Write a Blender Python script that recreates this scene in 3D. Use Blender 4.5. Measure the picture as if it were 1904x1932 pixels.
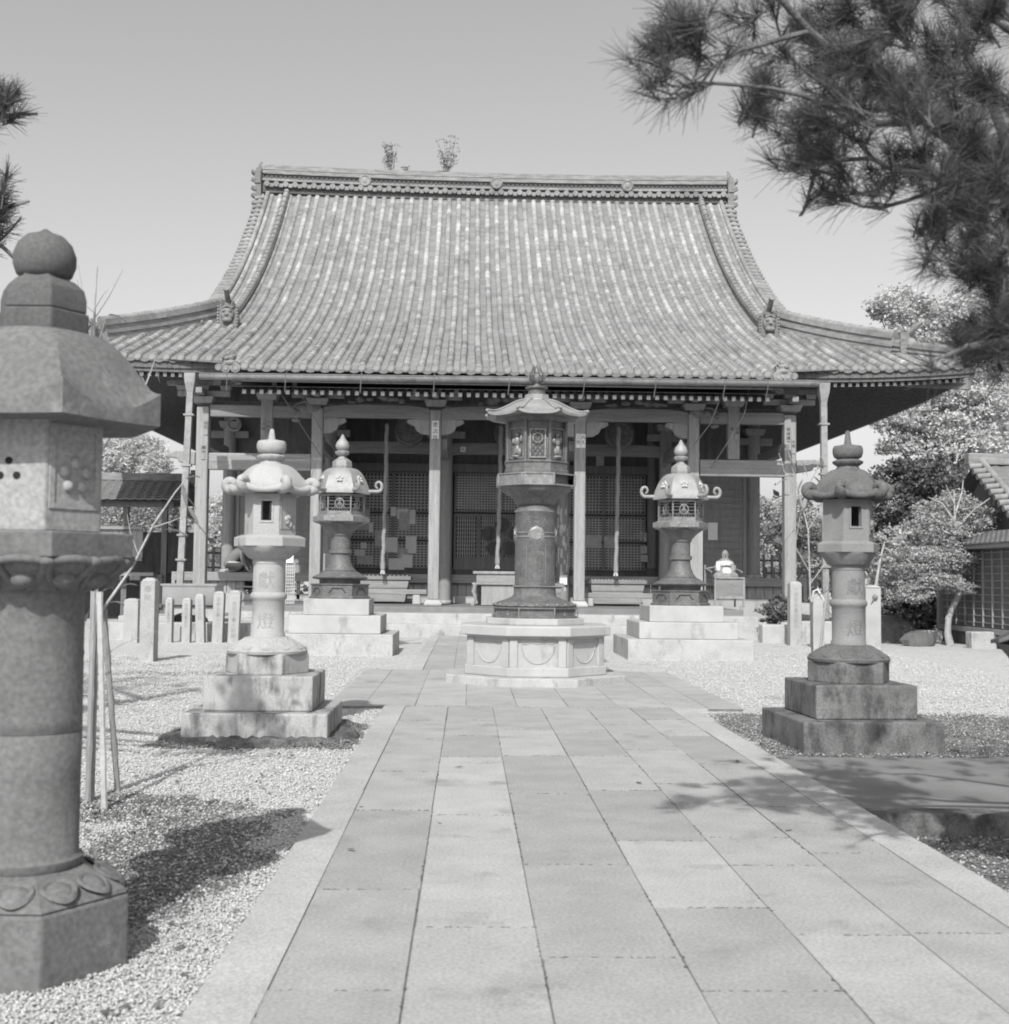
import bpy, bmesh, math, random
import numpy as np
from math import radians, sin, cos, pi, sqrt, atan2
from mathutils import Vector, Matrix

for o in list(bpy.data.objects): bpy.data.objects.remove(o)
S = bpy.context.scene
COL = S.collection
# ------------------------------------------------------------------ camera, sky, sun, exposure
F_, W_, H_ = 2340., 1904., 1932.
YAW, PITCH, ROLL, CH = radians(1.66), radians(3.06), radians(0.63), 1.5
RC = Matrix.Rotation(-YAW, 3, 'Z') @ Matrix.Rotation(pi/2+PITCH, 3, 'X') @ Matrix.Rotation(ROLL, 3, 'Z')
cd = bpy.data.cameras.new('camera'); cam = bpy.data.objects.new('camera', cd); COL.objects.link(cam)
cam.matrix_world = Matrix.Translation((0, 0, CH)) @ RC.to_4x4()
cd.sensor_fit = 'HORIZONTAL'; cd.sensor_width = 36; cd.lens = F_/W_*36; cd.clip_end = 3000; cd.clip_start = .05
cd.dof.use_dof = True; cd.dof.focus_distance = 19; cd.dof.aperture_fstop = 4.2
S.camera = cam
S.render.resolution_x, S.render.resolution_y = 1009, 1024
SUN_EL, SUN_AZ = radians(41.5), math.atan2(.19, 1.0)       # light travels towards +Y and a little +X
w = bpy.data.worlds.new('World'); S.world = w; w.use_nodes = True
nt = w.node_tree; nt.nodes.clear()
sky = nt.nodes.new('ShaderNodeTexSky'); sky.sky_type = 'NISHITA'; sky.sun_disc = False
sky.sun_elevation = SUN_EL; sky.sun_rotation = pi + SUN_AZ
sky.air_density = 1.0; sky.dust_density = 2.6; sky.ozone_density = 1.0
sep = nt.nodes.new('ShaderNodeSeparateColor')               # blue-sensitive black and white film
m1 = nt.nodes.new('ShaderNodeMath'); m1.operation = 'MULTIPLY'; m1.inputs[1].default_value = .5
m2 = nt.nodes.new('ShaderNodeMath'); m2.operation = 'MULTIPLY_ADD'; m2.inputs[1].default_value = .5
bg = nt.nodes.new('ShaderNodeBackground'); bg.inputs[1].default_value = .132
out = nt.nodes.new('ShaderNodeOutputWorld')
nt.links.new(sky.outputs[0], sep.inputs[0]); nt.links.new(sep.outputs[1], m1.inputs[0])
nt.links.new(sep.outputs[2], m2.inputs[0]); nt.links.new(m1.outputs[0], m2.inputs[2])
nt.links.new(m2.outputs[0], bg.inputs[0]); nt.links.new(bg.outputs[0], out.inputs[0])
sd = bpy.data.lights.new('sun', 'SUN'); sd.energy = 3.7; sd.angle = radians(.55); sd.color = (1, .995, .985)
sun = bpy.data.objects.new('sun', sd); COL.objects.link(sun)
ldir = Vector((sin(SUN_AZ)*cos(SUN_EL), cos(SUN_AZ)*cos(SUN_EL), -sin(SUN_EL)))
sun.rotation_euler = ldir.to_track_quat('-Z', 'Y').to_euler(); sun.location = (-5, -20, 30)
S.view_settings.view_transform = 'Standard'; S.view_settings.look = 'None'
S.view_settings.exposure = .34; S.view_settings.gamma = 1
S.render.engine = 'CYCLES'
S.cycles.filter_width = 1.9

rnd = random.Random(7); nr = np.random.RandomState(11)
def at(x, y, Y):
    """world point seen at photo pixel (x,y of 1904x1932) at distance Y"""
    r = RC @ Vector(((x-W_/2)/F_, -(y-H_/2)/F_, -1)); t = Y/r.y
    return Vector((r.x*t, Y, CH+r.z*t))

# ------------------------------------------------------------------ object helpers
def tag(o, label=None, cat=None, group=None, kind=None):
    if label: o['label'] = label
    if cat: o['category'] = cat
    if group: o['group'] = group
    if kind: o['kind'] = kind
    return o
def thing(name, label, cat, loc=(0, 0, 0), rz=0, group=None):
    o = bpy.data.objects.new(name, None); COL.objects.link(o); o.location = loc; o.rotation_euler = (0, 0, rz)
    o.empty_display_size = .2
    return tag(o, label, cat, group)
def wloc(p):
    v = Vector((0, 0, 0))
    while p: v += p.location; p = p.parent
    return v
class MB:
    def __init__(s): s.v = []; s.f = []; s.tone = None
    def add(s, vs, fs):
        n = len(s.v); s.v.extend([tuple(a) for a in vs]); s.f.extend([tuple(i+n for i in f) for f in fs]); return s
    def box(s, cx, cy, cz, sx, sy, sz, rz=0, taper=1.0):
        c, q = cos(rz), sin(rz); vs = []
        for dz, t in ((-.5, 1), (.5, taper)):
            for dx, dy in ((-.5, -.5), (.5, -.5), (.5, .5), (-.5, .5)):
                x, y = dx*sx*t, dy*sy*t; vs.append((cx+x*c-y*q, cy+x*q+y*c, cz+dz*sz))
        return s.add(vs, [(3, 2, 1, 0), (4, 5, 6, 7), (0, 1, 5, 4), (1, 2, 6, 5), (2, 3, 7, 6), (3, 0, 4, 7)])
    def b(s, x0, x1, y0, y1, z0, z1):
        return s.box((x0+x1)/2, (y0+y1)/2, (z0+z1)/2, abs(x1-x0), abs(y1-y0), abs(z1-z0))
    def beam(s, p, q, wd, ht, up=Vector((0, 0, 1))):
        p, q = Vector(p), Vector(q); d = (q-p).normalized(); sd_ = d.cross(up).normalized(); u = sd_.cross(d)
        vs = []
        for e in (p, q):
            for a, b_ in ((-.5, -.5), (.5, -.5), (.5, .5), (-.5, .5)): vs.append(e+sd_*a*wd+u*b_*ht)
        return s.add(vs, [(0, 1, 2, 3), (7, 6, 5, 4), (0, 4, 5, 1), (1, 5, 6, 2), (2, 6, 7, 3), (3, 7, 4, 0)])
    def stack(s, prof, n=32, rot=0, c=(0, 0), bump=None):
        """lathe of n sides: prof = [(circumradius, z)]; bump(angle, k) scales the radius"""
        vs = []; fs = []
        for k, (r, z) in enumerate(prof):
            for i in range(n):
                a = rot+2*pi*i/n; rr = r*(bump(a, k) if bump else 1)
                vs.append((c[0]+rr*cos(a), c[1]+rr*sin(a), z))
        for k in range(len(prof)-1):
            for i in range(n):
                j = (i+1) % n; fs.append((k*n+i, k*n+j, (k+1)*n+j, (k+1)*n+i))
        fs.append(tuple(range(n-1, -1, -1))); m = (len(prof)-1)*n; fs.append(tuple(m+i for i in range(n)))
        return s.add(vs, fs)
    def tube(s, pts, rad, n=6):
        pts = [Vector(p) for p in pts]; vs = []; fs = []
        if not hasattr(rad, '__len__'): rad = [rad]*len(pts)
        ref = Vector((.3, .2, 1))
        for k, p in enumerate(pts):
            d = (pts[min(k+1, len(pts)-1)]-pts[max(k-1, 0)]).normalized()
            u = d.cross(ref)
            if u.length < .05: u = d.cross(Vector((1, 0, 0)))
            u.normalize(); w_ = d.cross(u)
            for i in range(n):
                a = 2*pi*i/n; vs.append(p+(u*cos(a)+w_*sin(a))*rad[k])
        for k in range(len(pts)-1):
            for i in range(n):
                j = (i+1) % n; fs.append((k*n+i, k*n+j, (k+1)*n+j, (k+1)*n+i))
        fs.append(tuple(range(n))); m = (len(pts)-1)*n; fs.append(tuple(m+i for i in range(n-1, -1, -1)))
        return s.add(vs, fs)
    def prism(s, poly, y0, y1, axis='y'):
        """poly in (x,z) extruded along y, (axis x: poly (y,z)), (axis z: poly (x,y))"""
        n = len(poly); f = {'y': lambda a, b, t: (a, t, b), 'x': lambda a, b, t: (t, a, b), 'z': lambda a, b, t: (a, b, t)}[axis]
        vs = [f(a, b, y0) for a, b in poly]+[f(a, b, y1) for a, b in poly]
        return s.add(vs, [tuple(range(n)), tuple(range(2*n-1, n-1, -1))]+[(i, (i+1) % n, n+(i+1) % n, n+i) for i in range(n)])
    def ball(s, c, rx, ry=None, rz=None, n=12, m=8):
        ry = ry or rx; rz = rz or rx
        s2 = MB(); s2.stack([(max(sin(pi*k/m), .02), -cos(pi*k/m)) for k in range(m+1)], n)
        return s.add([(c[0]+x*rx, c[1]+y*ry, c[2]+z*rz) for x, y, z in s2.v], s2.f)
    def build(s, name, mat, parent=None, smooth=False, bevel=0, label=None, world=True, fix=True):
        me = bpy.data.meshes.new(name)
        off = wloc(parent) if (parent and world) else Vector((0, 0, 0))
        me.from_pydata([(a-off.x, b-off.y, c-off.z) for a, b, c in s.v], [], s.f)
        if fix:
            bm = bmesh.new(); bm.from_mesh(me); bmesh.ops.recalc_face_normals(bm, faces=bm.faces); bm.to_mesh(me); bm.free()
        if smooth:
            me.shade_smooth(); me.set_sharp_from_angle(angle=radians(smooth if smooth is not True else 40))
        me.materials.append(mat)
        o = bpy.data.objects.new(name, me); COL.objects.link(o)
        if parent: o.parent = parent
        if bevel:
            md = o.modifiers.new('bevel', 'BEVEL'); md.width = bevel; md.segments = 2; md.limit_method = 'ANGLE'; md.angle_limit = radians(35)
        if label: o['label'] = label
        return o
def np_mesh(name, V, Fq, mat, parent=None, tone=None, smooth=False):
    """V (n,3), Fq (m,k) arrays"""
    me = bpy.data.meshes.new(name); V = np.asarray(V, dtype=np.float32); Fq = np.asarray(Fq, dtype=np.int32)
    if parent: V = V-np.array(wloc(parent), dtype=np.float32)
    k = Fq.shape[1]
    me.vertices.add(len(V)); me.vertices.foreach_set('co', V.ravel())
    me.loops.add(Fq.size); me.loops.foreach_set('vertex_index', Fq.ravel())
    me.polygons.add(len(Fq)); me.polygons.foreach_set('loop_start', np.arange(0, Fq.size, k, dtype=np.int32))
    me.update(calc_edges=True)
    if tone is not None:
        a = me.attributes.new('tone', 'FLOAT', 'FACE'); a.data.foreach_set('value', np.asarray(tone, dtype=np.float32))
    if smooth: me.shade_smooth()
    me.materials.append(mat); me.validate()
    o = bpy.data.objects.new(name, me); COL.objects.link(o)
    if parent: o.parent = parent
    return o
def dup(root, loc, rz, label=None, scale=None):
    r = root.copy(); COL.objects.link(r); r.location = loc; r.rotation_euler = (0, 0, rz)
    if label: r['label'] = label
    if scale: r.scale = scale
    for ch in list(root.children):
        c = ch.copy(); COL.objects.link(c); c.parent = r
        for g in ch.children:
            d = g.copy(); COL.objects.link(d); d.parent = c
    return r
def text_mb(txt, size, depth=.004, vertical=True, gap=1.12):
    """Japanese characters as mesh in the x-z plane facing -Y; origin at centre top"""
    mb = MB()
    for i, chx in enumerate(txt):
        cu = bpy.data.curves.new('glyph', 'FONT'); cu.body = chx; cu.size = size; cu.extrude = depth; cu.align_x = 'CENTER'; cu.resolution_u = 2
        ob = bpy.data.objects.new('glyph', cu); COL.objects.link(ob)
        dg = bpy.context.evaluated_depsgraph_get(); me = bpy.data.meshes.new_from_object(ob.evaluated_get(dg))
        n = len(txt)
        ox, oz = (0, -size*gap*(i+.85)) if vertical else ((i-(n-1)/2)*size*gap, -size*.85)
        mb.add([(v.co.x+ox, -v.co.z, v.co.y+oz) for v in me.vertices], [tuple(p.vertices) for p in me.polygons])
        bpy.data.objects.remove(ob); bpy.data.curves.remove(cu); bpy.data.meshes.remove(me)
    return mb
def place(mb, loc, rz=0, wrap=None):
    """move glyph mesh to loc; wrap=radius bends it round a vertical column"""
    c, q = cos(rz), sin(rz); vs = []
    for x, y, z in mb.v:
        if wrap:
            a = x/wrap; rr = wrap-y; X, Y = rr*sin(a), -rr*cos(a)
        else: X, Y = x, y
        vs.append((loc[0]+X*c-Y*q, loc[1]+X*q+Y*c, loc[2]+z))
    mb.v = vs; return mb

# ------------------------------------------------------------------ materials (black and white film: neutral greys)
def M(name, a, b=None, scale=3., fine=40., rough=.85, bump=.3, bdist=.01, stretch=(1, 1, 1), speck=.12, metal=0., tone=None,
      stain=None, stain_scale=(3, 3, .7), stain_lo=.5, spec=.3, hard=.5, trans=0., detail=5):
    b = a if b is None else b
    m = bpy.data.materials.new(name); m.use_nodes = True; n = m.node_tree; N = n.nodes; L = n.links
    p = N['Principled BSDF']; p.inputs['Roughness'].default_value = rough; p.inputs['Metallic'].default_value = metal
    p.inputs['Specular IOR Level'].default_value = spec
    tc = N.new('ShaderNodeTexCoord'); mp = N.new('ShaderNodeMapping'); mp.inputs['Scale'].default_value = stretch
    L.new(tc.outputs['Object'], mp.inputs['Vector'])
    n1 = N.new('ShaderNodeTexNoise'); n1.inputs['Scale'].default_value = scale; n1.inputs['Detail'].default_value = detail; n1.inputs['Roughness'].default_value = .6
    n2 = N.new('ShaderNodeTexNoise'); n2.inputs['Scale'].default_value = fine; n2.inputs['Detail'].default_value = 3
    L.new(mp.outputs[0], n1.inputs['Vector']); L.new(mp.outputs[0], n2.inputs['Vector'])
    def rng(src, lo, hi, o0, o1):
        r = N.new('ShaderNodeMapRange'); r.inputs[1].default_value = lo; r.inputs[2].default_value = hi
        r.inputs[3].default_value = o0; r.inputs[4].default_value = o1; L.new(src, r.inputs[0]); return r.outputs[0]
    def math_(op, x, y):
        t = N.new('ShaderNodeMath'); t.operation = op
        for i, k in enumerate((x, y)):
            if isinstance(k, (int, float)): t.inputs[i].default_value = k
            else: L.new(k, t.inputs[i])
        return t.outputs[0]
    val = rng(n1.outputs['Fac'], .5-hard*.4, .5+hard*.4, a, b)
    sp = rng(n2.outputs['Fac'], .3, .7, 1-speck, 1+speck)
    val = math_('MULTIPLY', val, sp)
    if tone:
        at_ = N.new('ShaderNodeAttribute'); at_.attribute_name = 'tone'
        val = math_('MULTIPLY', val, rng(at_.outputs['Fac'], 0, 1, 1-tone, 1+tone))
    if stain is not None:
        mp2 = N.new('ShaderNodeMapping'); mp2.inputs['Scale'].default_value = stain_scale; L.new(tc.outputs['Object'], mp2.inputs['Vector'])
        n3 = N.new('ShaderNodeTexNoise'); n3.inputs['Scale'].default_value = 1.; n3.inputs['Detail'].default_value = 8; n3.inputs['Roughness'].default_value = .65
        L.new(mp2.outputs[0], n3.inputs['Vector'])
        k = rng(n3.outputs['Fac'], stain_lo, stain_lo+.14, 0, 1)
        mx = N.new('ShaderNodeMix'); mx.data_type = 'FLOAT'; L.new(k, mx.inputs[0]); L.new(val, mx.inputs[2])
        L.new(math_('MULTIPLY', sp, stain), mx.inputs[3]); val = mx.outputs[0]
    cb = N.new('ShaderNodeCombineColor'); L.new(val, cb.inputs[0]); L.new(val, cb.inputs[1]); L.new(val, cb.inputs[2])
    L.new(cb.outputs[0], p.inputs['Base Color'])
    if bump:
        bp = N.new('ShaderNodeBump'); bp.inputs['Strength'].default_value = bump; bp.inputs['Distance'].default_value = bdist
        L.new(math_('ADD', math_('MULTIPLY', n1.outputs['Fac'], .6), math_('MULTIPLY', n2.outputs['Fac'], .5)), bp.inputs['Height'])
        L.new(bp.outputs[0], p.inputs['Normal'])
    if trans:
        t = N.new('ShaderNodeBsdfTranslucent'); L.new(cb.outputs[0], t.inputs[0]); mxs = N.new('ShaderNodeMixShader'); mxs.inputs[0].default_value = trans
        L.new(p.outputs[0], mxs.inputs[1]); L.new(t.outputs[0], mxs.inputs[2]); L.new(mxs.outputs[0], N['Material Output'].inputs[0])
    return m
m_tile = M('roof_tile', .165, .225, 1.2, 25, rough=.85, tone=.18, bump=.25, speck=.14)
m_tile_round = M('round_tile', .20, .37, .9, 7, rough=.85, tone=.22, bump=.25, speck=.16)
m_ridge = M('ridge_tile', .15, .30, 2., 14, rough=.85, bump=.4, speck=.22, stretch=(1, 1, 6))
m_rdark = M('recess_shade', .08, .12)  # dark tone standing in for shade in ridge gaps and behind lattices
m_orn = M('ornament_tile', .12, .24, 6, 30, rough=.7, bump=.5)
m_wood = M('old_wood', .20, .29, 2.2, 22, stretch=(5, 5, .35), rough=.85, bump=.35, bdist=.006, speck=.18)
m_woodh = M('old_wood_horizontal', .17, .25, 2.2, 22, stretch=(.35, 5, 5), rough=.85, bump=.35, bdist=.006, speck=.18)
m_wood_lt = M('pale_wood', .22, .33, 2.2, 22, stretch=(5, 5, .35), rough=.85, bump=.3, speck=.16)
m_wood_lth = M('pale_wood_horizontal', .20, .30, 2.2, 22, stretch=(.35, 5, 5), rough=.85, bump=.3, speck=.16)
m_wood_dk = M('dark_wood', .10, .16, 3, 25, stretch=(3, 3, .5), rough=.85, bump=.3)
m_carved = M('carved_wood', .12, .24, 9, 30, rough=.85, bump=.8, bdist=.03)
m_white = M('white_paint', .40, .48, 3, 30, speck=.05, bump=.05)
m_raftend = M('rafter_end_paint', .45, .75, 3, 30, speck=.1, bump=.05)
m_lattice = M('lattice_wood', .42, .52, 3, 30, stretch=(1, 1, 1), bump=.1)
m_paper = M('paper', .72, .82, 3, 60, speck=.06, bump=.05)
m_paper2 = M('weathered_paper', .45, .6, 8, 60, speck=.15, bump=.05)
m_ink = M('ink', .04, .05, bump=0)
m_copper = M('zinc_gutter', .20, .32, 3, 20, rough=.6, bump=.15, speck=.12, metal=.2, stain=.14, stain_scale=(2, 2, 2), stain_lo=.56)
m_iron = M('iron', .12, .2, 5, 30, rough=.6, bump=.1)
m_granite = M('white_granite', .30, .38, 2.2, 120, rough=.85, speck=.14, bump=.15, bdist=.003, stain=.19, stain_scale=(3.5, 3.5, 1.6), stain_lo=.57)
m_marble = M('pale_granite', .33, .42, 1.6, 100, rough=.8, speck=.07, bump=.1, bdist=.003, stain=.25, stain_scale=(3, 3, 1.3), stain_lo=.575)
m_grstain = M('stained_granite', .30, .38, 3, 90, rough=.9, speck=.16, bump=.25, bdist=.004, stain=.11, stain_scale=(4.5, 4.5, 1.8), stain_lo=.50)
m_grstep = M('step_granite', .32, .42, 3, 60, rough=.9, speck=.18, bump=.3, bdist=.005, stain=.19, stain_scale=(3.5, 3.5, 1.5), stain_lo=.55)
m_lichen = M('lichen_stone', .095, .15, 3, 70, rough=.95, speck=.2, bump=.5, bdist=.006, stain=.09, stain_scale=(9, 9, 5), stain_lo=.50)
m_dkstone = M('mossy_step_shaded_kerb', .10, .19, 3, 60, rough=.95, speck=.25, bump=.5, bdist=.006, stain=.07, stain_scale=(5, 5, 2.4), stain_lo=.48)
m_srstone = M('grey_lantern_stone', .19, .235, 4, 80, rough=.9, speck=.12, bump=.25, bdist=.003, stain=.19, stain_scale=(7, 7, 5), stain_lo=.58)
m_near = M('brown_sandstone', .115, .16, 2.6, 45, rough=.95, speck=.2, bump=.7, bdist=.005, stain=.25, stain_scale=(3.4, 3.4, 2.6), stain_lo=.615, detail=8)
m_near_dk = M('dark_sandstone', .085, .12, 3, 60, rough=.95, speck=.18, bump=.45, bdist=.003, detail=8)
m_near_lt = M('bleached_sandstone', .26, .31, 3, 50, rough=.95, speck=.2, bump=.5, bdist=.003, stain=.16, stain_scale=(6, 6, 3.2), stain_lo=.62, detail=8)
m_bronze = M('bronze', .09, .16, 7, 30, rough=.62, metal=.2, bump=.25, bdist=.004, speck=.2, spec=.5)
m_bronze_pat = M('weathered_bronze_roof', .22, .32, 5, 30, rough=.6, metal=.2, bump=.15, bdist=.004, speck=.1)
m_bronze_lt = M('worn_bronze', .15, .27, 12, 40, rough=.5, metal=.3, bump=.5, bdist=.01, speck=.2)
m_black = M('interior_shade', .012, .016, bump=0)  # near-black colour standing in for shade inside rooms, chambers and vents
m_slab = M('paving_granite', .30, .37, 2.6, 62, rough=.9, speck=.19, bump=.5, bdist=.004, tone=.14, stain=.235, stain_scale=(1.7, 1.7, 1.7), stain_lo=.565)
m_kerb = M('kerb_granite', .34, .42, 2, 80, rough=.9, speck=.24, bump=.4, bdist=.004, tone=.08)
m_joint = M('joint_soil', .11, .18, 8, 60)
m_concrete = M('shade_dark_concrete', .15, .22, 1.5, 90, rough=.95, speck=.1, bump=.2, bdist=.003)  # grey darkened as well for the pine shade across the side path
m_bark = M('pine_bark', .09, .17, 12, 50, rough=.95, bump=.8, bdist=.02)
m_bark_lt = M('pale_bark', .25, .42, 9, 40, rough=.95, bump=.4, bdist=.01)
m_needle = M('pine_needles', .06, .10, 2, 10, rough=.6, bump=0, spec=.2, trans=.1)
m_leaf_lt = M('pale_leaves', .46, .64, .9, 8, rough=.6, bump=0, trans=.3, speck=.25)
m_leaf_md = M('green_leaves', .30, .44, .9, 8, rough=.55, bump=0, trans=.25, speck=.25)
m_leaf_dk = M('dark_leaves', .10, .16, .9, 8, rough=.6, bump=0, trans=.15, speck=.25)
m_leaf_big = M('sapling_leaves', .22, .32, 5, 20, rough=.5, bump=0, trans=.3)
m_bamboo = M('bamboo', .30, .40, 3, 30, rough=.6, bump=.1)
m_cloth_dk = M('dark_cloth', .05, .07, 5, 60, rough=.95)
m_cloth = M('grey_cloth', .15, .19, 8, 80, rough=.95, bump=.2)
m_cloth_lt = M('light_cloth', .28, .34, 8, 80, rough=.95)
m_skin = M('skin', .35, .38, bump=0, rough=.6)
m_hair = M('hair', .02, .03, 30, 100, bump=.3)
m_white_cloth = M('white_cloth', .5, .58, 6, 50, rough=.9)
m_steel = M('polished_metal', .36, .45, 3, 20, rough=.28, metal=.8, bump=.05, speck=.05)
m_stone_dark = M('dark_pebble', .12, .24, 30, 120, rough=.95, tone=.4, bump=.1)
m_stone_pale = M('pebble', .42, .53, 30, 120, rough=.9, tone=.17, bump=.1)
m_litter = M('fallen_leaves', .07, .16, 9, 40, rough=.9, bump=.1)
m_moss = M('moss', .06, .16, 9, 60, rough=1, bump=1., bdist=.03, speck=.35)
m_hedge = M('clay_wall', .3, .35, 2, 20)

# ------------------------------------------------------------------ ground
def gz(x, y):
    """height of the gravel"""
    z = -.035
    t = min(max((x-2.63)/.12, 0), 1)*min(max((8.25-y)/.15, 0), 1); z -= .115*t
    return z
xs = np.unique(np.concatenate([np.linspace(-300, -30, 10), np.linspace(-30, -4, 27), np.linspace(-4, 6, 84), np.linspace(6, 30, 25), np.linspace(30, 300, 10)]))
ys = np.unique(np.concatenate([np.linspace(-60, 0, 7), np.linspace(0, 16, 120), np.linspace(16, 40, 49), np.linspace(40, 400, 20)]))
XX, YY = np.meshgrid(xs, ys); Z = np.full(XX.shape, -.035)
Z -= .115*np.clip((XX-2.63)/.12, 0, 1)*np.clip((8.25-YY)/.15, 0, 1)
Z += (nr.rand(*Z.shape)-.5)*.016*((YY < 30) & (np.abs(XX) < 20))
V = np.stack([XX.ravel(), YY.ravel(), Z.ravel()], 1); nx = len(xs); ny = len(ys)
i0 = (np.arange(ny-1)[:, None]*nx+np.arange(nx-1)[None]).ravel()
def ground_mat():
    m = bpy.data.materials.new('white_gravel'); m.use_nodes = True; n = m.node_tree; N = n.nodes; L = n.links; p = N['Principled BSDF']
    p.inputs['Roughness'].default_value = .95; p.inputs['Specular IOR Level'].default_value = .15
    tc = N.new('ShaderNodeTexCoord')
    vo = N.new('ShaderNodeTexVoronoi'); vo.inputs['Scale'].default_value = 42; L.new(tc.outputs['Object'], vo.inputs['Vector'])
    no = N.new('ShaderNodeTexNoise'); no.inputs['Scale'].default_value = .9; no.inputs['Detail'].default_value = 6; L.new(tc.outputs['Object'], no.inputs['Vector'])
    nf = N.new('ShaderNodeTexNoise'); nf.inputs['Scale'].default_value = 14; nf.inputs['Detail'].default_value = 6; nf.inputs['Roughness'].default_value = .7; L.new(tc.outputs['Object'], nf.inputs['Vector'])
    def mth(op, a, b, c=None):
        t = N.new('ShaderNodeMath'); t.operation = op
        for i, k in enumerate((a, b, c)):
            if k is None: continue
            if isinstance(k, (int, float)): t.inputs[i].default_value = k
            else: L.new(k, t.inputs[i])
        return t.outputs[0]
    def mr(s, a, b, c, d):
        r = N.new('ShaderNodeMapRange'); r.inputs[1].default_value = a; r.inputs[2].default_value = b; r.inputs[3].default_value = c; r.inputs[4].default_value = d; L.new(s, r.inputs[0]); return r.outputs[0]
    sc = N.new('ShaderNodeSeparateColor'); L.new(vo.outputs['Color'], sc.inputs[0])
    peb = mr(sc.outputs[0], 0, 1, .46, .70)
    gap = mr(vo.outputs['Distance'], .0, .8, 1.08, .6)
    peb = mth('MULTIPLY', peb, gap)
    peb = mth('MULTIPLY', peb, mr(nf.outputs['Fac'], .3, .7, .8, 1.15))
    # mossy soil showing in patches, more of it to the right of the path near the camera
    sx = N.new('ShaderNodeSeparateXYZ'); L.new(tc.outputs['Object'], sx.inputs[0])
    right = mth('MULTIPLY', mr(sx.outputs[0], 2.3, 3.0, 0, 1), mr(sx.outputs[1], 13.0, 14.6, 1, 0))
    nearl = mth('MULTIPLY', mr(sx.outputs[0], -1.2, -1.5, 0, 1), mr(sx.outputs[1], 8.6, 7.9, 0, 1))
    bias = mth('ADD', mth('MULTIPLY', right, .25), mth('MULTIPLY', nearl, .05))
    def ell(cx, cy, rx, ry, g):
        u = mth('DIVIDE', mth('SUBTRACT', sx.outputs[0], cx), rx); v = mth('DIVIDE', mth('SUBTRACT', sx.outputs[1], cy), ry)
        return mr(mth('ADD', mth('MULTIPLY', u, u), mth('MULTIPLY', v, v)), .5, 1.3, g, 0)
    bias = mth('ADD', mth('ADD', bias, ell(-1.62, 6.9, .5, 1.5, .22)), mth('ADD', ell(-2.4, 8.3, .7, .5, .22), ell(-6.5, 20, 3.5, 4, .10)))  # the last ellipse darkens gravel where the left pine's shade falls
    k = mr(mth('ADD', mth('ADD', mth('MULTIPLY', no.outputs['Fac'], .7), mth('MULTIPLY', nf.outputs['Fac'], .3)), bias), .60, .68, 0, 1)
    soil = mth('MULTIPLY', mr(nf.outputs['Fac'], .3, .7, .10, .26), mr(sc.outputs[1], 0, 1, .6, 1.5))
    mx = N.new('ShaderNodeMix'); mx.data_type = 'FLOAT'; L.new(k, mx.inputs[0]); L.new(peb, mx.inputs[2]); L.new(soil, mx.inputs[3])
    cb = N.new('ShaderNodeCombineColor'); [L.new(mx.outputs[0], cb.inputs[i]) for i in range(3)]
    L.new(cb.outputs[0], p.inputs['Base Color'])
    bp = N.new('ShaderNodeBump'); bp.inputs['Strength'].default_value = .9; bp.inputs['Distance'].default_value = .012; bp.invert = True
    L.new(vo.outputs['Distance'], bp.inputs['Height']); L.new(bp.outputs[0], p.inputs['Normal'])
    return m
m_gravel = ground_mat()
go = np_mesh('ground', V, np.stack([i0, i0+1, i0+nx+1, i0+nx], 1), m_gravel); tag(go, kind='structure')

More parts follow.
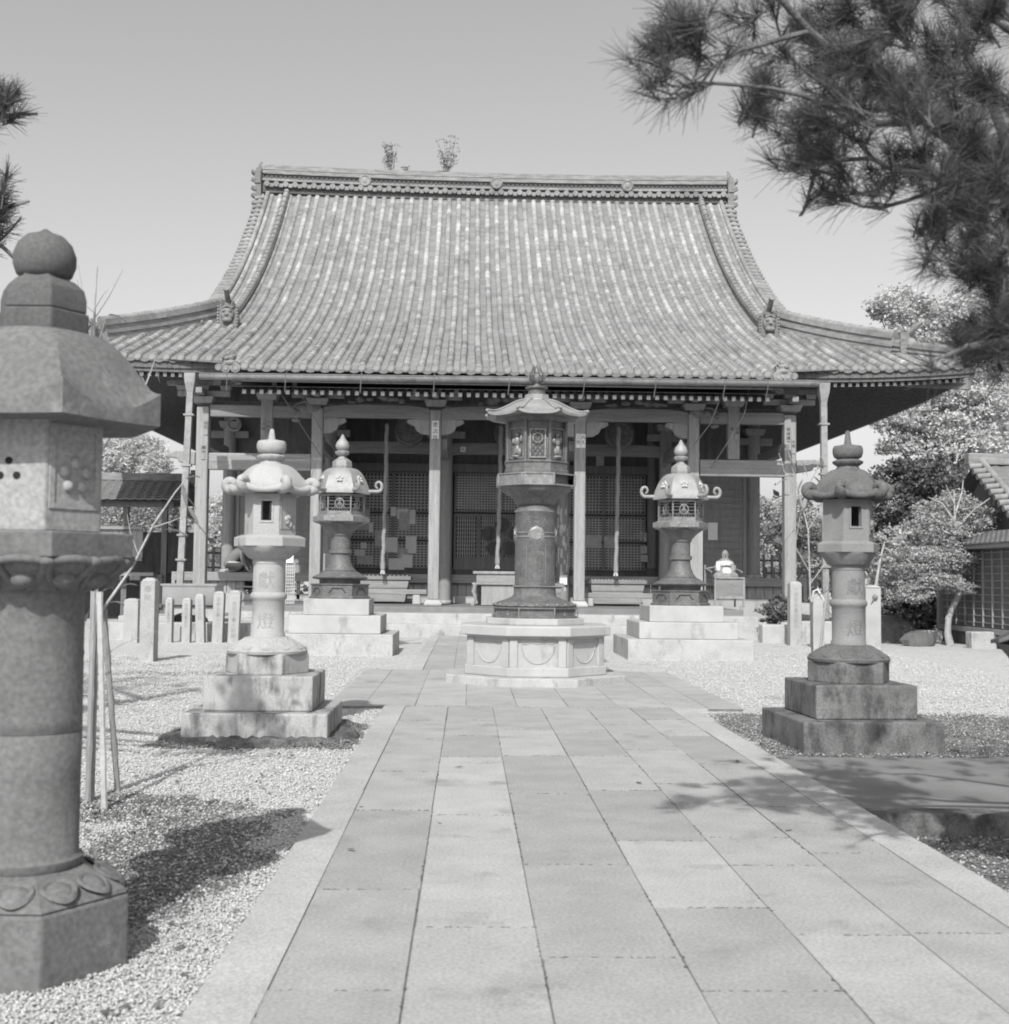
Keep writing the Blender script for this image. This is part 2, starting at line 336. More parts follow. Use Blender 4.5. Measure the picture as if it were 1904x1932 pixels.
def pebbles(name, regions, mat, seed, label, inv=False):
    """regions (x0,x1,y0,y1,count,size)"""
    r = np.random.RandomState(seed); Vs = []; Fs = []; T = []; base = 0
    oct_v = np.array([(1, 0, 0), (-1, 0, 0), (0, 1, 0), (0, -1, 0), (0, 0, 1), (0, 0, -1)], float)
    oct_f = np.array([(0, 2, 4), (2, 1, 4), (1, 3, 4), (3, 0, 4), (2, 0, 5), (1, 2, 5), (3, 1, 5), (0, 3, 5)])
    for x0, x1, y0, y1, cnt, size in regions:
        cx = r.uniform(x0, x1, cnt); cy = r.uniform(y0, y1, cnt)
        cy = cy+np.where((cx > 2.6) & (cy > 12), .38*np.sin(1.7*cx)+.22*np.sin(4.3*cx+1)+r.normal(0, .12, cnt), 0)
        e_ = np.minimum(((cx+1.62)/.5)**2+((cy-6.9)/1.5)**2, ((cx+2.4)/.7)**2+((cy-8.3)/.5)**2)+.5*np.sin(cx*9+cy*3)*np.sin(cy*7-cx*4)
        zl = 0
        if inv == 'ring': q_ = np.maximum(abs(cx+1.93), abs(cy-12.03))+.05*np.sin(cx*13)*np.sin(cy*11); zl = np.clip((.95-q_)*.17, 0, .05)
        kp = ((q_ > .62) & (q_ < .93)) if inv == 'ring' else ((e_ > .9) | (r.rand(cnt) < .3)) if not inv else ((cx > 2) | (e_ < 1.25)); zl = zl[kp] if inv == 'ring' else 0; cx = cx[kp]; cy = cy[kp]; cnt = len(cx)
        d = .115*np.clip((cx-2.63)/.12, 0, 1)*np.clip((8.25-cy)/.15, 0, 1)
        sz = size*r.uniform(.5, 1.25, cnt)
        sc = np.stack([sz*r.uniform(.7, 1.3, cnt), sz*r.uniform(.7, 1.3, cnt), sz*r.uniform(.4, .65, cnt)], 1)
        a = r.uniform(0, 2*pi, cnt); v = oct_v[None]*sc[:, None]*r.uniform(.75, 1.2, (cnt, 6, 1))
        v = v+r.uniform(-.15, .15, (cnt, 6, 3))*sz[:, None, None]
        X = v[..., 0]*np.cos(a)[:, None]-v[..., 1]*np.sin(a)[:, None]+cx[:, None]
        Y = v[..., 0]*np.sin(a)[:, None]+v[..., 1]*np.cos(a)[:, None]+cy[:, None]
        Zc = v[..., 2]+(-.032+zl-d+r.uniform(0, .012, cnt))[:, None]
        Vs.append(np.stack([X, Y, Zc], 2).reshape(-1, 3)); Fs.append((oct_f[None]+(base+6*np.arange(cnt))[:, None, None]).reshape(-1, 3)); base += 6*cnt
        T.append(np.repeat(r.rand(cnt), 8))
    o = np_mesh(name, np.concatenate(Vs), np.concatenate(Fs), mat, tone=np.concatenate(T))
    return tag(o, label, 'gravel', kind='stuff')
pebbles('gravel', [(-2.3, -.96, 3.2, 6.0, 27000, .0085), (-2.9, -.96, 6.0, 9.5, 24000, .010), (-4.5, -.96, 9.5, 14.5, 22000, .012),
                   (2.66, 4.2, 5.2, 8.1, 1800, .011), (2.7, 6.5, 10.9, 14.5, 3000, .012), (-7, -1.7, 14.5, 24, 26000, .015), (3.3, 9, 14.5, 27, 26000, .016)],
        m_stone_pale, 3, 'loose white gravel strewn beside the paved path')

pebbles('dark_grit', [(-2.5, -1.0, 4.9, 9.2, 22000, .010), (2.66, 4.3, 5.0, 8.1, 9000, .010), (2.75, 6.8, 10.9, 14.4, 26000, .012)], m_stone_dark, 9, 'dark earthy grit showing through the white gravel', inv=True)
pebbles('moss_grit', [(-2.95, -.96, 11.0, 13.1, 15000, .013)], m_stone_dark, 10, 'dark lumpy grit heaped round the foot of the pale lantern', inv='ring')
# paved path: rows of slabs, kerbs, wider paving round the central pedestal
tones = []; sl = MB()
def slab(x0, x1, y0, y1, t, z=0., g=.0035):
    if x1-x0 < .03 or y1-y0 < .03: return
    jx = lambda: rnd.uniform(-.003, .003)
    z += rnd.uniform(-.0008, .0008)
    sl.b(x0+g+jx(), x1-g+jx(), y0+g+jx(), y1-g+jx(), -.14, z); tones.extend([t]*6)
cols = [-.71, -.21, .31, .87, 1.40, 1.91, 2.38]
cuts = {0: [2.4, 3.5, 4.6, 6.06, 8.1, 9.7, 11.6, 13.1, 14.55], 1: [2.2, 3.2, 5.42, 7.95, 10.5, 11.9, 13.2, 14.7], 2: [2.6, 3.7, 5.0, 6.6, 8.75, 10.6, 12.4, 14.6],
        3: [2.2, 3.6, 4.6, 5.75, 7.2, 8.9, 10.6, 12.2, 14.6], 4: [2.4, 3.9, 5.32, 6.6, 7.3, 9.2, 11.0, 12.9, 14.6], 5: [2.5, 3.6, 5.35, 6.9, 8.3, 10.2, 12.0, 13.4, 14.6]}
light = {(1, 5.42): .85, (1, 3.2): .62, (1, 7.95): .95, (3, 5.75): .9, (4, 3.9): .85, (2, 3.7): .4, (0, 8.1): .5, (2, 10.6): .8, (4, 9.2): .6, (5, 12.0): .8}
for i in range(6):
    c = cuts[i]
    for a, b_ in zip([.5]+c, c+[]):
        slab(cols[i], cols[i+1], a, b_, light.get((i, a), rnd.uniform(.05, .6)))
for y0 in np.arange(14.6, 20.2, .95):
    xs_ = [-1.64, -1.2, -.6, .0, .6, 1.2, 1.8, 2.4, 2.85, 3.27]
    for a, b_ in zip(xs_[:-1], xs_[1:]): slab(a, b_, y0+rnd.uniform(-.002, .002), min(y0+.95, 20.3), rnd.uniform(.25, .75))
for i in range(6):
    y0 = 20.3
    while y0 < 32.1:
        l = rnd.uniform(.8, 1.5); slab(cols[i]+.0, cols[i+1]+.0, y0, min(y0+l, 32.15), rnd.uniform(.2, .65)); y0 += l
me = sl.build('path', m_slab, None, fix=True); at_ = me.data.attributes.new('tone', 'FLOAT', 'FACE'); at_.data.foreach_set('value', np.array(tones, dtype=np.float32))
tag(me, kind='structure')
jb = MB(); jb.b(-.94, 2.63, .3, 14.58, -.2, -.0045); jb.b(-1.63, 3.26, 14.6, 20.28, -.2, -.0055); jb.b(-.74, 2.4, 20.3, 32.1, -.2, -.005)
tag(jb.build('path_bed', m_joint), kind='structure')
kb = MB(); kt = []
def kerb(x0, x1, ya, yb, z=.004):
    y0 = ya
    while y0 < yb-.01:
        l = rnd.uniform(1.1, 1.9); y1 = min(y0+l, yb)
        kb.b(x0+rnd.uniform(-.004, .004), x1+rnd.uniform(-.004, .004), y0+.004, y1-.004, -.19, z); kt.extend([rnd.random()]*6); y0 += l
kerb(-.95, -.711, .6, 14.58); kerb(2.381, 2.64, .6, 14.58); kerb(-.94, -.716, 20.32, 32.1); kerb(2.386, 2.62, 20.32, 32.1)
ko = kb.build('kerb', m_kerb); a_ = ko.data.attributes.new('tone', 'FLOAT', 'FACE'); a_.data.foreach_set('value', np.array(kt, dtype=np.float32)); tag(ko, kind='structure')
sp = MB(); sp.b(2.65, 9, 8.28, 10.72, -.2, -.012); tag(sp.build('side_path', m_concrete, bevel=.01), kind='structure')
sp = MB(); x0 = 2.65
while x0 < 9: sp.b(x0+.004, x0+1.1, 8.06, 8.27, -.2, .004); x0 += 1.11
tag(sp.build('side_path_kerb', m_dkstone, bevel=.01), kind='structure')  # dark stone colour stands in for the full shade over this kerb

# fallen leaves, moss collar
def leaf_litter():
    r = np.random.RandomState(5); mb = MB()
    spots = []
    for _ in range(60): spots.append((r.uniform(-2.3, -1.0), r.uniform(4.0, 8.3), 1))
    for _ in range(50): spots.append((r.normal(-2.2, .35), r.normal(8.3, .35), 1))
    for _ in range(25): spots.append((r.uniform(-2.6, -1.0), r.uniform(8.3, 11), 1))
    for _ in range(120): spots.append((r.uniform(2.7, 4.6), r.uniform(5.5, 8.0), 1))
    for _ in range(70): spots.append((r.uniform(2.75, 6), r.uniform(10.8, 14.2), 1))
    for p in ((1.28, 9.2), (1.95, 7.5), (-.15, 7.6), (-.05, 9.9), (2.25, 10.3), (-.62, 6.9), (-.68, 8.2)): spots.append((p[0], p[1], 0))
    for x, y, gnd in spots:
        z = gz(x, y)+.02 if gnd else .008
        a = r.uniform(0, 2*pi); l = r.uniform(.025, .05); wd = l*r.uniform(.25, .45); c, s_ = cos(a), sin(a); h = r.uniform(.003, .02)
        P = [(-l, 0, 0), (0, -wd, h*.3), (l, 0, h), (0, wd, h*.6)]
        mb.add([(x+p*c-q*s_, y+p*s_+q*c, z+k) for p, q, k in P], [(0, 1, 2), (0, 2, 3)])
    return tag(mb.build('fallen_leaves', m_litter, fix=False), 'curled dead leaves scattered over gravel and paving', 'leaves', kind='stuff')
leaf_litter()
def joint_moss():
    r = np.random.RandomState(12); mb = MB()
    for X in cols+[-.95, 2.64]:
        for y0 in r.uniform(2.6, 14, 26):
            for _ in range(r.randint(2, 9)):
                y = y0+r.normal(0, .10); x = X+r.normal(0, .0035); a = r.uniform(.004, .016); b_ = a*r.uniform(.25, .6); n = 6
                mb.add([(x+b_*cos(2*pi*i/n)*r.uniform(.7, 1.2), y+a*cos(2*pi*i/n+1.57)*r.uniform(.7, 1.2), .0005) for i in range(n)]+[(x, y, .003+.004*r.rand())], [(i, (i+1) % n, n) for i in range(n)])
    for i in range(6):
        for Y in cuts[i][:-1]+[14.6]:
            for _ in range(r.randint(8, 20)):
                x = r.uniform(cols[i], cols[i+1]); y = Y+r.normal(0, .003); a = r.uniform(.005, .02); b_ = r.uniform(.002, .005); n = 6
                mb.add([(x+a*cos(2*pi*k/n)*r.uniform(.7, 1.2), y+b_*sin(2*pi*k/n)*r.uniform(.7, 1.3), .0005) for k in range(n)]+[(x, y, .002+.003*r.rand())], [(k, (k+1) % n, n) for k in range(n)])
    return tag(mb.build('joint_moss', m_moss, fix=False), 'crumbs of dark moss and grit caught in the paving joints', 'moss', kind='stuff')
joint_moss()
def moss_collar(cx, cy, hw, name, lab, seed, s=1.):
    r = np.random.RandomState(seed); mb = MB(); n = 120; rings = [(hw-.06, .02), (hw+.03, .05), (hw+.09, .04), (hw+.16, -.0), (hw+.20, -.06)]
    vs = []; nz = r.rand(n+1)
    for k, (rr, z) in enumerate(rings):
        for i in range(n):
            a = 2*pi*i/n; q = 1/max(abs(cos(a)), abs(sin(a)))**.75
            j = 1+(.07*sin(a*5+k)+.06*r.rand())*(k > 1)*s
            vs.append((cx+rr*q*cos(a)*j, cy+rr*q*sin(a)*j, z+(r.rand()-.5)*.025))
    fs = [(k*n+i, k*n+(i+1) % n, (k+1)*n+(i+1) % n, (k+1)*n+i) for k in range(len(rings)-1) for i in range(n)]
    mb.add(vs, fs); return tag(mb.build(name, m_moss, smooth=80), lab, 'moss', kind='stuff')
moss_collar(-1.93, 12.03, .68, 'moss', 'ragged dark moss collar round the foot of the pale lantern', 4)

# ------------------------------------------------------------------ stone and bronze lanterns
def kasa(mb, c, n, rot, R, z_rim, z_top, r_top, thick, corner_up=.1, belly=1.6, under=.5, seg=10, rings=12, flute=0, blift=.9, cp=4, flare=False):
    """lantern roof: n-sided, convex body, corners turned up"""
    vs = []; N_ = n*seg
    def pol(a):
        f = ((a-rot) % (2*pi/n))-pi/n; return cos(pi/n)/cos(f), abs(f)/(pi/n)
    rows = []
    for k in range(rings+1):
        t = k/rings
        for i in range(N_):
            a = rot+2*pi*i/N_; pr, cc = pol(a)
            pr = 1+(pr-1)*(.25+.75*t); rr = (r_top+(R-r_top)*t)*pr
            gt_ = (.85*(3*t*t-2*t**3)+.15*t) if flare == 's' else t**belly if not flare else (1.1*t**belly if t < .86 else 1.1*.86**belly+(1-1.1*.86**belly)*(t-.86)/.14)
            z = z_top+(z_rim+thick-z_top)*gt_+corner_up*(cc**cp)*t**5
            if flute: rr *= 1+flute*abs(sin(a*flute_n*.5))*t
            vs.append((c[0]+rr*cos(a), c[1]+rr*sin(a), z))
    for t, dz in ((1, 0), (under, -.0)):
        for i in range(N_):
            a = rot+2*pi*i/N_; pr, cc = pol(a); rr = R*(pr if t == 1 else t*pr)
            z = z_rim+corner_up*(cc**cp)*(1 if t == 1 else 0)*blift+(0 if t == 1 else .015)
            vs.append((c[0]+rr*cos(a), c[1]+rr*sin(a), z))
    K = rings+3
    fs = [(k*N_+i, k*N_+(i+1) % N_, (k+1)*N_+(i+1) % N_, (k+1)*N_+i) for k in range(K-1) for i in range(N_)]
    fs += [tuple(range(N_-1, -1, -1)), tuple((K-1)*N_+i for i in range(N_))]
    return mb.add(vs, fs)
flute_n = 12
def curl(mb, c, a, r0, z0, size, rad, turns=1.25, sgn=1, n=8, flare=1.0, hgt=1.):
    """scroll rising from the corner of a roof at azimuth a"""
    pts = []; rr = []
    K = 18
    for k in range(K+1):
        t = k/K; ph = -pi/2+t*turns*2*pi*.8; q = size*(1-.62*t)
        u = size*1.1+q*cos(ph)*sgn*flare; v = size*hgt+q*sin(ph)*hgt
        pts.append((c[0]+(r0+u)*cos(a), c[1]+(r0+u)*sin(a), z0+v)); rr.append(rad*(1-.45*t))
    pts = [(c[0]+(r0-size*1.2)*cos(a), c[1]+(r0-size*1.2)*sin(a), z0+.0)]+[(c[0]+(r0+size*.2)*cos(a), c[1]+(r0+size*.2)*sin(a), z0-.0)]+pts
    rr = [rad*.9, rad]+rr
    return mb.tube(pts, rr, n)
def petals(n, amp, ks=None):
    return lambda a, k: 1+amp*abs(sin(a*n*.5))*(1 if ks is None else ks[k])
def lotus(mb, c, prof, n_pet, amp, seg=96, rot=0):
    K = len(prof)-1; ks = [sin(pi*(k+.4)/(K+.8)) for k in range(K+1)]
    return mb.stack(prof, seg, rot, c, petals(n_pet, amp, ks))
def hexring_wall(mb, c, n, rot, R, z0, z1, th, holes):
    """hollow n-sided chamber; holes: {face:(u0,u1,v0,v1)} fractions"""
    ap = R*cos(pi/n); wd = 2*R*sin(pi/n)
    for k in range(n):
        a = rot+2*pi*(k+.5)/n; nx_, ny_ = cos(a), sin(a); tx, ty = -ny_, nx_
        def P(u, v, d): return (c[0]+nx_*(ap-d)+tx*(u-.5)*(wd-2*d*math.tan(pi/n)), c[1]+ny_*(ap-d)+ty*(u-.5)*(wd-2*d*math.tan(pi/n)), z0+(z1-z0)*v)
        if k in holes:
            u0, u1, v0, v1 = holes[k]; R4 = [(0, u0, 0, 1), (u1, 1, 0, 1), (u0, u1, 0, v0), (u0, u1, v1, 1)]
        else: R4 = [(0, 1, 0, 1)]
        for a0, a1, b0, b1 in R4:
            vs = [P(a0, b0, 0), P(a1, b0, 0), P(a1, b1, 0), P(a0, b1, 0), P(a0, b0, th), P(a1, b0, th), P(a1, b1, th), P(a0, b1, th)]
            mb.add(vs, [(0, 1, 2, 3), (7, 6, 5, 4), (0, 4, 5, 1), (1, 5, 6, 2), (2, 6, 7, 3), (3, 7, 4, 0)])
    return mb
def face_frame(mb, c, n, rot, R, k, u0, u1, z0, z1, bw, proud):
    ap = R*cos(pi/n); wd = 2*R*sin(pi/n); a = rot+2*pi*(k+.5)/n; nx_, ny_ = cos(a), sin(a); tx, ty = -ny_, nx_
    def q(ua, ub, za, zb):
        vs = []
        for d in (-.004, proud):
            for u, z in ((ua, za), (ub, za), (ub, zb), (ua, zb)): vs.append((c[0]+nx_*(ap+d)+tx*u*wd, c[1]+ny_*(ap+d)+ty*u*wd, z))
        mb.add(vs, [(0, 1, 2, 3), (7, 6, 5, 4), (0, 4, 5, 1), (1, 5, 6, 2), (2, 6, 7, 3), (3, 7, 4, 0)])
    b_ = bw/wd
    q(u0, u0+b_, z0, z1); q(u1-b_, u1, z0, z1); q(u0+b_, u1-b_, z0, z0+bw); q(u0+b_, u1-b_, z1-bw, z1)
    return mb
def face_pt(c, n, rot, R, k, u, z, d=0):
    ap = R*cos(pi/n); wd = 2*R*sin(pi/n); a = rot+2*pi*(k+.5)/n; nx_, ny_ = cos(a), sin(a); tx, ty = -ny_, nx_
    return (c[0]+nx_*(ap+d)+tx*u*wd, c[1]+ny_*(ap+d)+ty*u*wd, z)

def near_lantern():
    c = (-1.73, 5.02); rt = radians(-3)
    T = thing('stone_lantern', 'huge dark sandstone lantern cut off by the left edge, ball finial on smooth roof', 'lantern', (c[0], c[1], 0))
    MB().stack([(.415, -.1), (.415, .245)], 6, rt, c).build('base_block', m_near, T, bevel=.012)
    b = MB(); b.stack([(.41, .247), (.405, .262), (.33, .30), (.25, .345), (.235, .35)], 6, rt, c)
    b.build('base_lotus', m_near, T, smooth=20, bevel=.008)
    pt = MB()                                       # carved petals on the sloping lotus base
    for k in range(12):
        a = rt+2*pi*(k+.5)/12
        def Q(u, v, h): r_ = .315+u; return (c[0]+r_*cos(a)-v*sin(a), c[1]+r_*sin(a)+v*cos(a), .306-u*.50+h)
        vs = []; n_ = 20
        for rr, hh in ((1.0, -.004), (.93, .008), (.74, .009), (.66, .002), (.5, .010), (.2, .014)):
            for t in np.linspace(0, 2*pi, n_, endpoint=False): vs.append(Q(.062*rr*cos(t), .072*rr*sin(t)*(1-.25*cos(t)), hh))
        pt.add(vs, [(q_*n_+i, q_*n_+(i+1) % n_, (q_+1)*n_+(i+1) % n_, (q_+1)*n_+i) for q_ in range(5) for i in range(n_)]+[tuple(5*n_+i for i in range(n_))])
    pt.build('petal_relief', m_near, T, smooth=50)
    MB().stack([(.205, .345), (.215, .36), (.215, .385), (.197, .40), (.196, .70), (.197, .872), (.193, .876), (.197, .88), (.196, .94), (.194, 1.2), (.192, 1.42), (.2, 1.435)], 56, 0, c).build('column', m_near, T, smooth=50)
    lo = MB(); lotus(lo, c, [(.195, 1.425), (.225, 1.44), (.275, 1.475), (.325, 1.515), (.355, 1.55), (.35, 1.562)], 12, .03, 144)
    pr = MB()
    for k in range(12):                             # deep double petals under the platform
        a = 2*pi*(k+.35)/12
        L_ = lambda u, z, d=0: (c[0]+(.205+(z-1.43)*1.35+d)*cos(a+u), c[1]+(.205+(z-1.43)*1.35+d)*sin(a+u), z)
        pr.ball(L_(0, 1.482, .0), .05, .05, .042, 14, 10)
        pr.tube([L_(u, z, .008) for u, z in ((-.03, 1.435), (-.15, 1.465), (-.235, 1.51), (-.24, 1.548))], [.008, .014, .018, .016], 8)
        pr.tube([L_(u, z, .008) for u, z in ((.03, 1.435), (.15, 1.465), (.235, 1.51), (.24, 1.548))], [.008, .014, .018, .016], 8)
        pr.tube([L_(u, 1.55+.006*cos(u*10), -.004) for u in (-.24, -.12, 0, .12, .24)], .016, 8)
        b_ = a+pi/12; pr.ball((c[0]+.352*cos(b_), c[1]+.352*sin(b_), 1.545), .035, .035, .022, 10, 8)
    o = lo.build('upper_lotus', m_near, T, smooth=60); pr.build('petal_boss', m_near, o, smooth=80)
    MB().stack([(.39, 1.562), (.392, 1.655), (.385, 1.66)], 6, rt, c).build('platform', m_near, T, bevel=.01)
    ch = MB(); R_ = .262; z0, z1 = 1.66, 2.11; rc = radians(-5)
    ch.stack([(R_, z0), (R_, z1), (R_+.02, z1+.01)], 6, rc, c); co = ch.build('fire_chamber', m_near_lt, T, bevel=.008)
    # face k=4: towards camera (normal about -95..-65 deg)
    for k in (4,):
        for j in range(3):
            t = 2*pi*j/3+pi/2; u = .145*cos(t)-.06; z = 1.893+.038*sin(t)
            P = Vector(face_pt(c, 6, rc, R_, k, u, z, -.02)); Q = Vector(face_pt(c, 6, rc, R_, k, u, z, .0035))
            ho = MB(); ho.tube([P, Q], .0145, 16); ho.build('vent_hole_shade', m_black, co)  # black plug stands in for the shade inside each vent
    fr = MB(); face_frame(fr, c, 6, rc, R_, 5, -.44, .44, 1.75, 2.08, .022, .006); fr.build('panel_frame', m_near_lt, co)
    pl = MB()
    for j in range(5):
        t = 2*pi*j/5+pi/2; p = face_pt(c, 6, rc, R_, 5, .20*cos(t), 1.88+.05*sin(t), .002); pl.ball(p, .022, .022, .024, 14, 8)
    pl.build('plum_blossom_relief', m_near_lt, co, smooth=80)
    k_ = MB(); kasa(k_, c, 6, radians(-2), .485, 2.09, 2.46, .185, .05, corner_up=.085, belly=2.0, under=.86, seg=20, rings=21, blift=.05, cp=2.2, flare=True)
    k_.stack([(.41, 2.115), (.30, 2.09)], 6, radians(-2), c); k_.build('roof', m_near, T, smooth=30)
    MB().stack([(.185, 2.45), (.187, 2.545)], 6, radians(-2), c).build('finial_block', m_near_dk, T, bevel=.008)
    MB().stack([(.176, 2.548), (.176, 2.60), (.165, 2.64), (.13, 2.672), (.10, 2.685), (.10, 2.695)], 6, radians(-2), c).build('finial_shoulder', m_near_dk, T, bevel=.012, smooth=25)
    MB().stack([(.085, 2.685), (.108, 2.705), (.122, 2.745), (.122, 2.785), (.105, 2.83), (.075, 2.862), (.03, 2.878), (.006, 2.895)], 40, 0, c).build('finial_ball', m_near_dk, T, smooth=70)
near_lantern()

def mid_lantern(c, rz, label, m1_, m2_, mstep, mchar, s1, s2, zs, Rp, Rk, fin, srot, hole, trz):
    """stone lantern on two square steps. zs: step1 top, step2 top, hex top"""
    T = thing('stone_lantern', label, 'lantern', (c[0], c[1], 0), group='stone lanterns beside the path')
    z1, z2, z3 = zs
    MB().box(c[0], c[1], z1/2-.05, 2*s1, 2*s1, z1+.1, srot).build('lower_step', mstep, T, bevel=.015)
    MB().box(c[0], c[1], (z1+z2)/2+.002, 2*s2, 2*s2, z2-z1, srot).build('upper_step', mstep, T, bevel=.015)
    MB().stack([(.40, z2), (.40, z3-.015)], 6, rz, c).build('base_block', mstep, T, bevel=.012)
    lb = MB(); lotus(lb, c, [(.375, z3-.02), (.38, z3+.005), (.33, z3+.05), (.25, z3+.10), (.19, z3+.13), (.165, z3+.135)], 12, .015, 96)
    lbo = lb.build('base_lotus', m2_, T, smooth=60)
    def petal_set(n, zf, rf, wd_, len_, rot_, thick, name, par, mt):
        m = MB()                                     # n raised petals following the slope r(t), z(t)
        for k in range(n):
            a = rot_+2*pi*k/n; vs = []; N1 = 14
            for q_, hh in ((1.0, -.004), (.9, thick), (.72, thick*1.05), (.62, thick*.45), (.4, thick*1.0), (.15, thick*1.25)):
                for i in range(N1):
                    t = 2*pi*i/N1; u = q_*wd_*sin(t)*(1+.25*cos(t)); v = .5+q_*len_*cos(t); r_ = rf(v)+hh*.55; z_ = zf(v)+hh*.8
                    vs.append((c[0]+r_*cos(a+u/r_), c[1]+r_*sin(a+u/r_), z_))
            m.add(vs, [(q_*N1+i, q_*N1+(i+1) % N1, (q_+1)*N1+(i+1) % N1, (q_+1)*N1+i) for q_ in range(5) for i in range(N1)]+[tuple(5*N1+i for i in range(N1))])
        m.build(name, mt, par, smooth=60)
    petal_set(12, lambda v: z3+.13-.125*v, lambda v: .18+.20*v, .082, .46, rz+.13, .016, 'petal_relief', lbo, m2_)
    r = .152; zc = z3+.13; zt = 1.66
    zm = (zc+zt)/2-.01
    MB().stack([(r+.012, zc-.01), (r+.012, zc+.03), (r, zc+.045), (r, zm-.04), (r+.003, zm-.035), (r+.003, zm-.01), (r+.02, zm+.005), (r+.024, zm+.035), (r+.008, zm+.06), (r, zm+.065), (r, zt-.05), (r+.006, zt-.045), (r+.006, zt+.01)], 48, 0, c).build('column', m1_, T, smooth=50)
    for chx, z in (('獻', 1.56), ('燈', 1.17)):
        g = text_mb(chx, .17, .003); place(g, (c[0], c[1], z), rz=radians(trz), wrap=r+.0); g.build('carved_letter', mchar, T, fix=False)
    lo = MB(); lotus(lo, c, [(r, zt-.01), (r+.045, zt+.01), (Rp*.68, zt+.055), (Rp*.84, zt+.10), (Rp*.87, zt+.125)], 10, .03, 96)
    luo = lo.build('upper_lotus', m1_, T, smooth=60)
    petal_set(10, lambda v: zt+.01+.105*v, lambda v: r+.035+(Rp*.86-r-.035)*v**.8, .085, .46, rz+.16, .014, 'petal_relief', luo, m1_)
    zp = zt+.118
    MB().stack([(Rp, zp), (Rp, zp+.085), (Rp*.82, zp+.108), (Rp*.8, zp+.11)], 6, rz, c).build('platform', m1_, T, bevel=.006)
    ch = MB(); z0, z1_ = zp+.108, 2.28
    hexring_wall(ch, c, 6, rz, .245, z0, z1_, .045, {hole: (.28, .72, .35, .82), (hole+3) % 6: (.3, .7, .35, .82)})
    co = ch.build('fire_chamber', m1_, T)
    fr = MB(); face_frame(fr, c, 6, rz, .245, hole, -.27, .27, z0+.35*(z1_-z0)-.02, z0+.82*(z1_-z0)+.02, .016, .008)
    face_frame(fr, c, 6, rz, .245, (hole+1) % 6, -.42, .42, z0+.06, z1_-.03, .012, .006); fr.build('window_frame', m1_, co)
    de = MB()
    for j in range(5):
        p = face_pt(c, 6, rz, .245, (hole+1) % 6, .12*cos(j*1.9), z0+.1+.028*j*(1 if j < 4 else .6), .004); de.ball(p, .026, .026, .03, 10, 6)
    de.build('carved_relief', m1_, co, smooth=80)
    k_ = MB(); kasa(k_, c, 6, rz, Rk*.80, 2.29, 2.575, .11, .07, corner_up=.02, belly=2.0, under=.7, seg=12)
    ko_ = k_.build('roof', m2_, T, smooth=45)
    cu = MB()
    for k in range(6):
        curl(cu, c, rz+2*pi*k/6, Rk*.72, 2.325, .056, .052, n=10, flare=1.05, hgt=.9)
        a0, a1 = rz+2*pi*k/6, rz+2*pi*(k+1)/6; pa = []
        for t in np.linspace(0, 1, 11):
            w0 = sin(pi*t); x = cos(a0)*(1-t)+cos(a1)*t; y = sin(a0)*(1-t)+sin(a1)*t; q_ = Rk*.84*(1+.02*w0); pa.append((c[0]+x*q_, c[1]+y*q_, 2.345-.035*w0))
        cu.tube(pa, [.03+.012*abs(2*t-1) for t in np.linspace(0, 1, 11)], 8)
    cu.build('corner_scroll', m2_, ko_, smooth=70)
    z = 2.565
    f1 = MB(); f1.stack([(.115, z), (.112, z+.02), (.10, z+.03), (.10, z+.04)], 36, 0, c)
    lotus(f1, c, [(.10, z+.04), (.13, z+.065), (.135, z+.085), (.10, z+.105)], 10, .08, 60); f1.build('finial_collar', m2_, T, smooth=60)
    zz = z+.105
    MB().stack([(.09, zz), (.125, zz+.02), (.137, zz+.06), (.137, zz+.10), (.125, zz+.128), (.07, zz+.138), (.035, zz+.145), (.028, zz+.19), (.02, zz+fin), (.004, zz+fin+.01)], 32, 0, c, bump=lambda a, k: 1+.04*abs(sin(a*2.5))).build('finial_jewel', m2_, T, smooth=60)
    return T
m_carve_lt = M('carved_letter_shadow', .27, .31, bump=0); m_carve_dk = M('carved_letter_dark', .15, .18, bump=0)
mid_lantern((-1.91, 12.0), radians(-1), 'pale granite lantern with curled roof corners on stained square steps, left of the path', m_granite, m_granite, m_grstain, m_carve_lt, .66, .50, (.255, .575, .785), .345, .45, .24, 0, 4, -2)
mid_lantern((3.62, 11.72), radians(3), 'grey lichen-blotched stone lantern on dark mossy square steps, right of the path', m_srstone, m_lichen, m_dkstone, m_carve_dk, .65, .475, (.25, .56, .775), .30, .42, .27, radians(3), 4, 8)

